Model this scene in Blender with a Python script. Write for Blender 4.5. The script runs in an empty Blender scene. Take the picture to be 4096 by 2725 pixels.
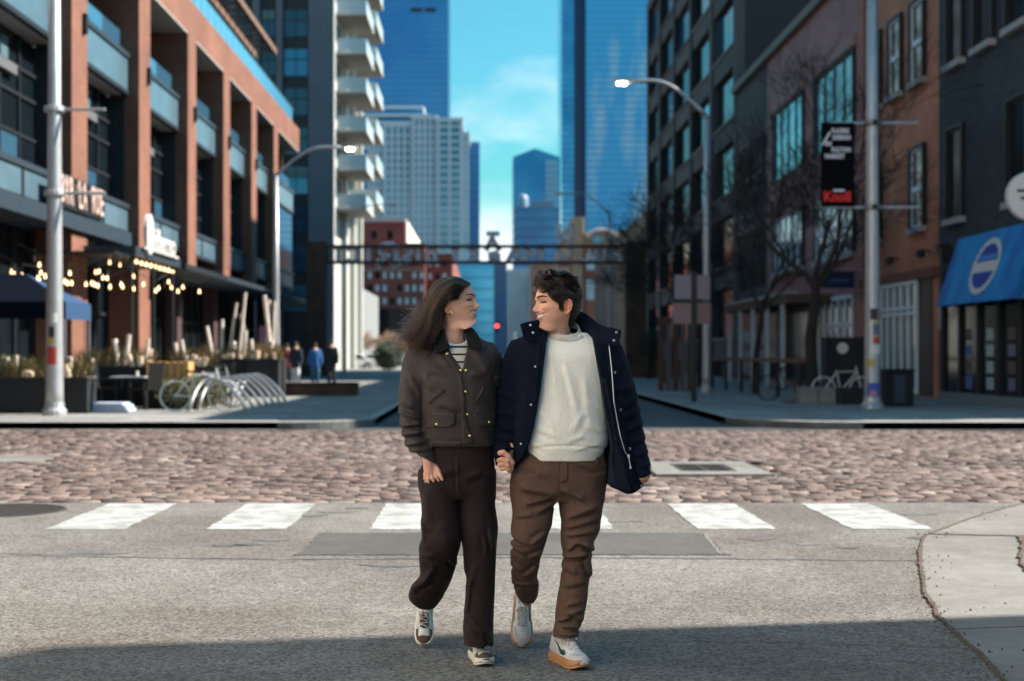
import bpy, bmesh, math, random
import numpy as np
from mathutils import Vector, Matrix, Euler, noise as mnoise
random.seed(7); np.random.seed(7)
SC = bpy.context.scene
COL = SC.collection
R = math.radians
PI = math.pi

# ------------------------------------------------------------------ camera
K = 1422.0            # focal length in picture pixels (1024 wide): a 50 mm lens
VX, VY, CH = 487.0, 354.0, 1.4
cd = bpy.data.cameras.new('camera'); cam = bpy.data.objects.new('camera', cd); COL.objects.link(cam)
cam.location = (0, 0, CH); cam.rotation_euler = (PI/2, 0, 0)
cd.lens = 50; cd.sensor_width = 36; cd.sensor_fit = 'HORIZONTAL'
cd.shift_x = (512-VX)/1024; cd.shift_y = (VY-340.5)/1024
cd.clip_start = 0.1; cd.clip_end = 4000
cd.dof.use_dof = True; cd.dof.focus_distance = 6.45; cd.dof.aperture_fstop = 2.3
SC.camera = cam

# ------------------------------------------------------------------ sky and sun
SUN_EL, SUN_AZ = 40.0, 81.0      # azimuth from straight ahead (+Y) towards the right (+X)
w = bpy.data.worlds.new('World'); SC.world = w; w.use_nodes = True
nt = w.node_tree; nt.nodes.clear()
def wn(t): return nt.nodes.new(t)
wo = wn('ShaderNodeOutputWorld'); bg = wn('ShaderNodeBackground'); bg.inputs['Strength'].default_value = 0.058
sky = wn('ShaderNodeTexSky'); sky.sky_type = 'NISHITA'; sky.sun_disc = False
sky.sun_elevation = R(SUN_EL); sky.sun_rotation = R(SUN_AZ); sky.altitude = 200; sky.air_density = 1.5; sky.dust_density = 0.9; sky.ozone_density = 2.0
tint = wn('ShaderNodeMix'); tint.data_type = 'RGBA'; tint.blend_type = 'MULTIPLY'; tint.inputs[0].default_value = 1
tint.inputs[7].default_value = (0.36, 1.0, 1.12, 1)
tc = wn('ShaderNodeTexCoord'); mp = wn('ShaderNodeMapping'); mp.inputs['Scale'].default_value = (1.0, 1.0, 2.6)
nz = wn('ShaderNodeTexNoise'); nz.inputs['Scale'].default_value = 3.4; nz.inputs['Detail'].default_value = 7; nz.inputs['Roughness'].default_value = .55
sep = wn('ShaderNodeSeparateXYZ'); band = wn('ShaderNodeMapRange')
band.inputs['From Min'].default_value = .035; band.inputs['From Max'].default_value = .145; band.inputs['To Min'].default_value = .60; band.inputs['To Max'].default_value = -.02
add = wn('ShaderNodeMath'); add.operation = 'ADD'
ramp = wn('ShaderNodeValToRGB'); ramp.color_ramp.elements[0].position = .60; ramp.color_ramp.elements[1].position = .95
cmix = wn('ShaderNodeMix'); cmix.data_type = 'RGBA'; cmix.inputs[7].default_value = (9, 9.4, 9.6, 1)
L = nt.links.new
L(sky.outputs[0], tint.inputs[6]); L(tc.outputs['Generated'], mp.inputs[0]); L(mp.outputs[0], nz.inputs[0])
L(tc.outputs['Generated'], sep.inputs[0]); L(sep.outputs['Z'], band.inputs[0])
L(nz.outputs[0], add.inputs[0]); L(band.outputs[0], add.inputs[1]); L(add.outputs[0], ramp.inputs[0])
L(ramp.outputs[0], cmix.inputs[0]); L(tint.outputs[2], cmix.inputs[6]); L(cmix.outputs[2], bg.inputs[0]); L(bg.outputs[0], wo.inputs[0])

sd = bpy.data.lights.new('sun', 'SUN'); sun = bpy.data.objects.new('sun', sd); COL.objects.link(sun)
sd.energy = 5.0; sd.angle = R(.55); sd.color = (1, .93, .83)
_s = Vector((math.sin(R(SUN_AZ))*math.cos(R(SUN_EL)), math.cos(R(SUN_AZ))*math.cos(R(SUN_EL)), math.sin(R(SUN_EL))))
sun.rotation_euler = _s.to_track_quat('Z', 'Y').to_euler(); sun.location = _s*80
vs = SC.view_settings
vs.view_transform = 'Standard'; vs.look = 'None'; vs.gamma = 1; vs.exposure = 1.4; vs.use_curve_mapping = False
SC.cycles.max_bounces = 8; SC.cycles.diffuse_bounces = 4; SC.cycles.glossy_bounces = 3; SC.cycles.transmission_bounces = 4
SC.cycles.caustics_reflective = False; SC.cycles.caustics_refractive = False
SC.cycles.use_denoising = True

# ------------------------------------------------------------------ helpers
def gx(px, Y): return (px-VX)*Y/K                 # picture column at distance Y -> metres right
def gz(py, Y): return CH-(py-VY)*Y/K              # picture row at distance Y -> height

MATS = {}
def mat(name, col, rough=.7, var=.0, vscale=6.0, bump=0, bscale=40.0, metal=0.0, spec=.5, col2=None, emit=None, estr=1, coat=0, sheen=0, trans=0, ior=1.45, sss=0, detail=4, attr=None, vstretch=(1,1,1)):
    """principled material with procedural colour variation (object coordinates) and fine relief"""
    if name in MATS: return MATS[name]
    m = bpy.data.materials.new(name); m.use_nodes = True; t = m.node_tree; b = t.nodes['Principled BSDF']
    def s(k, v):
        if k in b.inputs: b.inputs[k].default_value = v
    c = (*col, 1)
    s('Base Color', c); s('Roughness', rough); s('Metallic', metal); s('Specular IOR Level', spec); s('IOR', ior)
    s('Coat Weight', coat); s('Sheen Weight', sheen); s('Transmission Weight', trans)
    if sss: s('Subsurface Weight', sss); s('Subsurface Radius', (.9, .35, .2)); s('Subsurface Scale', .008)
    if emit: s('Emission Color', (*emit, 1)); s('Emission Strength', estr)
    l = t.links.new
    src = None
    if attr:
        a = t.nodes.new('ShaderNodeAttribute'); a.attribute_name = attr; src = a.outputs['Color']
    if var or bump or col2:
        tcn = t.nodes.new('ShaderNodeTexCoord')
        mpn = t.nodes.new('ShaderNodeMapping'); mpn.inputs['Scale'].default_value = vstretch
        l(tcn.outputs['Object'], mpn.inputs[0])
    if var or col2:
        n = t.nodes.new('ShaderNodeTexNoise'); n.inputs['Scale'].default_value = vscale; n.inputs['Detail'].default_value = detail; n.inputs['Roughness'].default_value = .6
        l(mpn.outputs[0], n.inputs[0])
        if col2:
            rp = t.nodes.new('ShaderNodeValToRGB'); rp.color_ramp.elements[0].color = c; rp.color_ramp.elements[1].color = (*col2, 1)
            rp.color_ramp.elements[0].position = .38; rp.color_ramp.elements[1].position = .62
            l(n.outputs[0], rp.inputs[0]); src = rp.outputs[0]
        if var:
            hs = t.nodes.new('ShaderNodeMapRange'); hs.inputs['From Min'].default_value = .25; hs.inputs['From Max'].default_value = .75
            hs.inputs['To Min'].default_value = 1-var; hs.inputs['To Max'].default_value = 1+var
            l(n.outputs[0], hs.inputs[0])
            mx = t.nodes.new('ShaderNodeMix'); mx.data_type = 'RGBA'; mx.blend_type = 'MULTIPLY'; mx.inputs[0].default_value = 1
            if src: l(src, mx.inputs[6])
            else: mx.inputs[6].default_value = c
            l(hs.outputs[0], mx.inputs[7]); src = mx.outputs[2]
    if src: l(src, b.inputs['Base Color'])
    if bump:
        n2 = t.nodes.new('ShaderNodeTexNoise'); n2.inputs['Scale'].default_value = bscale; n2.inputs['Detail'].default_value = 3
        l(mpn.outputs[0], n2.inputs[0])
        bp = t.nodes.new('ShaderNodeBump'); bp.inputs['Strength'].default_value = bump; bp.inputs['Distance'].default_value = .01
        l(n2.outputs[0], bp.inputs['Height']); l(bp.outputs[0], b.inputs['Normal'])
    MATS[name] = m
    return m

def brick_mat(name, c1, c2, mortar, axis='x', bw=.21, bh=.075, rough=.85, var=.25):
    """brick courses for walls too far away to tell single bricks: axis is the horizontal axis of the wall"""
    if name in MATS: return MATS[name]
    m = bpy.data.materials.new(name); m.use_nodes = True; t = m.node_tree; b = t.nodes['Principled BSDF']; l = t.links.new
    b.inputs['Roughness'].default_value = rough
    tcn = t.nodes.new('ShaderNodeTexCoord'); sp = t.nodes.new('ShaderNodeSeparateXYZ'); cb = t.nodes.new('ShaderNodeCombineXYZ')
    l(tcn.outputs['Object'], sp.inputs[0])
    ad = t.nodes.new('ShaderNodeMath'); ad.operation = 'ADD'
    l(sp.outputs['X'], ad.inputs[0]); l(sp.outputs['Y'], ad.inputs[1])
    l(ad.outputs[0], cb.inputs['X']); l(sp.outputs['Z'], cb.inputs['Y'])
    br = t.nodes.new('ShaderNodeTexBrick'); br.inputs['Scale'].default_value = 1; br.inputs['Brick Width'].default_value = bw; br.inputs['Row Height'].default_value = bh
    br.inputs['Mortar Size'].default_value = .008; br.inputs['Color1'].default_value = (*c1, 1); br.inputs['Color2'].default_value = (*c2, 1); br.inputs['Mortar'].default_value = (*mortar, 1)
    l(cb.outputs[0], br.inputs[0])
    n = t.nodes.new('ShaderNodeTexNoise'); n.inputs['Scale'].default_value = .55; n.inputs['Detail'].default_value = 6
    l(tcn.outputs['Object'], n.inputs[0])
    hs = t.nodes.new('ShaderNodeMapRange'); hs.inputs['From Min'].default_value = .25; hs.inputs['From Max'].default_value = .75; hs.inputs['To Min'].default_value = 1-var; hs.inputs['To Max'].default_value = 1+var
    l(n.outputs[0], hs.inputs[0])
    mx = t.nodes.new('ShaderNodeMix'); mx.data_type = 'RGBA'; mx.blend_type = 'MULTIPLY'; mx.inputs[0].default_value = 1
    l(br.outputs[0], mx.inputs[6]); l(hs.outputs[0], mx.inputs[7]); l(mx.outputs[2], b.inputs['Base Color'])
    bp = t.nodes.new('ShaderNodeBump'); bp.inputs['Strength'].default_value = .5; bp.inputs['Distance'].default_value = .012; bp.invert = True
    l(br.outputs['Fac'], bp.inputs['Height']); l(bp.outputs[0], b.inputs['Normal'])
    MATS[name] = m
    return m

def tag(o, label=None, cat=None, group=None, kind=None):
    if label: o['label'] = label
    if cat: o['category'] = cat
    if group: o['group'] = group
    if kind: o['kind'] = kind
    return o
def link(o, parent=None):
    COL.objects.link(o)
    if parent is not None: o.parent = parent
    return o
def empty(name, loc=(0,0,0), rz=0, label=None, cat=None, group=None, kind=None):
    o = bpy.data.objects.new(name, None); o.location = loc; o.rotation_euler = (0,0,rz); o.empty_display_size = .2
    link(o); return tag(o, label, cat, group, kind)
def mesh_obj(name, me, parent=None, loc=None):
    o = bpy.data.objects.new(name, me); link(o, parent)
    if loc is not None: o.location = loc
    return o
def copy_tree(o, parent=None):
    c = o.copy(); COL.objects.link(c); c.parent = parent
    for ch in [k for k in o.children]: copy_tree(ch, c)
    return c

class MB:
    """mesh collector"""
    def __init__(s): s.v = []; s.f = []; s.m = []; s.mats = []
    def mi(s, m):
        if m not in s.mats: s.mats.append(m)
        return s.mats.index(m)
    def add(s, vs, fs, m):
        b = len(s.v); s.v += [tuple(p) for p in vs]; i = s.mi(m)
        for f in fs: s.f.append([b+k for k in f]); s.m.append(i)
    def box(s, x0, x1, y0, y1, z0, z1, m):
        if x0 > x1: x0, x1 = x1, x0
        if y0 > y1: y0, y1 = y1, y0
        if z0 > z1: z0, z1 = z1, z0
        s.add([(x0,y0,z0),(x1,y0,z0),(x1,y1,z0),(x0,y1,z0),(x0,y0,z1),(x1,y0,z1),(x1,y1,z1),(x0,y1,z1)],
              [(0,3,2,1),(4,5,6,7),(0,1,5,4),(1,2,6,5),(2,3,7,6),(3,0,4,7)], m)
    def prism(s, pts, z0, z1, m, axis='z'):
        """polygon extruded along an axis; pts are the two other coordinates"""
        n = len(pts)
        def P(a, b, c): return (a,b,c) if axis == 'z' else ((a,c,b) if axis == 'y' else (c,a,b))
        s.add([P(a,b,z0) for a,b in pts]+[P(a,b,z1) for a,b in pts],
              [tuple(range(n))[::-1], tuple(range(n,2*n))]+[(i,(i+1)%n,n+(i+1)%n,n+i) for i in range(n)], m)
    def tube(s, pts, r, m, n=8, cap=True):
        pts = [Vector(p) for p in pts]; N = len(pts)
        rr = r if isinstance(r, (list, tuple)) else [r]*N
        vs = []; up = None
        for i, p in enumerate(pts):
            d = (pts[min(i+1,N-1)]-pts[max(i-1,0)]).normalized()
            if up is None:
                up = Vector((0,0,1)) if abs(d.z) < .9 else Vector((1,0,0))
            a = d.cross(up)
            if a.length < 1e-6: a = d.orthogonal()
            a.normalize(); b = a.cross(d).normalized(); up = b
            for k in range(n):
                t = 2*PI*k/n
                vs.append(p+(a*math.cos(t)+b*math.sin(t))*rr[i])
        fs = [(i*n+k, i*n+(k+1)%n, (i+1)*n+(k+1)%n, (i+1)*n+k) for i in range(N-1) for k in range(n)]
        if cap: fs += [tuple(range(n))[::-1], tuple(range((N-1)*n, N*n))]
        s.add(vs, fs, m)
    def lathe(s, prof, m, c=(0,0,0), n=16):
        """profile of (radius, height) turned round a vertical axis"""
        vs = [(c[0]+r*math.cos(2*PI*k/n), c[1]+r*math.sin(2*PI*k/n), c[2]+z) for r, z in prof for k in range(n)]
        N = len(prof)
        fs = [(i*n+k, i*n+(k+1)%n, (i+1)*n+(k+1)%n, (i+1)*n+k) for i in range(N-1) for k in range(n)]
        fs += [tuple(range(n))[::-1], tuple(range((N-1)*n, N*n))]
        s.add(vs, fs, m)
    def mesh(s, name, smooth=False):
        me = bpy.data.meshes.new(name); me.from_pydata(s.v, [], s.f)
        for m in s.mats: me.materials.append(m)
        if len(s.mats) > 1: me.polygons.foreach_set('material_index', s.m)
        if smooth: me.polygons.foreach_set('use_smooth', [True]*len(s.f))
        me.update(); return me
    def build(s, name, parent=None, loc=None, smooth=False):
        return mesh_obj(name, s.mesh(name, smooth), parent, loc)
def box(name, x0, x1, y0, y1, z0, z1, m, parent=None):
    b = MB(); b.box(x0,x1,y0,y1,z0,z1,m); return b.build(name, parent)
def bevel(o, wd=.02, seg=2):
    md = o.modifiers.new('bevel', 'BEVEL'); md.width = wd; md.segments = seg; md.limit_method = 'ANGLE'; return o

def text_mesh(txt, size, depth, m, name, parent=None, matrix=None, mirror=False, width=None, bold=0.0, align='CENTER'):
    cu = bpy.data.curves.new(name, 'FONT'); cu.body = txt; cu.size = size; cu.extrude = depth/2; cu.align_x = align; cu.align_y = 'CENTER'; cu.offset = bold; cu.resolution_u = 3
    tmp = bpy.data.objects.new(name, cu); COL.objects.link(tmp)
    dg = bpy.context.evaluated_depsgraph_get(); me = bpy.data.meshes.new_from_object(tmp.evaluated_get(dg))
    bpy.data.objects.remove(tmp); bpy.data.curves.remove(cu)
    me.name = name; me.materials.clear(); me.materials.append(m)
    co = np.empty(len(me.vertices)*3, np.float32); me.vertices.foreach_get('co', co); co = co.reshape(-1,3)
    if len(co) and width: co[:,0] *= width/max(1e-6, np.ptp(co[:,0]))
    if mirror: co[:,0] *= -1
    me.vertices.foreach_set('co', co.ravel())
    if mirror: me.flip_normals()
    o = mesh_obj(name, me, parent)
    if matrix is not None: o.matrix_local = matrix
    return o
# ------------------------------------------------------------------ solid modelling of cloth and bodies: distance fields turned into one smooth skin
class Field:
    def __init__(s, lo, hi, h):
        s.h = h; s.lo = np.array(lo, float)
        s.ax = [np.arange(lo[i], hi[i]+h, h, dtype=np.float32) for i in range(3)]
        s.d = np.full([len(a) for a in s.ax], 1.0, np.float32)
    def sub(s, lo, hi):
        sl = []
        for i in range(3):
            a = s.ax[i]; i0 = max(0, int(np.searchsorted(a, lo[i]))-1); i1 = min(len(a), int(np.searchsorted(a, hi[i]))+1)
            if i1 <= i0: return None
            sl.append(slice(i0, i1))
        X = s.ax[0][sl[0]][:,None,None]; Y = s.ax[1][sl[1]][None,:,None]; Z = s.ax[2][sl[2]][None,None,:]
        return tuple(sl), X, Y, Z
    def union(s, sl, d, k):
        a = s.d[sl]
        if k > 0:
            h = np.clip(.5+.5*(a-d)/k, 0, 1); s.d[sl] = a*(1-h)+d*h-k*h*(1-h)
        else: s.d[sl] = np.minimum(a, d)
    def cut(s, sl, d, k=0):
        a = s.d[sl]; d = -d
        if k > 0:
            h = np.clip(.5-.5*(a-d)/k, 0, 1); s.d[sl] = a*(1-h)+d*h+k*h*(1-h)
        else: s.d[sl] = np.maximum(a, d)
    def cone(s, a, b, ra, rb, k=.01, sy=1.0, op='u'):
        """tapered capsule from a to b (sy squashes it front to back)"""
        a = np.array(a, float); b = np.array(b, float); m = max(ra, rb)+k*1.5+.004
        r = s.sub(np.minimum(a,b)-m, np.maximum(a,b)+m)
        if r is None: return s
        sl, X, Y, Z = r; ab = b-a; L2 = float(ab@ab)+1e-12
        t = np.clip(((X-a[0])*ab[0]+(Y-a[1])*ab[1]+(Z-a[2])*ab[2])/L2, 0, 1)
        dy = (Y-(a[1]+t*ab[1]))/sy
        d = np.sqrt((X-(a[0]+t*ab[0]))**2+dy**2+(Z-(a[2]+t*ab[2]))**2)-(ra+t*(rb-ra))
        (s.union if op == 'u' else s.cut)(sl, d.astype(np.float32), k)
        return s
    def chain(s, pts, rad, k=.006, sy=1.0):
        for i in range(len(pts)-1): s.cone(pts[i], pts[i+1], rad[i], rad[i+1], k, sy)
        return s
    def ell(s, c, r, k=.01, rot=None, op='u'):
        c = np.array(c, float); r = np.array(r, float); m = r.max()+k*1.5+.004
        q = s.sub(c-m, c+m)
        if q is None: return s
        sl, X, Y, Z = q; x = X-c[0]; y = Y-c[1]; z = Z-c[2]
        if rot is not None:
            M = np.array(rot).T
            x, y, z = (M[0,0]*x+M[0,1]*y+M[0,2]*z, M[1,0]*x+M[1,1]*y+M[1,2]*z, M[2,0]*x+M[2,1]*y+M[2,2]*z)
        d = (np.sqrt((x/r[0])**2+(y/r[1])**2+(z/r[2])**2)-1)*r.min()
        (s.union if op == 'u' else s.cut)(sl, d.astype(np.float32), k)
        return s
    def loft(s, rows, k=.02, n=2.0, smooth=.012, cut=None):
        """stack of oval sections: rows of (z, x left, x right, y centre, half depth); n > 2 makes them squarer"""
        a = np.array(sorted(rows), float); z0, z1 = a[0,0], a[-1,0]; m = k*1.5+.01
        lo = (a[:,1].min()-m, (a[:,3]-a[:,4]).min()-m, z0-m); hi = (a[:,2].max()+m, (a[:,3]+a[:,4]).max()+m, z1+m)
        q = s.sub(lo, hi)
        if q is None: return s
        sl, X, Y, Z = q; zz = Z.ravel()
        fine = np.arange(z0, z1+.002, .002); cols = []
        kn = max(1, int(smooth/.002)); g = np.exp(-.5*(np.arange(-3*kn,3*kn+1)/kn)**2); g /= g.sum()
        for j in range(1,5):
            v = np.interp(fine, a[:,0], a[:,j]); vp = np.pad(v, 3*kn, mode='reflect', reflect_type='odd') if len(v) > 3*kn else np.pad(v, 3*kn, mode='edge')
            cols.append(np.interp(zz, fine, np.convolve(vp, g, 'valid'))[None,None,:])
        xl, xr, yc, hd = cols; c = (xl+xr)/2; wd = np.maximum((xr-xl)/2, .004); hd = np.maximum(hd, .004)
        qn = (np.abs((X-c)/wd)**n+np.abs((Y-yc)/hd)**n)**(1/n)
        d = (qn-1)*np.minimum(wd, hd)
        d = np.maximum(d, np.maximum(Z-z1, z0-Z))
        if cut:
            for (px, pz, nx, nz) in cut:
                d = np.maximum(d, (X-px)*nx+(Z-pz)*nz)
        s.union(sl, d.astype(np.float32), k)
        return s
    def poly(s, pts, y0, y1, op='cut', k=.004):
        """upright prism over an outline in the x-z plane, between depths y0 and y1"""
        P = np.array(pts, float); lo = (P[:,0].min()-.02, y0-.02, P[:,1].min()-.02); hi = (P[:,0].max()+.02, y1+.02, P[:,1].max()+.02)
        q = s.sub(lo, hi)
        if q is None: return s
        sl, X, Y, Z = q; x = X[:,0,0][:,None]; z = Z[0,0,:][None,:]
        d2 = np.full((x.shape[0], z.shape[1]), 1e9); inside = np.zeros(d2.shape, bool)
        for i in range(len(P)):
            ax_, az_ = P[i]; bx_, bz_ = P[(i+1)%len(P)]; ex, ez = bx_-ax_, bz_-az_
            t = np.clip(((x-ax_)*ex+(z-az_)*ez)/(ex*ex+ez*ez+1e-12), 0, 1)
            d2 = np.minimum(d2, (x-ax_-t*ex)**2+(z-az_-t*ez)**2)
            c = (az_ > z) != (bz_ > z)
            inside ^= c & (x < (bx_-ax_)*(z-az_)/((bz_-az_) if abs(bz_-az_) > 1e-9 else 1e-9)+ax_)
        d = np.sqrt(d2)*np.where(inside, -1, 1); d = np.maximum(d[:,None,:], np.maximum(y0-Y, Y-y1)).astype(np.float32)
        if op == 'cut': s.cut(sl, d, k)
        else: s.union(sl, d, k)
        return s
    def displace(s, fn, band=.03):
        """push the skin out by fn(x, y, z)"""
        i = np.nonzero(np.abs(s.d) < band)
        if len(i[0]) == 0: return s
        x, y, z = s.ax[0][i[0]], s.ax[1][i[1]], s.ax[2][i[2]]
        s.d[i] -= fn(x, y, z).astype(np.float32)
        return s
    def skin(s):
        """naive surface nets"""
        d = s.d; neg = d < 0; n = np.array(d.shape)
        c = np.zeros(n-1, np.int8); S = [(a,b,e) for a in (0,1) for b in (0,1) for e in (0,1)]
        for a,b,e in S: c += neg[a:n[0]-1+a, b:n[1]-1+b, e:n[2]-1+e]
        act = (c > 0) & (c < 8); I = np.argwhere(act)
        idx = np.full(n-1, -1, np.int64); idx[act] = np.arange(len(I))
        acc = np.zeros((len(I),3)); cnt = np.zeros(len(I))
        val = {q: d[I[:,0]+q[0], I[:,1]+q[1], I[:,2]+q[2]] for q in S}
        for q in S:
            for ax in range(3):
                if q[ax]: continue
                r = list(q); r[ax] = 1; r = tuple(r); v0, v1 = val[q], val[r]; m = (v0 < 0) != (v1 < 0)
                t = np.where(m, v0/(v0-v1+1e-20), 0); p = np.tile(np.array(q, float), (len(I),1)); p[:,ax] += t
                acc += p*m[:,None]; cnt += m
        V = (I+acc/cnt[:,None])*s.h+np.array([a[0] for a in s.ax])
        F = []
        for ax in range(3):
            u, w_ = (ax+1)%3, (ax+2)%3
            a0 = [slice(1,n[i]-1) if i != ax else slice(0,n[i]-1) for i in range(3)]
            a1 = [slice(1,n[i]-1) if i != ax else slice(1,n[i]) for i in range(3)]
            s0, s1 = neg[tuple(a0)], neg[tuple(a1)]
            off = np.array([1 if i != ax else 0 for i in range(3)])
            E = np.argwhere(s0 != s1)
            if len(E) == 0: continue
            flip = s0[tuple(E.T)]; E = E+off
            def cell(du, dw):
                e = E.copy(); e[:,u] -= du; e[:,w_] -= dw; return idx[e[:,0], e[:,1], e[:,2]]
            q = np.stack([cell(1,1), cell(0,1), cell(0,0), cell(1,0)], 1)
            q[~flip] = q[~flip][:, ::-1]
            F.append(q)
        return V, np.concatenate(F)
    def relax(s, V, F, it=2, lam=.5):
        n = len(V); E = np.concatenate([F[:,[0,1]], F[:,[1,2]], F[:,[2,3]], F[:,[3,0]]])
        for _ in range(it):
            acc = np.zeros((n,3)); cnt = np.zeros(n)
            for j in range(3): acc[:,j] = np.bincount(E[:,0], V[E[:,1],j], n)+np.bincount(E[:,1], V[E[:,0],j], n)
            cnt = np.bincount(E[:,0], minlength=n)+np.bincount(E[:,1], minlength=n)
            V = V*(1-lam)+lam*acc/np.maximum(cnt,1)[:,None]
        return V
    def mesh(s, name, m, relax=2):
        V, F = s.skin(); V = s.relax(V, F, relax)
        return np_mesh(name, V, F, m)

def np_mesh(name, V, F, m=None, col=None, smooth=True):
    me = bpy.data.meshes.new(name); F = np.asarray(F); V = np.asarray(V)
    me.vertices.add(len(V)); me.vertices.foreach_set('co', V.astype(np.float32).ravel())
    k = F.shape[1]; me.loops.add(F.size); me.loops.foreach_set('vertex_index', F.astype(np.int32).ravel())
    me.polygons.add(len(F)); me.polygons.foreach_set('loop_start', np.arange(0, F.size, k, dtype=np.int32)); me.polygons.foreach_set('loop_total', np.full(len(F), k, np.int32))
    if smooth: me.polygons.foreach_set('use_smooth', np.ones(len(F), bool))
    if m: me.materials.append(m)
    me.update(calc_edges=True); me.validate()
    if col is not None:
        a = me.color_attributes.new('tone', 'FLOAT_COLOR', 'POINT'); c = np.ones((len(V),4), np.float32); c[:,:3] = col; a.data.foreach_set('color', c.ravel())
    return me
def fold(x, z, segs):
    """creases: each (x0, z0, x1, z1, width, height): a ridge with a valley beside it"""
    o = np.zeros_like(x)
    for x0, z0, x1, z1, wd, am in segs:
        ex, ez = x1-x0, z1-z0; L = math.hypot(ex, ez); t = ((x-x0)*ex+(z-z0)*ez)/(L*L)
        sd_ = ((x-x0)*ez-(z-z0)*ex)/L
        fall = np.exp(-np.clip(np.abs(t-.5)*2-.6, 0, None)**2*9)
        o += am*fall*(np.exp(-(sd_/wd)**2)-.75*np.exp(-((sd_-1.5*wd)/wd)**2))
    return o
def ripple(x, y, z, sc, seed, an=(1,1,1)):
    """smooth pseudo random relief, about -1..1"""
    rg = np.random.RandomState(seed); o = np.zeros_like(x, dtype=float)
    for i in range(7):
        k = rg.normal(size=3)*np.array(an)*sc*(.6+.35*i); k2 = rg.normal(size=3)*np.array(an)*sc*.7
        o += np.sin(k[0]*x+k[1]*y+k[2]*z+rg.uniform(0,6.3)+1.4*np.sin(k2[0]*x+k2[1]*y+k2[2]*z+rg.uniform(0,6.3)))/(1+.35*i)
    return o/3.2

# picture point (full size photograph pixels) at distance y -> world
def SX(sx, y=6.5): return (sx/4-VX)*y/K
def SZ(sy, y=6.5): return CH-(sy/4-VY)*y/K
def SP(sx, sy, y=6.5): return Vector((SX(sx,y), y, SZ(sy,y)))
def rows(L): return [(SZ(sy,yc), SX(xl,yc), SX(xr,yc), yc, h) for sy, xl, xr, yc, h in L]
from mathutils.bvhtree import BVHTree
from mathutils import geometry as mgeo
def bvh_of(*mes):
    vs = []; fs = []
    for me in mes:
        b = len(vs); vs += [v.co.copy() for v in me.vertices]; fs += [[b+i for i in p.vertices] for p in me.polygons]
    return BVHTree.FromPolygons(vs, fs)
def front(bvh, x, z, default=6.4):
    """first surface met from the camera's side at (x, z)"""
    h = bvh.ray_cast(Vector((x, 5.5, z)), Vector((0,1,0)))
    return h[0].y if h[0] is not None else None
def drape(name, outline, bvh, m, parent, off=.002, thick=.004, res=.008, ysm=3, sub=0, y0=6.5, yfun=None):
    """a cloth piece cut to an outline (picture points) and laid on the front of what bvh holds"""
    P = [(SX(a,y0), SZ(b,y0)) for a, b in outline]
    B = []
    for i in range(len(P)):
        a, b = Vector(P[i]), Vector(P[(i+1)%len(P)]); n = max(1, int((b-a).length/res))
        B += [a.lerp(b, k/n) for k in range(n)]
    xs = [p.x for p in B]; zs = [p.y for p in B]; I = []
    x = min(xs)+res/2
    while x < max(xs):
        z = min(zs)+res/2
        while z < max(zs):
            c = False
            for i in range(len(B)):
                p, q = B[i], B[i-1]
                if (p.y > z) != (q.y > z) and x < (q.x-p.x)*(z-p.y)/(q.y-p.y)+p.x: c = not c
            if c and min((Vector((x,z))-p).length for p in B) > res*.45: I.append(Vector((x,z)))
            z += res
        x += res
    pts = B+I; nb = len(B)
    vs, es, fs, *_ = mgeo.delaunay_2d_cdt(pts, [], [list(range(nb))], 1, 1e-6)
    n = len(vs); Y = np.full(n, np.nan)
    for i, p in enumerate(vs):
        y = front(bvh, p.x, p.y) if yfun is None else yfun(p.x, p.y)
        if y is not None: Y[i] = y
    if np.isnan(Y).all(): Y[:] = y0
    good = np.nonzero(~np.isnan(Y))[0]; C = np.array([(p.x,p.y) for p in vs])
    for i in np.nonzero(np.isnan(Y))[0]: Y[i] = Y[good[np.argmin(((C[good]-C[i])**2).sum(1))]]
    nbr = [set() for _ in range(n)]
    for f in fs:
        for a in range(len(f)): nbr[f[a]].add(f[a-1]); nbr[f[a-1]].add(f[a])
    for _ in range(ysm):
        Y2 = np.array([np.mean([Y[j] for j in nbr[i]]+[Y[i]]) if nbr[i] else Y[i] for i in range(n)]); Y = np.minimum(Y2, Y+.004)
    top = [(p.x, Y[i]-off-thick, p.y) for i, p in enumerate(vs)]; bot = [(p.x, Y[i]-off+.002, p.y) for i, p in enumerate(vs)]
    ed = {}
    F = []
    for f in fs:
        f = list(f)
        a, b, c = (vs[f[0]], vs[f[1]], vs[f[2]])
        if (b-a).cross(c-a) < 0: f = f[::-1]
        F.append(f)
        for k in range(len(f)): ed[(f[k], f[(k+1)%len(f)])] = 1
    FF = [f for f in F]+[[n+i for i in f[::-1]] for f in F]
    for (a, b) in ed:
        if (b, a) not in ed: FF.append([b, a, n+a, n+b])
    me = bpy.data.meshes.new(name); me.from_pydata(top+bot, [], FF); me.materials.append(m)
    me.polygons.foreach_set('use_smooth', [True]*len(FF)); me.update()
    return mesh_obj(name, me, parent)
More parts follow.
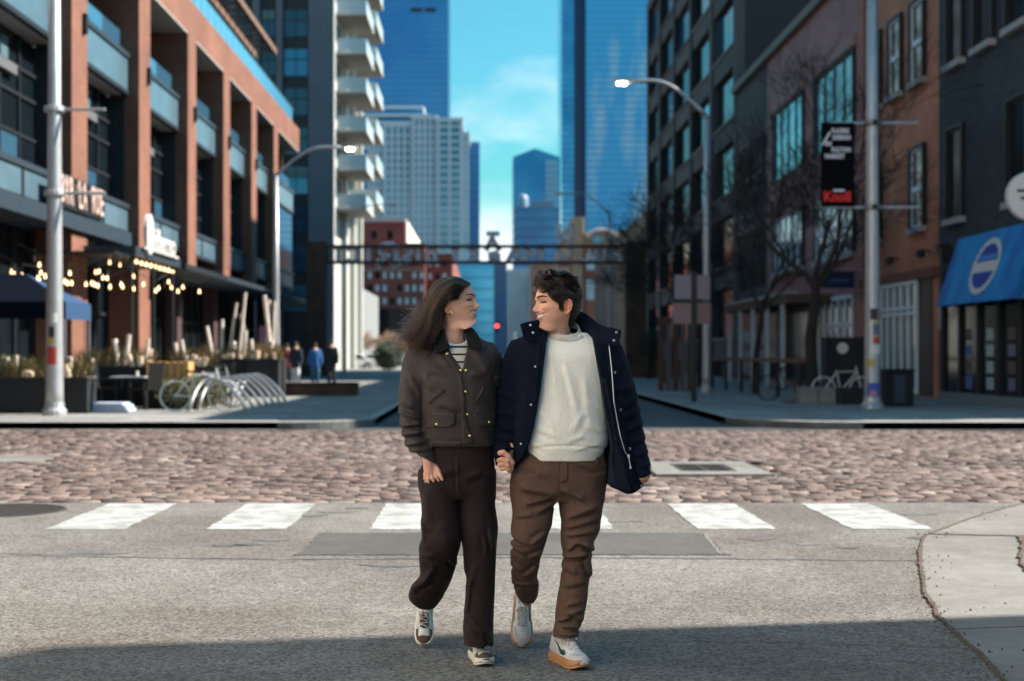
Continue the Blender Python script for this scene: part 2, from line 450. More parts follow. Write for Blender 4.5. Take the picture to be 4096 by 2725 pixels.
def sheet(name, rowsP, m, parent, thick=.006, nu=26, nv=8, sub=1):
    """cloth strip through rows of 3-D points, with thickness"""
    def res(pts, n):
        pts = [Vector(p) for p in pts]; o = []
        for k in range(n):
            t = k/(n-1)*(len(pts)-1); i = min(int(t), len(pts)-2); f = t-i
            p0, p1, p2, p3 = pts[max(i-1,0)], pts[i], pts[i+1], pts[min(i+2,len(pts)-1)]
            o.append(.5*((2*p1)+(-p0+p2)*f+(2*p0-5*p1+4*p2-p3)*f*f+(-p0+3*p1-3*p2+p3)*f**3))
        return o
    G = [res(r, nu) for r in rowsP]; G2 = [res([g[j] for g in G], nv) for j in range(nu)]
    vs = [p for c in G2 for p in c]
    fs = [(j*nv+i, (j+1)*nv+i, (j+1)*nv+i+1, j*nv+i+1) for j in range(nu-1) for i in range(nv-1)]
    me = bpy.data.meshes.new(name); me.from_pydata(vs, [], fs); me.materials.append(m); me.polygons.foreach_set('use_smooth', [True]*len(fs))
    o = mesh_obj(name, me, parent); s = o.modifiers.new('thickness', 'SOLIDIFY'); s.thickness = thick; s.offset = 0
    return o
# ------------------------------------------------------------------ ground, road, kerbs
def asphalt(name, c1, c2, big=.35, speck=.5, sscale=150):
    if name in MATS: return MATS[name]
    m = bpy.data.materials.new(name); m.use_nodes = True; t = m.node_tree; b = t.nodes['Principled BSDF']; l = t.links.new
    b.inputs['Roughness'].default_value = .85; b.inputs['Specular IOR Level'].default_value = .3
    tcn = t.nodes.new('ShaderNodeTexCoord'); O = tcn.outputs['Object']
    n1 = t.nodes.new('ShaderNodeTexNoise'); n1.inputs['Scale'].default_value = big; n1.inputs['Detail'].default_value = 7; n1.inputs['Roughness'].default_value = .62; l(O, n1.inputs[0])
    rp = t.nodes.new('ShaderNodeValToRGB'); rp.color_ramp.elements[0].color = (*c1,1); rp.color_ramp.elements[1].color = (*c2,1); rp.color_ramp.elements[0].position = .40; rp.color_ramp.elements[1].position = .58
    l(n1.outputs[0], rp.inputs[0])
    n2 = t.nodes.new('ShaderNodeTexVoronoi'); n2.inputs['Scale'].default_value = sscale; l(O, n2.inputs[0])
    sepn = t.nodes.new('ShaderNodeSeparateColor'); l(n2.outputs['Color'], sepn.inputs[0])
    mr = t.nodes.new('ShaderNodeMapRange'); mr.inputs['To Min'].default_value = 1-speck; mr.inputs['To Max'].default_value = 1+speck; l(sepn.outputs[0], mr.inputs[0])
    mx = t.nodes.new('ShaderNodeMix'); mx.data_type = 'RGBA'; mx.blend_type = 'MULTIPLY'; mx.inputs[0].default_value = 1
    l(rp.outputs[0], mx.inputs[6]); l(mr.outputs[0], mx.inputs[7])
    n4 = t.nodes.new('ShaderNodeTexNoise'); n4.inputs['Scale'].default_value = 7; n4.inputs['Detail'].default_value = 8; n4.inputs['Roughness'].default_value = .7; l(O, n4.inputs[0])
    m4 = t.nodes.new('ShaderNodeMapRange'); m4.inputs['From Min'].default_value = .3; m4.inputs['From Max'].default_value = .7; m4.inputs['To Min'].default_value = .82; m4.inputs['To Max'].default_value = 1.16; l(n4.outputs[0], m4.inputs[0])
    mx2 = t.nodes.new('ShaderNodeMix'); mx2.data_type = 'RGBA'; mx2.blend_type = 'MULTIPLY'; mx2.inputs[0].default_value = 1; l(mx.outputs[2], mx2.inputs[6]); l(m4.outputs[0], mx2.inputs[7])
    l(mx2.outputs[2], b.inputs['Base Color'])
    n3 = t.nodes.new('ShaderNodeTexNoise'); n3.inputs['Scale'].default_value = sscale*.8; n3.inputs['Detail'].default_value = 4; l(O, n3.inputs[0])
    bp = t.nodes.new('ShaderNodeBump'); bp.inputs['Strength'].default_value = .8; bp.inputs['Distance'].default_value = .006; l(n3.outputs[0], bp.inputs['Height']); l(bp.outputs[0], b.inputs['Normal'])
    MATS[name] = m; return m
M_asph = asphalt('worn_asphalt', (.102,.089,.078), (.156,.147,.135), .30, .55, 75)
M_asph2 = asphalt('street_asphalt', (.045,.045,.050), (.070,.068,.072), .3, .3, 90)
M_patch = asphalt('patch_asphalt', (.066,.063,.059), (.084,.080,.075), .8, .25, 170)
M_seam_spot = asphalt('tar', (.075,.076,.080), (.13,.128,.125), 3, .25, 150)
M_conc = asphalt('concrete', (.15,.14,.127), (.198,.19,.176), .8, .12, 220)
M_concd = asphalt('concrete_far', (.17,.165,.155), (.225,.22,.205), .6, .1, 120)
M_kerb = asphalt('kerb_concrete', (.24,.235,.22), (.31,.30,.28), 1.2, .15, 150)
M_paint = asphalt('road_paint', (.23,.23,.216), (.36,.365,.36), 4.5, .18, 110)
M_debris = mat('crack_debris', (.085,.060,.044), rough=.95, var=.6, vscale=40, bump=.8, bscale=120)
M_iron = mat('cast_iron', (.055,.048,.044), rough=.6, var=.3, vscale=12, bump=.3, bscale=60, metal=.3)
M_dark = mat('void', (.008,.008,.009), rough=.9)

box('ground', -1500, 1500, -60, 2600, -1.2, -.30, mat('ground_far', (.11,.11,.11), rough=.9), None)['kind'] = 'structure'
def sheet_poly(name, pts, z, m, thick=.3, kind='structure', parent=None):
    b = MB(); b.prism(pts, z-thick, z, m); o = b.build(name, parent)
    if kind: o['kind'] = kind
    return o
sheet_poly('road', [(-40,-12),(40,-12),(40,13.40),(-40,13.40)], 0, M_asph)
bed = sheet_poly('cobbled_road', [(-40,13.40),(40,13.40),(40,26.1),(-40,26.1)], -.035, mat('joint_sand', (.075,.062,.055), rough=.95, var=.35, vscale=9), .25)
KL, KR = -2.2, 4.8
def arc(cx, cy, r, a0, a1, n=10): return [(cx+r*math.cos(R(a0+(a1-a0)*k/n)), cy+r*math.sin(R(a0+(a1-a0)*k/n))) for k in range(n+1)]
sheet_poly('street', [(-9,26.1),(12,26.1),(12,700),(-9,700)], -.004, M_asph2, .25)
# gutter strip along the far edge of the cobbles
sheet_poly('gutter', [(-40,26.1),(-3.9,26.1),(-3.9,26.42),(-40,26.42)], .002, M_conc, .2)
KH = .14
def sidewalk(name, outline, slabs, pm):
    o = sheet_poly(name, outline, KH-.012, M_concd, .4)
    return o
left_pts = [(-40,26.45)]+arc(KL-1.7,28.15,1.7,-90,0)+[(KL,140),(-40,140)]
right_pts = [(40,26.45),(40,140),(KR,140)]+arc(KR+2.2,28.65,2.2,180,270)
def inset_kerb(name, line, wd):
    """kerb stones: a raised strip along the edge of the pavement"""
    b = MB(); n = len(line); L_ = [Vector(p) for p in line]; vs = []
    for i in range(n):
        d = (L_[min(i+1,n-1)]-L_[max(i-1,0)]).normalized(); q = L_[i]+Vector((-d.y,d.x))*wd
        vs += [(L_[i].x,L_[i].y,-.1),(L_[i].x,L_[i].y,KH-.01),(L_[i].x+(q.x-L_[i].x)*.12,L_[i].y+(q.y-L_[i].y)*.12,KH+.003),(q.x,q.y,KH+.003),(q.x,q.y,-.1)]
    fs = [(i*5+k,(i+1)*5+k,(i+1)*5+k+1,i*5+k+1) for i in range(n-1) for k in range(4)]+[(0,1,2,3,4),tuple((n-1)*5+k for k in (4,3,2,1,0))]
    b.add(vs, fs, M_kerb); o = b.build(name); o['kind'] = 'structure'
    bmx = bmesh.new(); bmx.from_mesh(o.data); bmesh.ops.recalc_face_normals(bmx, faces=bmx.faces); bmx.to_mesh(o.data); bmx.free(); return o
lw = sidewalk('pavement', left_pts, None, None); rw_ = sidewalk('pavement', right_pts, None, None)
inset_kerb('kerb', left_pts[:-2]+[(KL,139)], .18)
inset_kerb('kerb', [(KR,139)]+right_pts[3:]+[(39,26.45)], .18)
# paving slabs
slab_meshes = []
for k in range(5):
    b = MB(); h = .745; mm = asphalt('slab_%s' % 'abcde'[k], tuple(v*(.86+.07*k) for v in (.185,.18,.167)), tuple(v*(.86+.07*k) for v in (.228,.222,.208)), .9, .1, 120)
    b.add([(-h,-h,-.05),(h,-h,-.05),(h,h,-.05),(-h,h,-.05),(-h,-h,.008),(h,-h,.008),(h,h,.008),(-h,h,.008),(-h+.012,-h+.012,.012),(h-.012,-h+.012,.012),(h-.012,h-.012,.012),(-h+.012,h-.012,.012)],
          [(0,1,5,4),(1,2,6,5),(2,3,7,6),(3,0,4,7),(4,5,9,8),(5,6,10,9),(6,7,11,10),(7,4,8,11),(8,9,10,11)], mm)
    slab_meshes.append(b.mesh('paving_slab'))
rs = random.Random(3)
def lay(parent, x0, x1, y0, y1):
    nx, ny = int((x1-x0)/1.5), int((y1-y0)/1.5)
    for i in range(nx):
        for j in range(ny):
            o = mesh_obj('paving_slab', rs.choice(slab_meshes), parent); o.location = (x0+.75+1.5*i, y0+.75+1.5*j, KH-.012+rs.uniform(-.002,.002)); o.rotation_euler = (rs.uniform(-.002,.002), rs.uniform(-.002,.002), 0)
lay(lw, -16.0, -4.0, 26.7, 47.7); lay(lw, -4.0, -2.5, 28.6, 47.6)
lay(rw_, 7.1, 14.6, 26.7, 47.7); lay(rw_, 5.05, 6.55, 29.0, 48.5)
# cobbles
M_cob = mat('worn_paver', (.3,.2,.17), rough=.82, attr='tone', var=.22, vscale=22, bump=.5, bscale=70)
rc = np.random.RandomState(12)
pal = np.array([(.28,.205,.18),(.23,.17,.155),(.34,.275,.245),(.17,.13,.12),(.42,.37,.34),(.26,.20,.175),(.31,.25,.22),(.12,.098,.095)])
pw = np.array([.22,.18,.14,.12,.08,.14,.08,.04])
def stone(w_, d_, h, tl, rgs):
    """one worn paver: a block with a rounded, uneven top"""
    a, b_ = w_/2, d_/2; j = lambda s=.006: rgs.uniform(-s, s)*.5; c = .007
    v = [(-a+j(),-b_+j(),-.08),(a+j(),-b_+j(),-.08),(a+j(),b_+j(),-.08),(-a+j(),b_+j(),-.08)]
    v += [(x*.99+j(.004), y*.99+j(.004), h-.007+j(.003)+x*tl[0]+y*tl[1]) for x, y, _ in v[:4]]
    v += [((abs(x)-c-abs(j(.008)))*(1 if x > 0 else -1), (abs(y)-c-abs(j(.006)))*(1 if y > 0 else -1), h+j(.004)+x*tl[0]+y*tl[1]) for x, y, _ in v[:4]]
    f = [(0,1,5,4),(1,2,6,5),(2,3,7,6),(3,0,4,7),(4,5,9,8),(5,6,10,9),(6,7,11,10),(7,4,8,11),(8,9,10,11)]
    return v, f
holes = [(1.95,3.35,16.45,18.55)]
def in_hole(x, y): return any(a-.1 < x < b_+.1 and c-.05 < y < d+.05 for a,b_,c,d in holes) or (x+6.4)**2+(y-19)**2 < .62**2
variants = []
for k in range(28):
    v, f = stone(rc.uniform(.185,.225), rc.uniform(.095,.112), 0, (rc.normal()*.03, rc.normal()*.04), rc)
    tone = pal[rc.choice(8, p=pw)]*rc.uniform(.45,1.3)*.50*np.array([1.06,.97,.94])
    variants.append(np_mesh('cobble', v, f, M_cob, np.tile(tone,(12,1)), smooth=False))
Vs, Fs, Cs = [], [], []; nb = 0; near_count = 0; row = 0; Y = 13.46
while Y < 26.05:
    xa, xb = -.3425*Y-1.6, .3776*Y+1.6; x = xa+rc.uniform(0,.2)
    d_ = rc.uniform(.104,.118)
    while x < xb:
        w_ = rc.uniform(.17,.24); cx, cy = x+w_/2, Y+d_/2+rc.normal()*.006; x += w_+rc.uniform(.006,.018)
        if in_hole(cx, cy): continue
        h = rc.normal()*.0045-.004; dip = .008*math.sin(cx*1.3+cy*.9)+.006*math.sin(cx*.5-cy*1.7)
        if near_count < 300 and -.3425*Y-.15 < cx < .3776*Y+.15:
            o = mesh_obj('cobble', variants[rc.randint(28)], bed); o.location = (cx, cy, h+dip); o.rotation_euler = (0,0,rc.normal()*.03); o.scale = (w_/.205, d_/.104, 1); near_count += 1
        else:
            v, f = stone(w_, d_-.010, h+dip, (rc.normal()*.03, rc.normal()*.045), rc); b0 = len(Vs)*12
            ang = rc.normal()*.03; ca, sa = math.cos(ang), math.sin(ang)
            va = np.array(v); va[:,0], va[:,1] = va[:,0]*ca-va[:,1]*sa+cx, va[:,0]*sa+va[:,1]*ca+cy
            Vs.append(va); Fs.append(np.array(f)+b0); Cs.append(np.tile(pal[rc.choice(8,p=pw)]*rc.uniform(.45,1.3)*.50*np.array([1.06,.97,.94]),(12,1)))
    Y += d_+.008
o = mesh_obj('cobbles', np_mesh('cobbles', np.concatenate(Vs), np.concatenate(Fs), M_cob, np.concatenate(Cs), smooth=False), bed); o['kind'] = 'stuff'
# zebra stripes
stripe_rng = random.Random(8)
def rough_quad(name, x0, x1, y0, y1, m, z, n=18, jit=.012, kind='structure'):
    e = []
    for i in range(n): e.append((x0+(x1-x0)*i/n, y0+stripe_rng.uniform(-jit,jit)))
    for i in range(n): e.append((x1+stripe_rng.uniform(-jit,jit), y0+(y1-y0)*i/n))
    for i in range(n): e.append((x1+(x0-x1)*i/n, y1+stripe_rng.uniform(-jit,jit)))
    for i in range(n): e.append((x0+stripe_rng.uniform(-jit,jit), y1+(y0-y1)*i/n))
    b = MB(); b.prism(e, z-.003, z, m); o = b.build(name); o['kind'] = kind; return o
for x0, x1 in [(-3.52,-2.90),(-2.24,-1.60),(-.94,-.30),(.37,1.01),(1.68,2.31),(2.92,3.56)]:
    rough_quad('crosswalk_stripe', x0, x1, 11.34, 13.28, M_paint, .005)
rough_quad('road_patch', -1.31, 1.67, 9.92, 11.12, M_patch, .004, jit=.02)
def ribbon(name, pts, wd, m, z, seed=1, kind='structure', n=60, rough=.35, h=.004):
    r_ = random.Random(seed); P = [Vector(p) for p in pts]; L_ = []
    for i in range(len(P)-1):
        k = max(2, int((P[i+1]-P[i]).length/.05))
        L_ += [P[i].lerp(P[i+1], q/k) for q in range(k)]
    L_.append(P[-1]); vs = []
    for i, p in enumerate(L_):
        d = (L_[min(i+1,len(L_)-1)]-L_[max(i-1,0)]).normalized(); nn = Vector((-d.y,d.x)); c = p+nn*r_.uniform(-wd,wd)*rough; a = wd*(1+r_.uniform(-rough,rough)*1.6)/2
        q1, q2 = c+nn*a, c-nn*a; vs += [(q1.x,q1.y,z),(q2.x,q2.y,z)]
    b = MB(); b.add(vs, [(i*2,i*2+1,i*2+3,i*2+2) for i in range(len(L_)-1)], m); o = b.build(name); o['kind'] = kind
    s_ = o.modifiers.new('t','SOLIDIFY'); s_.thickness = h; s_.offset = -1; return o
ribbon('road_seam', [(-6,9.72),(-3.2,9.86),(-1.3,9.68),(.3,9.78),(1.6,9.72),(2.9,9.62)], .045, M_seam_spot, .004, 2)
ribbon('road_seam', [(-1.35,9.90),(1.7,9.90)], .02, M_seam_spot, .006, 3)
ribbon('road_seam', [(1.63,9.9),(1.69,11.1)], .02, M_conc, .006, 4)
ribbon('road_seam', [(1.0,6.95),(2.35,6.75)], .014, M_seam_spot, .004, 6)
for x, y, a, b_ in [(-1.6,10.7,.13,.05),(-1.75,10.45,.1,.04),(-1.9,10.4,.12,.03),(-1.5,12.3,.12,.05),(-1.35,12.55,.14,.04),(-1.2,12.9,.09,.03),(1.15,11.9,.16,.05),(2.05,10.75,.13,.05),(2.35,10.45,.08,.04),(3.35,10.8,.13,.05),(3.4,10.4,.08,.05),(3.75,12.4,.14,.04),(-5.2,10.6,.3,.03),(-4.4,10.2,.22,.05),(.6,12.5,.1,.04),(2.62,10.3,.07,.06),(-2.9,9.95,.4,.03),(-.6,9.4,.25,.03)]:
    pts = [(x+a*(1+.3*math.sin(3*t+x*9))*math.cos(t), y+b_*1.6*(1+.3*math.cos(2*t+x*5))*math.sin(t)) for t in np.linspace(0,2*PI,18)[:-1]]
    sheet_poly('tar_spot', pts, .004, M_seam_spot, .003)  # small flat dark ellipses scattered over the road near the crosswalk
# concrete apron at the near right corner, with a weathered crack round it
ap = [(5.12,13.40),(4.3,12.35),(3.55,11.2),(3.36,10.9),(3.11,10.2),(2.94,9.65),(2.755,9.0),(2.67,8.7),(2.545,8.26),(2.47,7.85),(2.40,7.575),(2.33,7.0),(2.29,6.59),(2.21,6.09),(2.1,5.2),(2.0,3.5),(1.9,0),(1.85,-8)]
sheet_poly('concrete_apron', ap+[(12,-8),(12,13.40)], .006, M_conc, .02)
def smooth_line(P, n=8):
    P = [Vector(p) for p in P]; o = []
    for i in range(len(P)-1):
        p0, p1, p2, p3 = P[max(i-1,0)], P[i], P[i+1], P[min(i+2,len(P)-1)]
        for k in range(n):
            f_ = k/n; o.append(tuple(.5*((2*p1)+(-p0+p2)*f_+(2*p0-5*p1+4*p2-p3)*f_*f_+(-p0+3*p1-3*p2+p3)*f_**3)))
    return o+[tuple(P[-1])]
ribbon('pavement_crack', smooth_line(ap[:15]), .020, M_debris, .012, 11, rough=.30, h=.006)
ribbon('pavement_crack', [(3.38,11.0),(4.2,10.86),(5.2,10.75)], .028, M_dark, .011, 12, rough=.2)
ribbon('pavement_crack', [(2.36,7.2),(2.9,7.3),(3.6,7.38)], .014, M_conc, .011, 13, rough=.3)
k2 = [(4.05,10.80),(3.93,10.4),(3.72,9.9),(3.55,9.45),(3.46,9.1),(3.45,8.7),(3.52,8.2),(3.7,7.6)]
sheet_poly('kerb_ramp', k2+[(12,7.6),(12,10.8)], .018, M_conc, .03)
ribbon('pavement_crack', k2, .035, M_debris, .020, 14, rough=.4, h=.02)
b = MB(); b.tube([(x+.10,y,.012) for x, y in k2], .012, M_kerb, 6); o = b.build('kerb'); o['kind'] = 'structure'
# grit: leaves, chips, a scrap of glass
b = MB(); rg_ = random.Random(21)
for i in range(150):
    t = rg_.random(); q = t*13; i0 = int(q); p = Vector(ap[i0]).lerp(Vector(ap[i0+1]), q-i0); x, y = p.x+abs(rg_.gauss(0,.10))*rg_.choice((-.5,1)), p.y+rg_.gauss(0,.08); s = rg_.uniform(.003,.010)
    b.add([(x-s,y-s,.008),(x+s,y-s*.6,.008),(x+s*.7,y+s,.008),(x,y,.008+s*1.4)], [(0,1,3),(1,2,3),(2,0,3)], M_debris)
for i in range(26):
    x, y = rg_.uniform(2.6,4.2), rg_.uniform(6.2,9.4); s = rg_.uniform(.004,.009)
    b.add([(x-s,y-s,.007),(x+s,y-s*.6,.007),(x+s*.7,y+s,.007),(x,y,.007+s*1.2)], [(0,1,3),(1,2,3),(2,0,3)], M_debris)
for i in range(170):
    x, y = rg_.uniform(-4,2.2), rg_.uniform(5.8,10); s = rg_.uniform(.003,.008)
    b.add([(x-s,y-s,.001),(x+s,y-s*.6,.001),(x+s*.7,y+s,.001),(x,y,.001+s*.8)], [(0,1,3),(1,2,3),(2,0,3)], M_debris)
o = b.build('grit'); o['kind'] = 'stuff'
# covers let into the road
def round_cover(x, y, r, label, slots=True, rim=M_iron):
    root = empty('manhole_cover', (x,y,0), 0, label, 'manhole cover')
    b = MB(); b.lathe([(r,-.05),(r,.006),(r*.93,.008),(r*.93,-.02),(.001,-.02)], rim, n=40); b.build('rim', root)
    b = MB(); b.lathe([(r*.91,-.03),(r*.91,-.016),(.001,-.016)], M_dark, n=32); b.build('well', root)
    bar = MB(); bar.box(-r*.9,r*.9,-.018,.018,-.02,.004,M_iron); me = bar.mesh('bar')
    for k in range(-6,7):
        yy = k*r*.14; hw = math.sqrt(max(0,(.92*r)**2-yy**2)); 
        if hw < .05: continue
        o = mesh_obj('bar', me, root); o.location = (0,yy,0); o.scale = (hw/(r*.9),1.1,1)
    for k in range(-7,8):
        xx = k*r*.125; hw = math.sqrt(max(0,(.92*r)**2-xx**2))
        if hw < .05: continue
        o = mesh_obj('bar', me, root); o.location = (xx,0,-.002); o.rotation_euler = (0,0,PI/2); o.scale = (hw/(r*.9),.55,1)
    return root
round_cover(-4.32, 12.72, .54, 'round slotted iron drain cover at the left end of the crosswalk')
b = MB(); b.lathe([(.6,-.1),(.6,.004),(.40,.006),(.001,.008)], M_conc, n=32); o = b.build('manhole_cover', None, (-6.4,19,0)); tag(o, 'pale concrete disc set among the cobbles at the left', 'manhole cover')
root = empty('drain_cover', (2.65,17.5,0), 0, 'rectangular iron drain in a concrete frame among the cobbles', 'drain cover')
b = MB(); b.box(-.68,-.34,-1,1,-.1,.006,M_conc); b.box(.34,.68,-1,1,-.1,.006,M_conc); b.box(-.34,.34,-1,-.55,-.1,.005,M_conc); b.box(-.34,.34,.55,1,-.1,.005,M_conc); b.build('concrete_frame', root)
b = MB(); b.box(-.34,.34,-.55,.55,-.1,-.03,M_dark); b.build('well', root)
bar = MB(); bar.box(-.34,.34,-.02,.02,-.03,.002,M_iron); me = bar.mesh('bar')
for k in range(11): o = mesh_obj('bar', me, root); o.location = (0,-.5+.1*k,0)
for k in range(3): o = mesh_obj('bar', me, root); o.location = (-.3+.3*k,0,.001); o.rotation_euler = (0,0,PI/2); o.scale = (1.6,1,1)
# the building on the near right corner: out of the picture, its shadow lies across the foreground
CBX, CBY, CBH = 13.0, 9.2, 12.85
M_cb = brick_mat('corner_brick', (.20,.09,.06), (.15,.07,.05), (.2,.19,.18))
b = MB(); b.prism([(CBX,CBY),(CBX-3.8,CBY-4.9),(CBX-3.8,CBY-26),(CBX+16,CBY-26),(CBX+16,CBY)], 0, CBH, M_cb)
cb = b.build('corner_building'); tag(cb, 'brick corner building whose shadow falls across the foreground', 'building')
M_cbg = mat('corner_glass', (.03,.04,.05), rough=.08, spec=.8)
for fl in range(3):
    for k in range(5):
        w_ = box('window', CBX-3.83, CBX-3.79, CBY-8-3.4*k, CBY-6.2-3.4*k, 1.2+3.6*fl, 3.2+3.6*fl, M_cbg, cb)

# unseen pale building, added so its sunlit front bounces light onto the couple
M_lstone = brick_mat('pale_stone', (.80,.74,.66), (.76,.70,.62), (.5,.46,.4), bw=.6, bh=.3, var=.1)
lcb = box('corner_building', -26, -8.6, -34, 10.4, 0, 30, M_lstone); tag(lcb, 'pale stone corner building behind the camera on the left', 'building')
for fl in range(5):
    for k in range(9): box('window', -8.63, -8.56, 5.4-4.4*k, 6.4-4.4*k-.2, 1.0+3.6*fl, 2.9+3.6*fl, M_cbg, lcb)
# ------------------------------------------------------------------ left side of the street
M_obrick = brick_mat('orange_brick', (.215,.070,.036), (.155,.050,.026), (.17,.115,.09), var=.26)
M_steelgrey = mat('blue_grey_metal', (.045,.060,.080), rough=.45, metal=.5, var=.1, vscale=3)
M_milk = mat('frosted_panel', (.075,.125,.160), rough=.3, spec=.7, var=.16, vscale=1.2)
M_glassd = mat('dark_window_glass', (.006,.010,.013), rough=.10, spec=.3, var=.3, vscale=.9)
M_glassb = mat('bright_window_glass', (.06,.17,.27), rough=.04, spec=1.0, metal=.5)
M_mull = mat('charcoal_frame', (.012,.014,.018), rough=.5)
M_soff = mat('cream_soffit', (.46,.43,.39), rough=.8)
M_wood = mat('brown_timber', (.15,.085,.055), rough=.75, var=.25, vscale=3, vstretch=(1,8,8))
M_black = mat('black_paint', (.010,.011,.013), rough=.5)
M_lit = mat('lit_bulb', (1,.8,.5), emit=(1,.62,.28), estr=2.4)
M_signw = mat('white_sign_face', (.62,.58,.56), rough=.5)
FX = -12.0
bb = empty('brick_building', (FX,60,0), 0, 'long modern brick building with tall piers and dark windows on the left', 'building')
def part(name, b, parent, smooth=False):
    """mesh given in world coordinates, hung under a thing standing anywhere"""
    o = b.build(name, parent, smooth=smooth)
    if parent is not None and parent.parent is None: o.matrix_parent_inverse = Matrix.Translation(-Vector(parent.location))
    return o
def pbox(name, parent, x0,x1,y0,y1,z0,z1, m):
    b = MB(); b.box(x0,x1,y0,y1,z0,z1,m); return part(name, b, parent)
PY = [25.1,33.1,41.1,49.07,57.07,64.8,72.5,80.1]; PT = 1.6; YE = 90.8; BT, TOPZ = 14.33, 15.75
pbox('wall', bb, -34,-15.0, 20,YE-.2, .0,15.6, mat('dark_interior', (.02,.017,.015), rough=.9))
pbox('beam', bb, FX-.9,FX, 20,YE, BT,TOPZ, M_obrick)
pbox('soffit', bb, -15,FX-.01, 20,YE-.1, BT-.06,BT-.002, M_soff)
pbox('roof', bb, -34,FX-.9, 20,YE-.1, 15.60,TOPZ-.03, M_steelgrey)
pier_me = None
for y in PY:
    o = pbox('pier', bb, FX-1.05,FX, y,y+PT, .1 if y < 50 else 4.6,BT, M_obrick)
    if y > 50: pbox('column', bb, FX-1.0,FX-.5, y+.3,y+1.2, .1,4.58, mat('plum_column', (.055,.028,.030), rough=.7))  # canopy shade put into the dark plum colour of these lower piers
    b = MB(); b.box(FX,FX+.13,y+1.05,y+1.27,10.95,11.5,M_black); b.box(FX+.02,FX+.10,y+1.10,y+1.22,10.9,10.96,M_lit if False else M_black); part('wall_lamp', b, bb)
SPX = FX-.36
for i, y in enumerate(PY):
    a, c = y+PT, (PY[i+1] if i+1 < len(PY) else YE)
    last = i+1 == len(PY)
    # spandrels: frosted panel in a steel frame at two storeys
    for z0, z1 in ((10.45,11.58),(5.62,6.38)):
        n = 2 if z0 < 6 else 1
        for k in range(n):
            ya, yc = a+(c-a)*k/n+.08, a+(c-a)*(k+1)/n-.08
            fr_ = pbox('spandrel_panel', bb, SPX-.06,SPX-.02, ya,yc, z0,z1, M_milk)
        b = MB(); b.box(SPX-.16,SPX+.05,a,c,z1,z1+.17,M_steelgrey); b.box(SPX-.12,SPX+.02,a,c,z0-.14,z0,M_mull); b.box(SPX-.12,SPX+.01,c-.08,c,z0,z1,M_mull); b.box(SPX-.12,SPX+.01,a,a+.08,z0,z1,M_mull)
        if n == 2: b.box(SPX-.12,SPX+.01,(a+c)/2-.08,(a+c)/2+.08,z0,z1,M_mull)
        part('spandrel_frame', b, bb)
    # loggia on the top floor with a glass guard
    pbox('pane', bb, SPX-.30,SPX-.28, a+.3,c-.1, 11.75,12.55, M_glassb)
    pbox('side_wall', bb, -15,FX-1.05, c-.02 if not last else c-.3,c+.25 if not last else c, 11.6,BT-.06, M_obrick)
    pbox('floor_slab', bb, -15,SPX-.12, a,c, 10.31,10.5, M_mull)
    pbox('soffit', bb, -13.0,SPX-.13, a+.1,c-.5, 10.24,10.30, mat('pale_blind', (.30,.27,.25), rough=.8))
    # deep window between the spandrels
    WX = -13.05
    win = pbox('window', bb, WX-.05,WX, a,c-.02, 6.55,10.24, M_glassd)
    b = MB(); m_ = (c-a)
    for q in (0,.25,.5,.75,1): b.box(WX,WX+.08, a+q*m_-.05,a+q*m_+.05, 6.55,10.24, M_mull)
    for z in (7.5,8.6,9.35): b.box(WX,WX+.07, a,c, z-.05,z+.05, M_mull)
    part('frame', b, win)
    for q in range(4):
        b = MB(); b.box(WX+.01,WX+.03, a+q*m_/4+.08,a+(q+1)*m_/4-.08, 6.6,7.42, M_glassb if (i < 2 and q < 3) or (i*3+q)%4 == 0 else M_glassd); part('pane', b, win)
    b = MB(); b.box(WX+.01,WX+.03, a+.2,a+m_*.62, 9.42,10.0, mat('pale_window', (.09,.15,.17), rough=.3)); part('blind', b, win)
    b = MB(); b.box(WX+.02,WX+.20, a,a+m_*.66, 9.02,9.30, mat('grey_duct', (.11,.11,.115), rough=.5)); part('blind_box', b, win)
    pbox('side_wall', bb, WX,SPX-.12, c-.1,c+.02, 6.55,10.24, M_mull)
    # louvres above the shops
    if i < 4:
        lv = pbox('louver', bb, SPX-.32,SPX-.28, a,c, 4.95,5.46, M_black)
        me = MB(); me.box(-.04,.04,0,1,-.018,.018,M_steelgrey); lm = me.mesh('slat')
        for k in range(6):
            s_ = mesh_obj('slat', lm, lv); s_.location = (SPX-.2, a+.1, 5.0+.085*k); s_.scale = (1, c-a-.2, 1); s_.rotation_euler = (0,R(25),0)
    # shopfront
    sf = pbox('shop_window', bb, -13.25,-13.2, a,c, .2,4.9, M_glassd)
    b = MB()
    for q in np.linspace(0,1,5): b.box(-13.2,-13.1, a+q*m_-.05,a+q*m_+.05, .2,4.9, M_mull)
    b.box(-13.2,-13.11, a,c, 2.7,2.82, M_mull); b.box(-13.2,-13.08, a,c, .15,.5, M_mull); part('frame', b, sf)
# street-level steel canopy and its fascia
pbox('canopy', bb, FX-1.2,FX+.16, 20,47.4, 4.98,5.42, M_steelgrey)
pbox('canopy', bb, FX-1.2,FX+1.3, 58.5,YE, 4.42,4.62, M_steelgrey)
pbox('canopy', bb, FX-1.2,FX+1.3, 50.6,58.4, 4.42,4.62, M_mull)
ec = pbox('canopy', bb, FX,FX+1.55, 42.3,48.5, 4.34,4.62, M_steelgrey)
pbox('soffit', bb, FX-1.2,FX+1.4, 40.5,48.4, 4.27,4.335, M_black)
b = MB()
for y in (42.6,45.4,48.2): b = MB(); b.tube([(FX+1.35,y,.12),(FX+1.35,y,4.3)], .05, M_mull, 8); part('canopy_post', b, bb)
for k in range(10):
    b = MB(); b.lathe([(.01,.06),(.04,.08),(.045,.12),(.02,.16),(.02,.20)], M_lit, (FX+1.35, 42.6+.62*k, 4.08), 10); part('bulb', b, bb, True)
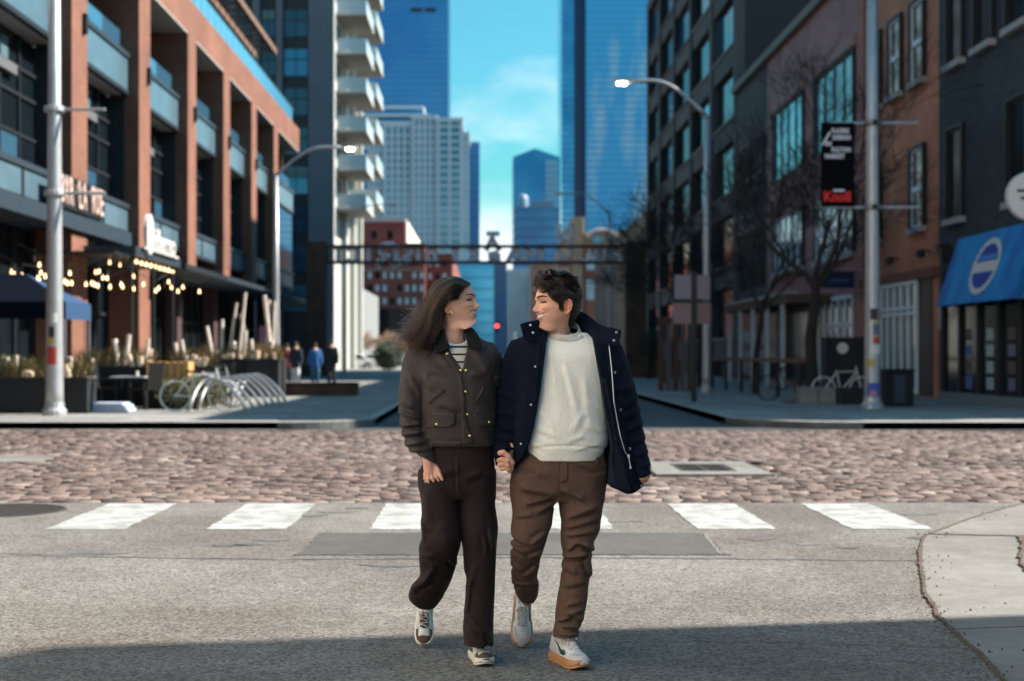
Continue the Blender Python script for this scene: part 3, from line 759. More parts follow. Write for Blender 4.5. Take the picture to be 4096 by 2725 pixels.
# last bay: bright glass corner
pbox('window', bb, FX-.5,FX-.42, 82.2,YE-.3, 6.6,10.2, M_glassb)
# roof balustrade
for k in range(38):
    y = 34+1.5*k
    if y > YE-1.4: break
    pbox('pane', bb, FX-.28,FX-.25, y+.03,y+1.45, TOPZ,TOPZ+1.12, mat('balustrade_glass', (.10,.30,.44), rough=.08, spec=.9, metal=.3))
b = MB(); b.box(FX-.31,FX-.22,34,YE-.3,TOPZ+1.12,TOPZ+1.17,M_mull); part('handrail', b, bb)
# shop sign letters on the louvre level
sg = empty('shop_sign', (FX+.12,41.6,5.98), 0, 'tall pale letters of the restaurant sign across the first brick pier', 'sign')
MT = Matrix(((0,0,1,0),(1,0,0,0),(0,1,0,0),(0,0,0,1)))
for ch, y in zip('BAR LA RUE', np.linspace(-2.05,2.05,10)):
    if ch != ' ': text_mesh(ch, 1.12, .10, mat('rose_letter', (.60,.42,.36), rough=.5), 'letter', sg, Matrix.Translation(Vector((.02,y,0))) @ MT, width=.33, bold=.012)
b = MB(); b.box(-.06,-.02,-2.3,2.3,-.5,.5,M_black); b.build('backing', sg)
b = MB()
for zz in (-.42,.42): b.box(-.02,.03,-2.3,2.3,zz-.03,zz+.03,M_mull)
b.build('rail', sg)
sg2 = empty('shop_sign', (FX+1.62,45.4,4.95), 0, 'white disc and white lettering standing on the entrance canopy', 'sign')
b = MB(); n = 32; b.prism([(-1.75+.42*math.cos(2*PI*k/n), .12+.62*math.sin(2*PI*k/n)) for k in range(n)], -.06, .06, M_signw, 'x'); b.build('disc', sg2)
text_mesh('iderno', 1.05, .08, M_signw, 'lettering', sg2, Matrix.Translation(Vector((0,.35,-.02))) @ MT, width=2.9, bold=.01)
b = MB(); b.box(-.04,.04,-2.4,2.3,-.36,-.30,M_signw); b.build('rail', sg2)
# rooftop pergola
pg = empty('rooftop_pergola', (-14,74,TOPZ), 0, 'brown timber pergola on the roof of the brick building', 'pergola')
b = MB(); b.box(-13.2,-13.0,52,88,19.9,20.25,M_wood); part('beam', b, pg)
b = MB(); b.box(-14.3,-14.1,52,87,19.5,19.85,M_wood); part('beam', b, pg)
b = MB(); b.box(-17,-16.8,52,87,19.5,19.85,M_wood); part('beam', b, pg)
for k in range(24):
    b = MB(); b.box(-17.2,-13.0,52.6+1.5*k,52.78+1.5*k,19.86,20.05,M_wood); part('slat', b, pg)
for y in (54,65,76,86):
    b = MB(); b.box(-14.3,-14.1,y,y+.2,TOPZ-.1,19.5,M_wood); part('post', b, pg)

# apartment tower with white street side and balconies
M_twg = mat('grey_concrete', (.125,.125,.145), rough=.8, var=.08, vscale=.4)  # the front's shade is put into this grey; the sunlit side stays white
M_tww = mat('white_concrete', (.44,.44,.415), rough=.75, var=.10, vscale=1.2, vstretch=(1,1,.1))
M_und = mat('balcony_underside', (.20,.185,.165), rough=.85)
M_twgl = mat('tower_glass', (.018,.045,.085), rough=.07, spec=.9, var=.5, vscale=.35)
TX, TY = -12.05, 112.0
tw = empty('apartment_tower', (TX-8,TY+12,0), 0, 'tall grey apartment tower with white side and stacked balconies', 'building')
pbox('wall', tw, -30,TX-.4, TY+.35,TY+26, 0,52, M_black)
for x0, x1 in [(-30,-24.0),(-22.3,-21.7),(-20.35,-19.75),(-18.45,-17.9),(-16.6,-16.1),(-14.05,-12.05)]:
    pbox('pilaster', tw, x0,x1, TY-.12,TY+.5, 0,52, M_twg)
cols_ = [(-24,-22.3),(-21.7,-20.35),(-19.75,-18.45),(-17.9,-16.6),(-16.1,-14.05)]
M_twbl = mat('tower_blind', (.10,.15,.14), rough=.5)
wm = {}
for f in range(16):
    z = 1.0+3.1*f
    for ci, (x0, x1) in enumerate(cols_):
        if f < 1: continue
        w_ = pbox('window', tw, x0+.12,x1-.12, TY+.22,TY+.3, z+.65,z+2.75, M_twgl if ci < 4 else (M_glassb if f%3 == 1 else M_twgl))
        b = MB(); b.box(x0+.12,x1-.12,TY+.17,TY+.23,z+1.9,z+1.98,M_mull); b.box((x0+x1)/2-.03,(x0+x1)/2+.03,TY+.17,TY+.23,z+.65,z+2.75,M_mull); part('frame', b, w_)
        if (f*7+ci*3)%5 == 0:
            b = MB(); b.box(x0+.16,x1-.16,TY+.19,TY+.215,z+2.0,z+2.7,M_twbl); part('blind', b, w_)
pbox('side_wall', tw, TX-.4,TX+.02, TY+.02,TY+26, 0,52, M_tww)
for y0, y1 in ((TY+5.2,TY+6.1),(TY+12.5,TY+13.4),(TY+19.5,TY+20.5)):
    pbox('rib', tw, TX+.02,TX+.5, y0,y1, 0,52, M_tww)
rail_g = mat('balcony_glass', (.36,.44,.48), rough=.3, spec=.6)
for f in range(16):
    for st, (y0, y1) in enumerate(((TY+1.2,TY+8.2),(TY+11.5,TY+19))):
        z = 13.0+3.1*f+(1.55 if st else 0)-.0
        if z > 50: continue
        bl = pbox('balcony', tw, TX+.0,TX+2.5, y0,y1, z-.11,z+.11, M_tww)
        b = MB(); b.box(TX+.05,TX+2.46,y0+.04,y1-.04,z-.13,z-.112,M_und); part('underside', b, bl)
        b = MB(); b.box(TX+2.42,TX+2.46,y0,y1,z+.15,z+1.15,rail_g); b.box(TX+.1,TX+2.42,y0,y0+.04,z+.15,z+1.15,rail_g); part('guard', b, bl)
        b = MB(); b.box(TX+.02,TX+.10,y0+.8,y0+3.2,z+.1,z+2.4,M_twgl); part('door', b, bl)
        b = MB(); b.box(TX+2.44,TX+2.50,y0,y1,z+1.15,z+1.21,M_mull); part('handrail', b, bl)
# second lower block joining the white side to the ground
M_brown = mat('rusted_steel', (.085,.045,.028), rough=.85, var=.45, vscale=1.6, detail=6)
# ------------------------------------------------------------------ right side of the street
M_bbrick = brick_mat('black_brick', (.042,.056,.068), (.020,.027,.033), (.006,.008,.009), var=.45)
M_rbrick = brick_mat('rust_brick', (.50,.175,.085), (.40,.14,.068), (.30,.19,.14), var=.34)
M_pbrick = brick_mat('plum_brick', (.36,.165,.15), (.25,.115,.11), (.30,.20,.19), var=.3)
M_gstone = mat('grey_render', (.055,.060,.063), rough=.85, var=.35, vscale=.5)
M_sill = mat('stone_sill', (.33,.32,.31), rough=.8)
M_sash = mat('pale_sash', (.62,.70,.74), rough=.5)
M_rglass = mat('old_window_glass', (.012,.026,.034), rough=.10, spec=.9, var=.6, vscale=1.5)
M_cornice = mat('grey_cornice', (.17,.155,.135), rough=.8, var=.2)
RX = 12.8
def rwindow(parent, yc, w_, z0, z1, frame, glass, sill=True, mull=0, split=None, rec=.22):
    """a window let into a wall on the right: opening back panel, glass, sash bars, sill"""
    y0, y1 = yc-w_/2, yc+w_/2
    o = pbox('window', parent, RX-.005,RX+.02, y0,y1, z0,z1, glass)
    b = MB(); t = .07
    b.box(RX-.05,RX-.006,y0,y0+t,z0,z1,frame); b.box(RX-.05,RX-.006,y1-t,y1,z0,z1,frame); b.box(RX-.05,RX-.006,y0+t,y1-t,z1-t,z1,frame); b.box(RX-.05,RX-.006,y0+t,y1-t,z0,z0+t,frame)
    if split: b.box(RX-.055,RX-.006,y0+t,y1-t,split-.08,split+.08,frame)
    for k in range(mull): ym = y0+(y1-y0)*(k+1)/(mull+1); b.box(RX-.05,RX-.006,ym-.05,ym+.05,z0+t,z1-t,frame)
    part('frame', b, o)
    if sill:
        b = MB(); b.box(RX-.20,RX,y0-.12,y1+.12,z0-.17,z0-.002,M_sill); part('sill', b, o)
    b = MB(); b.box(RX-.12,RX-.004,y0-.10,y0,z0,z1+.08,M_black); b.box(RX-.12,RX-.004,y1,y1+.10,z0,z1+.08,M_black); b.box(RX-.12,RX-.004,y0,y1,z1,z1+.08,M_black); part('reveal', b, o)
    return o
# dark brick building on the far corner
db = empty('dark_brick_building', (RX+4,35,0), 0, 'black brick corner building with the blue awning on the right', 'building')
pbox('wall', db, RX,RX+14, 30.2,40.28, .1,15.2, M_bbrick)
for yc, w_ in ((38.75,1.2),(36.5,1.25),(34.2,1.3),(31.9,1.25)):
    rwindow(db, yc, w_, 9.35, 11.9, M_black, M_glassd)
for yc in (38.75,34.2,31.6): rwindow(db, yc, 1.2, 5.1, 7.55, M_black, M_glassd)
pbox('cornice', db, RX-.25,RX+14, 30.0,40.26, 15.2,15.6, M_black)
sf = pbox('shop_window', db, RX-.03,RX, 31.0,39.7, .35,3.6, M_glassd)
for k in range(7): 
    b = MB(); b.box(RX-.12,RX-.031,31+k*1.45-.06,31+k*1.45+.06,.2,3.7,M_black); part('frame', b, sf)
b = MB(); b.box(RX-.14,RX-.032,31,39.7,2.75,2.87,M_black); b.box(RX-.16,RX-.03,31,39.7,.14,.36,mat('pale_plinth', (.13,.16,.17), rough=.7)); part('frame', b, sf)
for y, m_ in ((37.7,mat('display_a', (.05,.10,.32), rough=.5)),(36.1,mat('display_b', (.32,.42,.40), rough=.5)),(34.6,mat('display_c', (.12,.12,.20), rough=.5)),(33.2,mat('display_a', (.1,.1,.1)))):
    for q in range(4):
        b = MB(); b.box(RX-.036,RX-.031,y-.25,y+.25,.5+.42*q,.80+.42*q, m_ if (q%2 == 0 or 'b' in m_.name[-1]) else mat('display_d', (.10,.075,.06), rough=.6)); part('display', b, sf)
b = MB(); b.box(RX-.09,RX-.0,39.75,40.1,2.1,2.75,M_sill); part('notice', b, db)
b = MB(); b.box(RX-.3,RX,39.35,39.6,4.15,4.45,M_black); b.box(RX-.35,RX,38.95,39.15,3.9,4.3,M_black); part('wall_lamp', b, db)
aw = empty('awning', (RX-.3,35.7,3.4), 0, 'bright blue slatted awning with an oval emblem', 'awning')
M_aw = mat('blue_canvas', (.002,.12,.42), rough=.6, col2=(.004,.26,.62), vscale=.9, vstretch=(1,1,.5))
A0, A1 = Vector((RX-.02,0,4.50)), Vector((RX-.62,0,2.68)); nn = (A1-A0).cross(Vector((0,1,0))).normalized()
if nn.x > 0: nn = -nn
ny = 30; ya, yb_ = 32.9, 38.5
for k in range(ny):
    y0 = ya+(yb_-ya)*k/ny; y1 = ya+(yb_-ya)*(k+1)/ny
    b = MB(); q = [A0+Vector((0,y0+.012,0)), A0+Vector((0,y1-.012,0)), A1+Vector((0,y1-.012,0)), A1+Vector((0,y0+.012,0))]
    b.add([p for p in q]+[p+nn*.03 for p in q], [(0,1,2,3),(7,6,5,4),(0,4,5,1),(1,5,6,2),(2,6,7,3),(3,7,4,0)], M_aw); part('slat', b, aw)
b = MB(); b.add([A0+Vector((0,ya+.02,-.02)),A1+Vector((0,ya+.02,0)),(RX-.02,ya+.02,2.68)], [(0,1,2)], M_aw); part('end_panel', b, aw)
b = MB(); b.add([A0+Vector((0,yb_-.02,-.02)),A1+Vector((0,yb_-.02,0)),(RX-.02,yb_-.02,2.68)], [(0,1,2)], M_aw); part('end_panel', b, aw)
b = MB(); b.tube([(RX-.60,ya-.6,2.72),(RX-.02,ya-.6,2.72)], .05, mat('copper_pipe', (.35,.16,.14), rough=.5), 8); part('bracket', b, aw)
ax = (A1-A0).normalized()
def on_aw(u, v, off): return A0.lerp(A1,.5)+Vector((0,35.55-u,0))+ax*(-v)+nn*off
b = MB(); n = 44
ring_o = [on_aw((.92+(.05 if k%2 else 0))*math.cos(2*PI*k/n), (.72+(.05 if k%2 else 0))*math.sin(2*PI*k/n), .036) for k in range(n)]; ring_i = [on_aw(.78*math.cos(2*PI*k/n), .60*math.sin(2*PI*k/n), .036) for k in range(n)]
b.add(ring_o+ring_i, [(k,(k+1)%n,n+(k+1)%n,n+k) for k in range(n)], M_signw); part('emblem_border', b, aw)
b = MB(); b.add([on_aw(.76*math.cos(2*PI*k/n), .58*math.sin(2*PI*k/n), .035) for k in range(n)], [tuple(range(n))], mat('emblem_blue', (.008,.035,.30), rough=.6)); part('emblem', b, aw)
b = MB(); b.add([on_aw(-.80,-.16,.040),on_aw(.80,-.16,.040),on_aw(.82,.12,.040),on_aw(-.82,.12,.040)], [(0,1,2,3)], M_signw); part('emblem_band', b, aw)
b = MB(); b.add([on_aw(-.62,.16,.040),on_aw(.62,.16,.040),on_aw(.62,.30,.040),on_aw(-.62,.30,.040)], [(0,1,2,3)], mat('emblem_pale', (.05,.22,.55), rough=.6)); part('emblem_band', b, aw)
# round hanging sign on the corner building
hs = empty('hanging_sign', (RX-.7,31,4.8), 0, 'round white projecting sign at the right edge above the awning', 'sign')
n = 36; hy = 31.0
b = MB(); b.prism([(11.86+.54*math.cos(2*PI*k/n), 4.84+.54*math.sin(2*PI*k/n)) for k in range(n)], hy-.09, hy+.09, M_signw, 'y'); part('disc', b, hs)
b = MB(); b.tube([(11.9,hy,5.38),(11.9,hy,5.6),(RX,hy,5.6)], .035, M_black, 8); part('bracket', b, hs)
b = MB(); b.box(11.52,11.95,hy-.098,hy-.091,4.92,4.98,M_black); b.box(11.6,12.0,hy-.098,hy-.091,4.76,4.82,M_black); part('lettering', b, hs)
# rust brick building
rb = empty('rust_brick_building', (RX+4,44.4,0), 0, 'narrow rust brown brick building with white sash windows', 'building')
pbox('wall', rb, RX+.02,RX+14, 40.30,48.60, .1,15.6, M_rbrick)
for yc in (42.15,44.45,46.75): rwindow(rb, yc, 1.25, 9.5, 11.85, M_sash, M_rglass, split=10.65)
for yc in (42.15,46.75): rwindow(rb, yc, 1.25, 5.15, 7.5, M_sash, M_rglass, split=6.3)
rwindow(rb, 44.45, 1.25, 5.15, 7.5, M_sash, M_rglass, split=6.3) if False else None
sf = pbox('shop_window', rb, RX-.01,RX+.03, 42.2,46.0, .25,3.55, M_rglass)
b = MB()
for y in (42.2,43.0,43.75,44.5,45.25,45.95): b.box(RX-.10,RX-.012,y-.05,y+.05,.2,3.6,M_sash)
for z in (.3,2.62,2.80,3.55): b.box(RX-.11,RX-.013,42.2,46.0,z-.05,z+.05,M_sash)
part('frame', b, sf)
pbox('door', rb, RX-.02,RX+.03, 40.9,42.0, .2,3.6, M_black)
b = MB(); b.box(RX-.15,RX+.02,40.4,48.4,3.62,3.9,mat('rust_lintel', (.16,.065,.04), rough=.85)); part('lintel', b, rb)
for y in (41.0,44.2):
    b = MB(); b.tube([(RX,y,4.35),(RX-.3,y,4.4)], .03, M_black, 6); b.lathe([(.05,0),(.14,-.06),(.13,-.22),(.02,-.26)], M_black, (RX-.3,y,4.42), 10); part('wall_lamp', b, rb)
b = MB(); b.tube([(RX-.03,48.3,.1),(RX-.03,48.3,15)], .06, mat('downpipe', (.30,.14,.10), rough=.6), 8); part('downpipe', b, rb)
# plum brick building with big workshop windows
pb = empty('plum_brick_building', (RX+4,57,0), 0, 'plum red brick building with wide workshop windows', 'building')
pbox('wall', pb, RX+.01,RX+14, 48.62,65.0, .1,14.7, M_pbrick)
pbox('cornice', pb, RX-.28,RX+14, 48.64,73.0, 14.7,15.05, M_cornice)
M_brt = mat('sky_window', (.16,.34,.42), rough=.06, spec=1, metal=.55, var=.35, vscale=.8)
for yc, g in ((52.35,mat('mixed_window', (.11,.19,.21), rough=.08, spec=.9, metal=.25, var=.7, vscale=1.1)),(60.3,M_brt)):
    rwindow(pb, yc, 5.8, 9.0, 12.0, M_steelgrey, g, sill=False, mull=3)
    rwindow(pb, yc, 5.8, 4.95, 7.3, M_sash, g, mull=4, split=6.0)
    b = MB(); b.box(RX-.16,RX-.006,yc-3.1,yc+3.1,12.1,12.5,mat('pink_lintel', (.34,.19,.16), rough=.85)); part('lintel', b, pb)
sf = pbox('shop_window', pb, RX-.02,RX+.0, 49.6,54.6, .3,3.4, M_rglass)
b = MB()
for y in np.linspace(49.6,54.6,6): b.box(RX-.1,RX-.021,y-.06,y+.06,.3,3.4,M_sash)
b.box(RX-.1,RX-.022,49.6,54.6,2.35,2.5,M_sash); b.box(RX-.1,RX-.022,49.6,54.6,3.35,3.5,M_sash); part('frame', b, sf)
b = MB()
for y0 in (50.5,51.6,52.7): b.box(RX-.04,RX-.021,y0,y0+.5,1.2,2.2,mat('warm_poster', (.42,.34,.26), rough=.6))
part('poster', b, sf)
cp = pbox('shop_canopy', pb, RX-1.7,RX, 52.5,66.0, 3.30,3.62, mat('brown_fascia', (.10,.06,.04), rough=.8, var=.3))
b = MB(); b.box(RX-1.75,RX-1.3,52.5,66,3.625,3.72,mat('pale_flashing', (.35,.34,.31), rough=.7, var=.4, vscale=1.5)); part('flashing', b, cp)
for y in (54,57,60,63,65.8):
    b = MB(); b.box(RX-1.65,RX-1.5,y-.08,y+.08,.1,3.3,mat('canopy_post', (.52,.56,.58), rough=.6)); part('post', b, cp)
pbox('shop_window', pb, RX-.03,RX, 56,65, .3,3.2, M_glassd)
# grey rendered building
gb = empty('grey_building', (RX+4,69,0), 0, 'low grey rendered building with narrow blue windows between the plum brick and the dark block', 'building')
pbox('wall', gb, RX+.03,RX+14, 65.02,72.9, .1,14.68, M_gstone)
for yc in (66.3,67.9,69.6,71.3):
    rwindow(gb, yc, .9, 8.6, 11.6, M_mull, M_brt, sill=False, split=9.9); rwindow(gb, yc, .9, 4.6, 7.4, M_mull, M_rglass, sill=False)
pbox('shop_window', gb, RX-.0,RX+.04, 65.6,72.4, .3,3.3, M_glassd)
# dark office block
M_dk = mat('dark_concrete', (.014,.016,.020), rough=.8, var=.15, vscale=.5)
M_dkl = mat('grey_precast', (.060,.057,.060), rough=.85, var=.15, vscale=.6)
M_winb = mat('blue_reflective_glass', (.02,.20,.42), rough=.05, spec=1, metal=.7, var=.35, vscale=.5)
ob = empty('office_block', (RX+5,93,0), 0, 'dark concrete office block of six storeys behind the low brick buildings', 'building')
pbox('wall', ob, RX+.45,RX+18, 73.0,114, 0,28.6, M_dk)
pbox('parapet', ob, RX,RX+18, 73.0,114, 28.62,29.4, M_dk)
PYs = [73.0,81.0,89.2,97.3,105.4,113.0]
for i, y in enumerate(PYs): pbox('pier', ob, RX-.0,RX+.44, y,y+1.0, 0,28.6, M_dkl if i < 2 else M_dk)
for i in range(5):
    a, c = PYs[i]+1.0, PYs[i+1]
    for f in range(7):
        z = 1.0+3.86*f+.08
        sp_ = pbox('spandrel', ob, RX+.10,RX+.44, a,c, z,z+1.05, M_dkl if i < 3 else M_dk)
        b = MB(); b.box(RX+.02,RX+.44,a,c,z+1.05,z+1.2,M_cornice if i < 2 else M_dkl); part('sill', b, sp_)
        for k in range(4):
            w_ = pbox('window', ob, RX+.36,RX+.43, a+(c-a)*k/4+.06,a+(c-a)*(k+1)/4-.06, z+1.22,z+3.84, M_winb if (k == 0 and (i*5+f*3)%4 != 1) or (i*3+f+k)%7 == 0 else M_glassd)
# ------------------------------------------------------------------ the skyline down the street
def tower(name, label, x0, x1, y0, y1, h, m, band_m=None, fl=4.0, proud=.15, bh=.8, z0=0):
    root = empty(name, ((x0+x1)/2,(y0+y1)/2,0), 0, label, 'building')
    pbox('glazing', root, x0,x1,y0,y1, z0,h, m)
    if band_m:
        me = MB(); me.box(x0-proud,x1+proud,y0-proud,y1+proud,0,bh,band_m); mm = me.mesh('floor_band')
        k = 0; z = z0+fl
        while z < h-.5 and k < 120:
            o = mesh_obj('floor_band', mm, root); o.matrix_parent_inverse = Matrix.Translation(-Vector(root.location)); o.location = (0,0,z); z += fl; k += 1
    return root
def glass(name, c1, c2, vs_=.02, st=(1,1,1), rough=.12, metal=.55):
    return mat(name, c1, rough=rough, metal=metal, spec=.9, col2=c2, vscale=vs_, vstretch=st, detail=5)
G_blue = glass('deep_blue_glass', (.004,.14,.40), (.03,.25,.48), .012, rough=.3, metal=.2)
G_blue2 = glass('pale_patched_glass', (.005,.34,.62), (.38,.54,.62), .024, (1.6,1,.30), rough=.35, metal=0)  # pale patches paint reflections into the glass colour
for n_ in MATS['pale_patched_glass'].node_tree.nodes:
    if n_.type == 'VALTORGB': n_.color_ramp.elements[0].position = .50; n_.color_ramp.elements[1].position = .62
M_band = mat('blue_band', (.06,.26,.46), rough=.5)
M_band2 = mat('pale_band', (.22,.40,.52), rough=.6)
def fx(px, Y): return gx(px, Y)
# two glass towers that close the street, 900 m away
t1 = tower('glass_tower', 'deep blue glass tower behind the balconies, left of the sky gap', fx(330,900), fx(448,900), 900, 960, 300, G_blue, mat('blue_band_dark', (.012,.15,.37), rough=.3, metal=.3), 4.0, .1, .5)
b = MB()
for x0, x1 in ((411,422),(425,436)): b.box(fx(x0,900),fx(x1,900),899.6,899.9,gz(12,900),gz(8,900),M_black)
part('vent', b, t1)
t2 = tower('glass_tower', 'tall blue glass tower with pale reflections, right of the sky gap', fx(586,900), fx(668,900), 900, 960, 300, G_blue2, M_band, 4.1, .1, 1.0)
pbox('edge_bay', t2, fx(562,900),fx(574.5,900), 905,955, 0,300, glass('edge_glass', (.01,.20,.40), (.06,.34,.55), .05))
pbox('recess', t2, fx(574.5,900),fx(586,900), 912,955, 0,300, mat('dark_recess', (.004,.05,.14), rough=.3))
for k in range(70):
    b = MB(); b.box(fx(562,900)-.2,fx(574,900),904.6,904.9,4+4.1*k,5+4.1*k,M_band); part('floor_band', b, t2)
# white condominium tower
M_wc = mat('pale_concrete', (.46,.49,.53), rough=.8); M_teal = glass('teal_glass', (.015,.13,.20), (.06,.24,.32), .08, metal=.3)
Y = 600
wt_ = empty('condominium_tower', (fx(415,Y),Y+15,0), 0, 'pale grid fronted condominium tower in front of the left glass tower', 'building')
def condo(xs0, xs1, top, yo=0, fl=3.1, cw=2.6):
    x0, x1 = fx(xs0,Y), fx(xs1,Y); h = gz(top,Y)
    pbox('glazing', wt_, x0,x1, Y+yo,Y+30, 0,h, M_teal)
    n = max(1, int(round((x1-x0)/cw)))
    cm = MB(); cm.box(0,1.2,Y+yo-.5,Y+yo,0,h,M_wc); me = cm.mesh('pilaster')
    for k in range(n+1):
        o = mesh_obj('pilaster', me, wt_); o.matrix_parent_inverse = Matrix.Translation(-Vector(wt_.location)); o.location = (x0+(x1-x0-.9)*k/n,0,0)
    fm = MB(); fm.box(x0,x1,Y+yo-.35,Y+yo,0,.9,M_wc); fe = fm.mesh('floor_slab'); z = 3
    while z < h-1:
        o = mesh_obj('floor_slab', fe, wt_); o.matrix_parent_inverse = Matrix.Translation(-Vector(wt_.location)); o.location = (0,0,z); z += fl
    pbox('roof', wt_, x0-.6,x1+.6,Y+yo-.8,Y+30,h,h+1.6,M_wc)
condo(368,384,131); condo(384.5,412,128,-2); condo(413,437,121,-4); condo(437.5,462,124,-6,cw=4.2); condo(462.5,468.5,137,-3)
pbox('penthouse', wt_, fx(428,Y),fx(448,Y),Y+2,Y+25,gz(121,Y),gz(119,Y),M_wc)
pbox('penthouse', wt_, fx(450,Y),fx(460,Y),Y+2,Y+25,gz(124,Y),gz(122,Y)+1,mat('bright_white', (.8,.8,.78), rough=.7))
tower('slim_blue_tower', 'slim blue tower at the right side of the pale condominium tower', fx(468.8,640), fx(479.5,640), 640, 665, gz(142,640), G_blue, M_band, 4, .05, .6)
# banded office
Y2 = 720
bo = empty('banded_office', (fx(395,Y2),Y2+20,0), 0, 'office with white curved bands showing above the condominium tower', 'building')
pbox('glazing', bo, fx(340,Y2),fx(423,Y2),Y2,Y2+40,0,gz(107,Y2),glass('office_glass', (.01,.11,.27), (.03,.2,.38), .03))
for k, (p0, p1) in enumerate(((106.5,108.8),(115,117.5),(122,124),(130,132),(139,141),(147,149),(156,158))):
    pbox('floor_band', bo, fx(340,Y2),fx(423 if k < 1 else (428 if k == 1 else 412),Y2)+.5,Y2-1.5-(k == 1)*2,Y2+41,gz(p1,Y2),gz(p0,Y2),mat('white_band', (.62,.64,.66), rough=.7))
# gabled blue tower with the lower block before it
Yg = 700
gt = empty('gabled_tower', (fx(536,Yg),Yg+20,0), 0, 'blue glass tower with a pointed gable in the middle of the street gap', 'building')
b = MB(); b.prism([(fx(513,Yg),0),(fx(560,Yg),0),(fx(560,Yg),gz(157,Yg)),(fx(534.5,Yg),gz(148.5,Yg)),(fx(513,Yg),gz(157,Yg))], Yg, Yg+40, glass('gable_glass', (.008,.15,.34), (.03,.24,.42), .03), 'y'); part('glazing', b, gt)
pbox('side_bay', gt, fx(545.5,Yg),fx(557,Yg),Yg-2,Yg,0,gz(160,Yg),glass('grey_glass', (.10,.20,.30), (.16,.28,.38), .05, metal=.3))
for k in range(16): pbox('floor_band', gt, fx(545,Yg),fx(557.4,Yg),Yg-2.3,Yg-2,gz(164+6*k,Yg)-1,gz(164+6*k,Yg)+.6,M_band2)
tower('low_glass_block', 'dark blue glass block standing in front of the gabled tower', fx(513.5,620), fx(560,620), 620, 650, gz(207,620), glass('navy_glass', (.004,.06,.16), (.012,.13,.27), .05), mat('navy_band', (.01,.1,.2), rough=.4), 4, .1, .5)
rt = empty('rooftop_plant', (fx(545,628),630,gz(207,620)), 0, 'grey rooftop plant and domed tank on the dark blue glass block', 'rooftop equipment')
b = MB(); b.lathe([(2.4,0),(2.4,5),(1.8,6.4),(.4,7)], mat('dome_metal', (.22,.30,.36), rough=.5), (fx(523,630),632,gz(207,620)), 14); part('dome', b, rt)
b = MB(); b.box(fx(532,630),fx(553,630),626,645,gz(207,620),gz(200,620),mat('plant_grey', (.22,.24,.26), rough=.8)); part('penthouse', b, rt)
tower('dark_slab_tower', 'narrow dark blue slab between the pale blue office and the grey columns', fx(494,520), fx(507,520), 520, 545, gz(262,520), mat('navy_slab', (.006,.05,.13), rough=.3, spec=.8))
tower('pale_blue_office', 'pale blue office behind the woman\'s head', fx(459,500), fx(493.8,500), 500, 530, gz(264,500), glass('pale_glass', (.03,.28,.45), (.08,.38,.52), .05), M_band, 4, .1, .5)
cp_ = tower('columned_building', 'pale grey columned block between the dark slab and the man\'s head', fx(507.5,430), fx(531,430), 430, 455, gz(270,430), glass('grey_blue_glass', (.06,.17,.24), (.12,.26,.32), .08, metal=.2))
for k in range(6): pbox('column', cp_, fx(508+4*k,430),fx(509.8+4*k,430),429,429.9,0,gz(268,430),M_wc)
tower('orange_block', 'small orange brick block beside the grey columned building', fx(531.5,380), fx(556,380), 380, 400, gz(262,380), brick_mat('orange_far', (.36,.14,.09), (.30,.12,.08), (.3,.2,.16)), None)
# red brick blocks on the left beyond the tower
M_rb2 = brick_mat('red_brick', (.23,.05,.040), (.19,.042,.034), (.2,.10,.08), var=.2)
M_cream = mat('cream_wall', (.62,.58,.48), rough=.8)
rb2 = empty('red_brick_building', (-19,265,0), 0, 'red brick building with a cream side wall and pale roof line', 'building')
Yr = 250
pbox('wall', rb2, fx(340,Yr),fx(405,Yr), Yr,Yr+54, 0,gz(222,Yr), M_rb2)
pbox('side_wall', rb2, fx(405,Yr)+.0,fx(405,Yr)+.35, Yr+.4,Yr+54, gz(246,Yr),gz(220,Yr), M_cream)
pbox('cornice', rb2, fx(340,Yr),fx(405.5,Yr), Yr-.4,Yr+54, gz(222,Yr),gz(218.5,Yr), mat('pink_cornice', (.46,.38,.36), rough=.8))
for px in (374,390,406): 
    if px < 400: pbox('window', rb2, fx(px-2.6,Yr),fx(px+2.6,Yr),Yr-.1,Yr+.1,gz(239,Yr),gz(231,Yr),M_glassd)
rb3 = empty('red_brick_terrace', (-14,210,0), 0, 'long low red brick terrace with rows of small windows behind the gate sign', 'building')
Yt = 200
pbox('wall', rb3, fx(340,Yt),fx(425,Yt), Yt,Yt+60, 0,gz(243,Yt), M_rb2)
pbox('wall', rb3, fx(425.1,Yt),fx(452,Yt), Yt+3,Yt+60, 0,gz(252,Yt), M_rb2)
for r_, py in enumerate((262,275,288,301)):
    for k in range(13):
        px = 370+7.4*k
        if px > 450 or (k*5+r_*3)%7 == 0: continue
        yy = Yt if px < 424 else Yt+3
        w_ = pbox('window', rb3, fx(px-1.8,Yt),fx(px+1.8,Yt),yy-.12,yy+.1,gz(py+3.4,Yt),gz(py-3,Yt), mat('pale_pane', (.42,.52,.54), rough=.3) if (k+r_)%4 != 2 else M_glassd)
b = MB(); b.box(fx(340,Yt),fx(426,Yt),Yt-.5,Yt,gz(270.5,Yt),gz(269,Yt),mat('stone_course', (.36,.22,.19), rough=.8)); part('course', b, rb3)
pbox('shop_window', rb3, fx(362,Yt),fx(412,Yt),Yt-.15,Yt+.1,.3,gz(309,Yt),M_glassd)
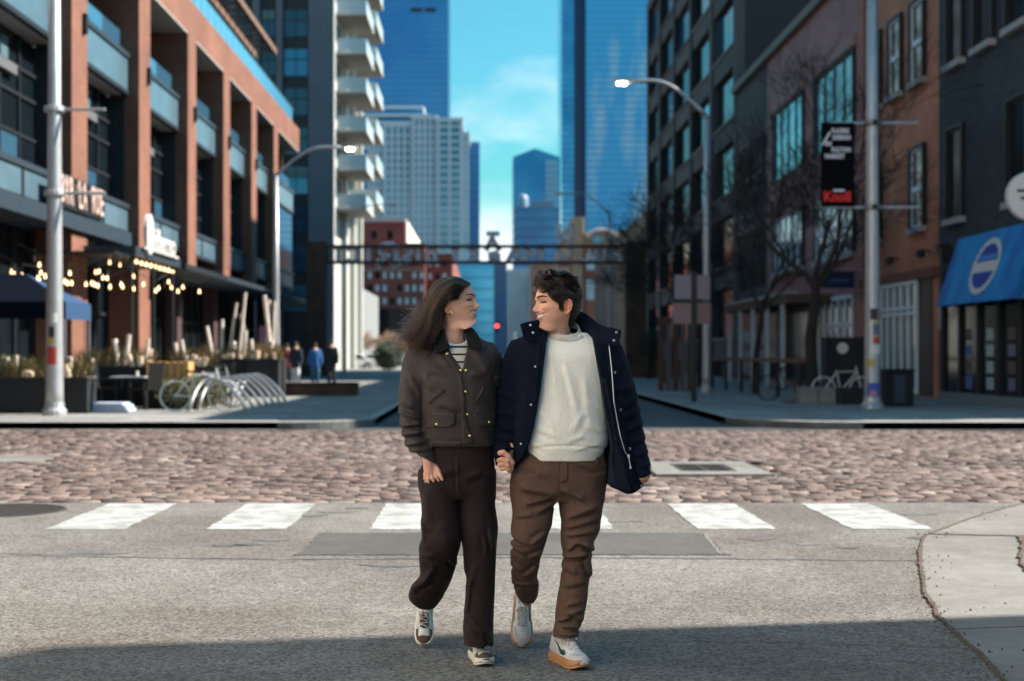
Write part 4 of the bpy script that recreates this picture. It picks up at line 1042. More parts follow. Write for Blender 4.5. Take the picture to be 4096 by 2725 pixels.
# tan block on the right beyond the gate
Ya = 230
tb = empty('tan_brick_block', (22,245,0), 0, 'tan brick block with arched gable lines on the right beyond the gate', 'building')
M_tan = brick_mat('tan_brick', (.36,.22,.13), (.30,.18,.11), (.3,.24,.18))
M_red3 = brick_mat('brick_red_panel', (.28,.09,.06), (.23,.07,.05), (.24,.14,.1))
pbox('wall', tb, fx(570,Ya),fx(650,Ya),Ya,Ya+50,0,gz(232,Ya),M_tan)
pbox('tower', tb, fx(572,Ya),fx(582,Ya),Ya-2,Ya+20,0,gz(218,Ya),M_tan)
pbox('tower_side', tb, fx(582,Ya),fx(582,Ya)+.3,Ya-1.6,Ya+20,gz(234,Ya),gz(218,Ya),M_cream)
b = MB(); pts = [(fx(590+14*math.cos(a)+12,Ya), gz(238-8*math.sin(a),Ya)) for a in np.linspace(PI,0,12)]
b.tube([(x,Ya-.4,z) for x, z in pts]+[(fx(640,Ya),Ya-.4,gz(238,Ya))], .45, mat('grey_coping', (.32,.32,.34), rough=.8), 6); part('coping', b, tb)
pbox('bay', tb, fx(584,Ya),fx(612,Ya),Ya-.6,Ya-.05,0,gz(249,Ya),M_red3); pbox('bay', tb, fx(624,Ya),fx(634,Ya),Ya-.6,Ya-.05,0,gz(249,Ya),M_red3)
for px, py, hw, hh in ((597,240,5.5,3.5),(617,241,4,3),(635,241,4,3),(590,262,4,8),(601,262,4,8),(617,262,5,9),(640,262,4,9),(590,290,4,10),(601,290,5,10),(617,288,6,11),(640,288,5,11)):
    w_ = pbox('window', tb, fx(px-hw,Ya),fx(px+hw,Ya),Ya-.75,Ya-.62,gz(py+hh,Ya),gz(py-hh,Ya),mat('pale_pane', (.42,.52,.54), rough=.3) if py > 250 else mat('teal_pane', (.10,.26,.30), rough=.2))
    b = MB(); b.box(fx(px,Ya)-.08,fx(px,Ya)+.08,Ya-.82,Ya-.76,gz(py+hh,Ya),gz(py-hh,Ya),M_wc); part('frame', b, w_)
# street walls further down on both sides (close the view behind the gate)
tower('brown_warehouse', 'low brown warehouse beyond the office block on the right', 12.9, 30, 116, 170, 13, brick_mat('brown_far', (.10,.06,.045), (.08,.05,.04), (.12,.1,.09)), None)
tower('grey_warehouse', 'plain grey warehouse at the far left beyond the white tower', -40, -14.5, 145, 190, 9, mat('grey_far', (.2,.2,.2), rough=.9), None)
# ------------------------------------------------------------------ street furniture, plants, people and vehicles further off
M_pole = mat('galvanised_steel', (.40,.40,.41), rough=.42, metal=.5, var=.12, vscale=5)
M_lampon = mat('lit_lamp', (1,.95,.85), emit=(1,.90,.72), estr=30)
def street_lamp(x, y, h, arm, label, lit=False, r=.155, top=9.6, lampz=None, arms=True):
    root = empty('street_lamp', (x,y,KH), 0, label, 'street lamp', 'street lamps along the kerbs')
    b = MB(); b.tube([(0,0,.0),(0,0,.5),(0,0,h*.5),(0,0,h)], [r,r*.97,r*.75,r*.55], M_pole, 14); b.build('pole', root, smooth=True)
    b = MB(); b.lathe([(r*1.35,0),(r*1.35,.10),(r*1.1,.16),(r*1.02,.28)], M_pole, n=14); b.build('base', root, smooth=False)
    s = 1 if arm > 0 else -1; L_ = abs(arm)
    pts = [(s*L_*q, 0, h-.05+1.15*math.sin(min(1,q/.75)*PI/2)) for q in np.linspace(0,1,12)]
    b = MB(); b.tube(pts, [r*.50]*2+[r*.38]*10, M_pole, 8); b.build('arm', root, smooth=True)
    hx = s*L_; hz = h+1.08
    b = MB(); b.box(min(hx,hx+s*.62),max(hx,hx+s*.62),-.14,.14,hz-.04,hz+.07,M_pole); hd = b.build('lamp_head', root)
    b = MB(); b.box(min(hx+s*.25,hx+s*.52),max(hx+s*.25,hx+s*.52),-.11,.11,hz-.10,hz-.042,M_lampon if lit else M_signw); b.build('lens', hd)
    return root
Ls = []
l1 = street_lamp(-8.88,29.2,11.2,2.6,'thick steel street lamp pole with stickers at the left corner', r=.185); l2 = street_lamp(-8.5,57.3,8.5,2.6,'slim steel street lamp with lit head in front of the brick building', True, r=.16)
l3 = street_lamp(8.86,32.7,11.5,-2.6,'steel street lamp pole carrying the black banner on the right', r=.19); l4 = street_lamp(7.1,46,9.0,-2.35,'steel street lamp with lit head above the bare trees on the right', True, r=.15)
street_lamp(6.9,80,9.2,-2.5,'far street lamp rising beside the right post of the gate', r=.11); street_lamp(-8.6,86,9.2,2.5,'far street lamp in front of the white balconies', r=.11)
def bracket(root, z, s, L_=1.05):
    b = MB(); b.tube([(0,0,z),(s*L_,-.02,z)], .032, M_pole, 8); b.lathe([(.2,0),(.215,.02),(.215,.10),(.2,.12)], M_pole, (0,0,z-.06), 14); b.build('banner_arm', root)
bracket(l1, 6.28, 1); bracket(l1, 4.66-.1, 1); bracket(l3, 6.57, 1); bracket(l3, 4.63, 1); bracket(l3, 6.57, -1, .95); bracket(l3, 4.63, -1, .95)
STK = [mat('sticker_%s' % n, c, rough=.5) for n, c in (('red',(.40,.05,.03)),('white',(.6,.6,.58)),('blue',(.04,.09,.35)),('yellow',(.45,.33,.10)),('pink',(.45,.20,.25)),('black',(.02,.02,.02)))]
def sticker(root, r, z, h, a0, a1, m):
    b = MB(); n = 6; vs = [(r*math.cos(R(a0+(a1-a0)*k/n)), r*math.sin(R(a0+(a1-a0)*k/n)), zz) for zz in (z,z+h) for k in range(n+1)]
    b.add(vs, [(k,k+1,n+2+k,n+1+k) for k in range(n)], m); b.build('sticker', root)
sticker(l1,.185,1.05,.36,-125,-60,STK[0]); sticker(l1,.184,1.6,.22,-110,-75,STK[5]); sticker(l1,.184,1.55,.34,-118,-65,STK[1]) if False else None
sticker(l1,.183,1.9,.20,-95,-55,STK[1]); sticker(l1,.182,1.48,.12,-120,-70,STK[3])
for z, h, a0, a1, m in ((.25,.35,-140,-50,2),(.30,.12,-120,-70,4),(1.25,.22,-110,-40,1),(1.5,.14,-100,-50,0),(1.66,.34,-105,-45,3),(1.70,.24,-100,-55,2),(2.05,.25,-120,-60,5),(2.1,.12,-70,-30,4),(.95,.2,-150,-90,3)): sticker(l3,.191,z,h,a0,a1,STK[m])
# banner on the right-hand pole
bn = empty('banner', (8.05,32.66,5.745), 0, 'black pole banner with white words and red lettering on the right', 'banner')
M_ban = mat('black_banner', (.003,.003,.004), rough=.9, spec=.1)
b = MB(); b.box(-.38,.38,-.012,.012,-.965,.965,M_ban); b.build('cloth', bn)
FM = Matrix(((1,0,0,0),(0,0,-1,0),(0,1,0,0),(0,0,0,1)))
M_bt = mat('banner_white', (.55,.54,.58), rough=.6); M_bred = mat('banner_red', (.62,.012,.012), rough=.5)
for tx, x, z, wd in (('PLACING',.06,.775,.40),('DESIGN',.09,.62,.42),('IN',-.21,.476,.13),('FULTON',.08,.339,.44),('MARKET',-.07,.19,.46)):
    text_mesh(tx, .145, .004, M_bt, 'lettering', bn, Matrix.Translation(Vector((x,-.016,z))) @ FM, width=wd, bold=.008)
text_mesh('Knoll', .31, .004, M_bred, 'lettering', bn, Matrix.Translation(Vector((-.01,-.016,-.74))) @ FM, width=.62, bold=.014)
b = MB(); b.box(-.10,.16,-.022,-.019,-.62,-.565,M_bt); b.build('underline', bn)
b = MB(); b.add([(-.378,-.016,.45),(-.33,-.016,.44),(-.15,-.016,.74),(-.20,-.016,.76)], [(0,1,2,3)], M_bt); b.build('diagonal_stripe', bn)
# gate sign over the street: read from behind, so the words run backwards
Yg_ = 80.0
gate = empty('gate_sign', (-.6,Yg_,0), 0, 'rusted steel gateway with a truss of letters spanning the street', 'sign')
M_let = mat('plum_letter', (.85,.72,.72), rough=.7)
def gp(name, b): return part(name, b, gate)
for px in (317,635):
    x = gx(px,Yg_); b = MB(); b.box(x-.55,x+.55,Yg_-.45,Yg_+.45,.12,gz(242,Yg_),M_brown); gp('post', b)
    b = MB(); b.box(x-.8,x+.8,Yg_-.7,Yg_+.7,.1,.5,M_brown); gp('base', b)
zt, zb = gz(246.5,Yg_), gz(262.5,Yg_); xl, xr = gx(317,Yg_), gx(635,Yg_)
for z in (zt, zb):
    b = MB(); b.box(xl+.5,xr-.5,Yg_-.12,Yg_+.12,z-.09,z+.09,M_brown); gp('beam', b)
for k in range(0,5): x = xl+.6+.9*k; b = MB(); b.tube([(x,Yg_,zb),(x,Yg_,zt)], .05, M_brown, 6); gp('strut', b)
_o = [(.5+.5*math.cos(a), .5+.5*math.sin(a)) for a in np.linspace(0,2*PI,13)]
STROKES = {'F': [[(0,0),(0,1),(1,1)],[(0,.52),(.75,.52)]], 'U': [[(0,1),(0,.25),(.25,0),(.75,0),(1,.25),(1,1)]], 'L': [[(0,1),(0,0),(1,0)]], 'T': [[(0,1),(1,1)],[(.5,1),(.5,0)]], 'O': [_o], 'N': [[(0,0),(0,1),(1,0),(1,1)]],
 'M': [[(0,0),(0,1),(.5,.35),(1,1),(1,0)]], 'A': [[(0,0),(.5,1),(1,0)],[(.2,.38),(.8,.38)]], 'R': [[(0,0),(0,1),(.7,1),(1,.78),(.7,.52),(0,.52)],[(.5,.52),(1,0)]], 'K': [[(0,0),(0,1)],[(1,1),(0,.45)],[(.25,.6),(1,0)]],
 'E': [[(1,1),(0,1),(0,0),(1,0)],[(0,.5),(.8,.5)]], 'D': [[(0,0),(0,1),(.6,1),(1,.7),(1,.3),(.6,0),(0,0)]], 'I': [[(.5,0),(.5,1)]], 'S': [[(1,.85),(.7,1),(.25,1),(0,.78),(.25,.54),(.75,.46),(1,.22),(.75,0),(.25,0),(0,.15)]], 'C': [[(1,.8),(.7,1),(.3,1),(0,.7),(0,.3),(.3,0),(.7,0),(1,.2)]]}
def word(tx, px, py, hpx, wpx, rot=0, m=None):
    X = gx(px,Yg_); Z = gz(py,Yg_); h = 1.18*hpx*Yg_/K; w_ = 1.12*wpx*Yg_/K
    Mx = Matrix.Translation(Vector((X,Yg_+.16,Z))-gate.location) @ Matrix(((1,0,0,0),(0,0,-1,0),(0,1,0,0),(0,0,0,1))) @ Matrix.Rotation(R(rot),4,'Z')
    b = MB()
    for st in STROKES[tx]:
        for (xa, za), (xb, zb_) in zip(st[:-1], st[1:]):
            P_ = [(-(xa-.5)*(w_-.16), (za-.5)*(h-.16), 0), (-(xb-.5)*(w_-.16), (zb_-.5)*(h-.16), 0)]; b.tube(P_, .145, M_let, 6)
    o = b.build('letter', gate); o.matrix_local = Mx
for ch, px in zip('FUL', (616,601,586)): word(ch, px, 254.5, 14.5, 10.5)
word('T', 565.5, 264, 13, 12, 90); word('O', 565, 248, 19, 14); word('N', 565, 231, 14, 14)
for ch, px in zip('MA', (534,515)): word(ch, px, 254.5, 15, 16)
word('R', 493.5, 258, 11, 11, 0); word('K', 493, 242, 14, 18, 90)
for ch, px in zip('ET', (472,455)): word(ch, px, 254.5, 14, 11)
for ch, px in zip('DIS', (431,418,408)): word(ch, px, 255, 15.5, 10 if ch != 'I' else 4)
word('T', 396, 254, 15, 8); word('R', 386, 256, 22, 17); 
for ch, px in zip('ICT', (368,352,338)): word(ch, px, 254.5, 15, 12 if ch != 'I' else 4)
# traffic light far down the street
tl = empty('traffic_light', (gx(497,170),170,0), 0, 'traffic light showing red far down the street between the couple', 'traffic light')
b = MB(); b.tube([(1.2,0,0),(1.2,0,5.3),(.0,0,5.3)], .09, M_black, 8); b.build('pole', tl)
b = MB(); b.box(-.2,.2,-.15,.15,3.9,5.2,M_black); b.build('housing', tl)
b = MB(); b.lathe([(.001,0),(.17,0),(.17,.05),(.001,.08)], mat('red_signal', (1,.05,.03), emit=(1,.03,.03), estr=6), n=16); o = b.build('signal', tl); o.rotation_euler = (PI/2,0,0); o.location = (0,-.16,4.75)

# ---------------- trees
M_bark = mat('dark_bark', (.026,.020,.018), rough=.95, var=.3, vscale=20, bump=.5, bscale=60)
M_barkt = mat('tan_twigs', (.36,.25,.17), rough=.95, var=.25, vscale=3)
def bare_tree(x, y, h, spread, label, seed, m, fork=.4, r0=.13, depth=5, group='bare street trees', z0=KH, lean=0, twigm=None, nb=3):
    rt_ = random.Random(seed); tr = MB(); cr = MB(); tm = twigm or m
    def grow(p, d, L_, r, lv, b_):
        n = 4; pts = [p]; rr = [r]
        for k in range(n):
            d = (d+Vector((rt_.gauss(0,.10),rt_.gauss(0,.10),rt_.gauss(.02,.07)))).normalized(); p = p+d*L_/n; pts.append(p); rr.append(max(.0065 if m is M_bark else .006, r*(1-.42*(k+1)/n)))
        b_.tube(pts, rr, m if lv < 3 else tm, 7 if lv < 2 else (5 if lv < 3 else 3), cap=False)
        if lv >= depth: return
        for k in range(nb+rt_.choice((0,0,1)) if lv > 0 else 4):
            t = rt_.uniform(.45,1) if lv > 0 else rt_.uniform(.8,1); i = min(int(t*n), n-1); q = pts[i].lerp(pts[i+1], t*n-i)
            ax_ = d.orthogonal().normalized(); ax_.rotate(Matrix.Rotation(rt_.uniform(0,2*PI),3,d))
            nd = (d*math.cos(R(spread*rt_.uniform(.6,1.25)))+ax_*math.sin(R(spread*rt_.uniform(.6,1.25)))+Vector((0,0,.12))).normalized()
            grow(q, nd, L_*rt_.uniform(.58,.82), rr[i]*rt_.uniform(.5,.68), lv+1, cr)
    grow(Vector((0,0,0)), Vector((lean,0,1)).normalized(), h*fork, r0, 0, tr)
    root = empty('bare_tree', (x,y,z0), 0, label, 'tree', group)
    tr.build('trunk', root, smooth=True); cr.build('crown', root, smooth=True)
    return root
bare_tree(8.5,37,9.2,36,'bare tree with dark forked trunk beside the banner pole',4,M_bark,.36,.19,6,lean=-.06)
bare_tree(8.45,44.8,8.6,38,'second bare tree from the corner, behind the forked one',8,M_bark,.36,.12,6)
bare_tree(8.1,54,8.8,40,'bare tree in front of the grey rendered building',15,M_bark,.33,.13,6)
bare_tree(7.9,63,9.0,40,'bare tree behind the right-hand street lamp',23,M_bark,.33,.13,6)
bare_tree(8.2,72,9.0,40,'farthest bare tree on the right before the gate post',31,M_bark,.33,.13,6)
for i, (px, Y_, h, sd_, lb) in enumerate(((372,150,6.5,41,'tan twiggy tree beyond the gate, left of the white car'),(386,165,7.5,43,'taller tan twiggy tree beyond the gate behind the evergreen shrub'),(399,155,6.2,45,'tan twiggy tree beyond the gate close to the woman'),(596,140,6.5,47,'tan twiggy tree beyond the gate right of the man'),(612,150,6.8,49,'tan twiggy tree beyond the gate beside the right post'))):
    bare_tree(gx(px,Y_),Y_,h,48,lb,sd_,M_barkt,.22,.12,5,'tan winter trees down the street',z0=.1,nb=5)
def leafy(name, x, y, z, sx, sy, sz, n, m, label, cat, seed, group=None, leaf=.06, stem=True):
    rl = random.Random(seed); b = MB(); root = empty(name, (x,y,z), 0, label, cat, group)
    for i in range(n):
        while True:
            p = Vector((rl.uniform(-1,1),rl.uniform(-1,1),rl.uniform(-1,1)))
            if .25 < p.length < 1: break
        p = Vector((p.x*sx,p.y*sy,(p.z+1)*sz/2)); d = Vector((rl.gauss(0,1),rl.gauss(0,1),rl.gauss(.5,.7))).normalized(); q = d.orthogonal().normalized()*leaf*.45; s = leaf*rl.uniform(.7,1.5)
        b.add([p-q,p+d*s*.5+q*.2,p+q,p+d*s], [(0,1,3),(2,3,1)], m)
    b.build('foliage', root)
    if stem:
        b = MB()
        for k in range(5): a = k*1.256; b.tube([(.05*math.cos(a),.05*math.sin(a),0),(sx*.5*math.cos(a),sy*.5*math.sin(a),sz*.6)], [.02,.008], M_bark, 5)
        b.build('stem', root)
    return root
M_green = mat('dark_leaf', (.018,.035,.014), rough=.7, var=.5, vscale=4); M_olive = mat('olive_leaf', (.075,.070,.022), rough=.8, var=.4, vscale=6); M_straw = mat('straw_grass', (.30,.21,.09), rough=.9, var=.3, vscale=5)
leafy('evergreen_shrub', gx(388,112),112,.1, 1.15,1.0,2.3, 2600, M_green, 'round dark evergreen shrub near the parked white car', 'shrub', 5, leaf=.22)
leafy('evergreen_shrub', gx(652,66),66,.9, .5,.5,1.7, 900, M_green, 'green shrub at the foot of the right gate post', 'shrub', 6, leaf=.14)
# ---------------- the restaurant terrace on the left
M_birch = mat('birch_log', (.56,.46,.38), rough=.85, col2=(.70,.62,.54), vscale=6, vstretch=(1,1,.5)); M_cut = mat('cut_wood', (.62,.48,.34), rough=.8)
M_plt = mat('black_planter', (.011,.012,.014), rough=.7)
def planter(x, y, lx, ly, h, label, seed, logs=5, lh=(.5,1.5), grass=True, fill=None, rz=0):
    rp_ = random.Random(seed); root = empty('planter', (x,y,KH), rz, label, 'planter', 'planters round the terrace')
    b = MB(); b.box(-lx/2,lx/2,-ly/2,ly/2,.03,h,M_plt); b.box(-lx/2-.02,lx/2+.02,-ly/2-.02,ly/2+.02,h-.05,h+.012,M_plt); b.box(-lx/2+.04,lx/2-.04,-ly/2+.04,ly/2-.04,h+.002,h+.03,M_debris); b.build('box', root)
    for k in range(logs):
        lx_ = rp_.uniform(-lx*.42,lx*.42); ly_ = rp_.uniform(-ly*.3,ly*.3); hh = rp_.uniform(*lh); tl_ = rp_.gauss(0,.12)
        b = MB(); r = rp_.uniform(.04,.07); b.tube([(lx_,ly_,h),(lx_+tl_*hh*.5,ly_+.02,h+hh*.5),(lx_+tl_*hh,ly_,h+hh)], [r,r*.95,r*.9], M_birch, 10); b.build('birch_log', root, smooth=False)
    for k in range(logs+2):
        lx_ = rp_.uniform(-lx*.45,lx*.45); r = rp_.uniform(.05,.08); b = MB(); b.tube([(lx_,-ly*.38,h),(lx_+rp_.gauss(0,.05),-ly*.40,h+rp_.uniform(.12,.3))], r, M_cut, 10); b.build('cut_log', root)
    if grass:
        b = MB()
        for k in range(420):
            gx_, gy_ = rp_.uniform(-lx*.48,lx*.48), rp_.uniform(-ly*.45,ly*.45); L_ = rp_.uniform(.18,.55); dx, dy = rp_.gauss(0,.16), rp_.gauss(0,.14); wq = .012
            b.add([(gx_-wq,gy_,h),(gx_+wq,gy_,h),(gx_+dx*.4+wq*.7,gy_+dy*.4,h+L_*.6),(gx_+dx*.4-wq*.7,gy_+dy*.4,h+L_*.6),(gx_+dx,gy_+dy,h+L_)], [(0,1,2,3),(3,2,4)], fill or (M_olive if rp_.random() < .6 else M_straw))
        b.build('grass', root)
    return root
planter(-9.6,30.4,2.3,.7,.75,'black planter with short birch stubs at the left edge',1,4,(.25,.5))
planter(-8.8,33.6,1.9,.6,.95,'black planter with slim birch poles right behind the lamp pole',2,4,(.4,1.0))
planter(-7.1,34.6,1.1,.6,.95,'small black planter with three birch poles near the copper crate',3,3,(.4,1.1))
planter(-7.35,42.6,2.6,.7,1.1,'long planter with the tallest birch poles beside the bicycle racks',4,8,(.6,2.1))
planter(-6.5,41.6,.9,.7,1.1,'short planter of cut logs and straw grass at the terrace end',5,2,(.3,.6),fill=M_straw)
leafy('ground_planting', -6.75,32.6,KH, .85,.4,.75, 1500, M_olive, 'olive and rust coloured bushy planting left of the bicycle racks', 'plants', 8, leaf=.11)
leafy('ground_planting', -10.4,31.0,.8, .55,.35,.55, 600, M_olive, 'brown dry plants standing in front of the left planter', 'plants', 9, leaf=.10)
# navy terrace umbrella-tent
M_navy = mat('navy_canvas', (.003,.005,.012), rough=.95, spec=.08); M_navy_lit = mat('blue_canvas_edge', (.012,.045,.11), rough=.8)  # second tone paints sunlight into the canvas of the right slope and valance
tent = empty('terrace_tent', (-11.0,34.5,KH), 0, 'navy canvas terrace tent with blue valance on the left', 'tent')
b = MB(); X0, X1, Y0_, Y1_ = -14.5,-10.2,34.4,36.6; zt_, ze = 3.4, 2.67; Z1 = 3.1
v = [(X0,Y0_,ze),(X1,Y0_,ze),(X1,Y1_,ze),(X0,Y1_,ze),(X0+1.6,(Y0_+Y1_)/2,zt_),(X1-1.3,(Y0_+Y1_)/2,zt_)]
b.add(v, [(0,1,5,4),(2,3,4,5),(3,0,4)], M_navy); b.add(v, [(1,2,5)], M_navy_lit); part('roof', b, tent)
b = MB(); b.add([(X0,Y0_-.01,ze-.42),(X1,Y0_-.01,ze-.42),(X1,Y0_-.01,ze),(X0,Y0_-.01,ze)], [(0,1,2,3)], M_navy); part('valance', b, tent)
b = MB(); b.add([(X1+.01,Y0_,ze-.42),(X1+.01,Y1_,ze-.42),(X1+.01,Y1_,ze),(X1+.01,Y0_,ze)], [(0,1,2,3)], M_navy_lit); part('valance', b, tent)
for x, y in ((X1-.05,Y0_+.05),(X1-.05,Y1_-.05),(X0+.2,Y0_+.05),(X0+.2,Y1_-.05)):
    b = MB(); b.box(x-.04,x+.04,y-.04,y+.04,KH,ze,mat('pink_grey_frame', (.20,.17,.20), rough=.5, metal=.3)); part('post', b, tent)
# string lights: wires with bulbs
BUL = [[(82,503),(85,540),(100,525),(155,530),(265,547),(277,568),(315,535)],[(275,455),(285,510),(430,572),(452,570),(470,583),(487,513),(500,583)],[(600,590),(640,583),(658,592),(683,600),(668,505),(690,500),(718,545),(747,548),(767,608)],
       [(765,437),(838,455),(845,590),(855,608),(930,535),(915,433),(912,473),(932,622)],[(1085,635),(1105,617),(1175,573),(1195,612),(1240,638),(1275,610),(1390,640),(1000,590)]]
for i, L_ in enumerate(BUL):
    sl = empty('string_lights', (-9.5,36+3*i,4.4), 0, ['string of warm bulbs at the far left of the terrace','string of warm bulbs just behind the left lamp pole','string of warm bulbs across the first brick pier','string of warm bulbs under the entrance canopy','string of warm bulbs on the right half of the terrace'][i], 'string lights', 'string lights over the terrace')
    pts = []
    for a, c in sorted(L_):
        px, py = a*.574/4, (800+c*.574)/4; Yb = 36.5+2.2*i+.6*math.sin(a); p = Vector((gx(px,Yb),Yb,gz(py,Yb))); pts.append(p)
        b = MB(); b.lathe([(.004,-.045),(.026,-.034),(.033,-.008),(.022,.022),(.014,.035),(.014,.08)], M_lit, p, 8); part('bulb', b, sl, True)
        b = MB(); b.tube([p+Vector((0,0,.08)), p+Vector((0,0,.30))], .008, M_black, 5); part('flex', b, sl)
    b = MB(); w_ = []
    for p in [Vector((pts[0].x-1.2,pts[0].y,pts[0].z+.9))]+[q+Vector((0,0,.30)) for q in pts]+[Vector((pts[-1].x+1.0,pts[-1].y+1,pts[-1].z+1.0))]: w_.append(p)
    b.tube(w_, .008, M_black, 5); part('wire', b, sl)
# tables and chairs
M_chair = mat('black_slat', (.012,.012,.013), rough=.5); M_top = mat('pale_table_top', (.42,.42,.44), rough=.4)
def chair(x, y, rz, label, lounge=False):
    root = empty('terrace_chair', (x,y,KH), rz, label, 'chair', 'black chairs on the terrace')
    s = 1.15 if lounge else 1; zs = .36 if lounge else .45; lean = .35 if lounge else .10
    for k in range(5):
        b = MB(); b.box(-.25*s,.25*s,-.24+.10*k,-.16+.10*k,zs,zs+.025,M_chair); b.build('seat_slat', root)
    for k in range(5):
        b = MB(); xx = -.22+.11*k; b.add([(xx-.04,.24,zs),(xx+.04,.24,zs),(xx+.04,.24+lean,zs+.62),(xx-.04,.24+lean,zs+.62),(xx-.04,.27,zs),(xx+.04,.27,zs),(xx+.04,.27+lean,zs+.62),(xx-.04,.27+lean,zs+.62)], [(0,1,2,3),(7,6,5,4),(0,4,5,1),(3,2,6,7),(0,3,7,4),(1,5,6,2)], M_chair); b.build('back_slat', root)
    for sx in (-1,1):
        for yy in (-.22,.24):
            b = MB(); b.box(sx*.25*s-.02,sx*.25*s+.02,yy-.02,yy+.02,0,zs+(.22 if yy < 0 or lounge else 0),M_chair); b.build('leg', root)
        b = MB(); b.box(sx*.25*s-.045,sx*.25*s+.045,-.26,.30,zs+.22,zs+.25,M_top if lounge else M_chair); b.build('armrest', root)
    return root
def table(x, y, label, r=.4):
    root = empty('terrace_table', (x,y,KH), 0, label, 'table', 'tables on the terrace')
    b = MB(); b.box(-r,r,-r,r,.72,.75,M_top); b.build('table_top', root)
    b = MB(); b.tube([(0,0,.02),(0,0,.72)], .03, M_chair, 8); b.build('stem', root); b = MB(); b.box(-.3,.3,-.03,.03,0,.03,M_chair); b.box(-.03,.03,-.3,-.03,0,.03,M_chair); b.box(-.03,.03,.03,.3,0,.03,M_chair); b.build('foot', root)
    b = MB(); b.lathe([(.001,.75),(.04,.755),(.032,.86),(.02,.87)], mat('candle_glass', (.6,.55,.5), rough=.3), (.12,.05,0), 10); b.build('candle', root)
chair(-9.75,31.6,2.6,'black reclined slatted chair left of the lamp pole',True); table(-9.15,31.9,'small pale table just left of the lamp pole',.3)
table(-8.15,32.6,'pale table right of the lamp pole'); chair(-8.75,32.9,1.6,'black chair tucked behind the lamp pole'); chair(-7.75,32.2,-2.0,'black chair turned away right of the lamp pole'); chair(-7.35,33.2,-1.4,'black chair beside the copper coloured crate')
table(-6.9,33.9,'pale table in front of the three birch poles',.35); chair(-6.45,34.2,-1.2,'black chair at the table by the three birch poles'); table(-8.3,36.6,'pale table under the navy tent'); chair(-7.7,36.8,-1.5,'black chair under the edge of the navy tent')
cr_ = empty('wooden_crate', (-7.35,33.0,KH+.62), 0, 'lit orange timber crate standing on a black plinth', 'crate')
b = MB(); b.box(-.5,.5,-.3,.3,-.62,0,M_plt); b.build('plinth', cr_)
for k in range(6):
    b = MB(); b.box(-.48+.165*k,-.34+.165*k,-.30,.30,.005,.46,mat('orange_timber', (.52,.27,.10), rough=.7, var=.2, vscale=4)); b.build('board', cr_)
tp = empty('folded_tarpaulin', (-8.2,30.8,KH), 0, 'pale blue folded tarpaulin lying on the pavement before the chairs', 'tarpaulin')
for k, (wd, h) in enumerate(((1.05,.09),(.95,.07),(.8,.05))):
    b = MB(); z = sum((.09,.07,.05)[:k]); b.box(-wd/2+.05*k,wd/2,-.35,.35,z+.001,z+h,mat('pale_tarpaulin', (.42,.46,.56), rough=.7, var=.15, vscale=4)); o = b.build('fold', tp); bevel(o, .03, 2)
# bicycle racks: leaning steel hoops in a row
M_hoop = mat('brushed_hoop', (.42,.41,.40), rough=.35, metal=.8)
for k in range(7):
    y = 30.9+1.0*k; root = empty('bicycle_rack', (-5.85,y,KH), 0, 'curved leaning steel bicycle hoop, number %s from the front of the row' % ['one','two','three','four','five','six','seven'][k], 'bicycle rack', 'row of steel bicycle hoops')
    root['label'] = ['nearest curved steel bicycle hoop of the row on the left pavement','second curved steel hoop from the front of the row','third curved steel hoop from the front of the row','middle curved steel hoop of the row of seven','third curved steel hoop from the back of the row','second curved steel hoop from the back of the row','farthest curved steel hoop of the row, next to the slim lamp'][k]
    pts = [(-.62+1.25*q-.25*math.sin(PI*q), .0+.55*math.sin(PI*q), .72*math.sin(PI*q)**.7) for q in np.linspace(0,1,17)]
    b = MB(); b.tube(pts, .042, M_hoop, 8); b.build('hoop', root, smooth=True)
    for sx in (-.62,.63):
        b = MB(); b.lathe([(.1,0),(.1,.012),(.05,.015)], M_hoop, (sx,0,0), 12); b.build('foot', root)
M_tyre = mat('tyre', (.015,.015,.015), rough=.9)
def bicycle(x, y, rz, label, col, z=KH):
    root = empty('bicycle', (x,y,z), rz, label, 'bicycle', 'parked bicycles'); m = mat('frame_'+col[0], col[1], rough=.4)
    for k, xx in enumerate((-.52,.52)):
        b = MB(); b.tube([(xx+.33*math.cos(t),0,.34+.33*math.sin(t)) for t in np.linspace(0,2*PI,29)], .02, M_tyre if col[0] != 'white' else m, 6); wh = b.build('wheel', root, smooth=True)
        b = MB()
        for t in np.linspace(0,PI,7)[:-1]: b.tube([(xx+.31*math.cos(t),0,.34+.31*math.sin(t)),(xx-.31*math.cos(t),0,.34-.31*math.sin(t))], .003, M_pole, 3)
        b.build('spoke', wh)
    b = MB()
    for p, q in (((-.52,0,.34),(-.05,0,.32)),((-.05,0,.32),(-.18,0,.85)),((-.18,0,.80),(.36,0,.82)),((-.05,0,.32),(.38,0,.78)),((-.52,0,.34),(-.17,0,.78)),((.52,0,.34),(.36,0,.95))): b.tube([p,q], .018, m, 6)
    b.build('frame', root); b = MB(); b.box(-.30,-.06,-.06,.06,.85,.90,M_tyre); b.build('saddle', root)
    b = MB(); b.tube([(.30,-.26,1.0),(.38,-.1,.97),(.36,0,.95),(.38,.1,.97),(.30,.26,1.0)], .014, M_tyre, 6); b.build('handlebar', root)
    return root
bicycle(-6.35,31.4,.15,'white bicycle locked to the front hoops','x' and ('white',(.62,.62,.60))); bicycle(-6.5,33.4,.1,'silver bicycle locked to the middle hoops',('silver',(.4,.4,.4)))
bicycle(8.15,38.6,.05,'black bicycle leaning by the second bare tree',('black',(.02,.02,.02))); bicycle(9.1,36.4,.2,'dark bicycle with pale tyres behind the forked tree',('white',(.3,.26,.27)))
box_ = empty('low_planter_box', (-5.3,43.3,KH), 0, 'low dark rusted planter box behind the bicycle hoops', 'planter')
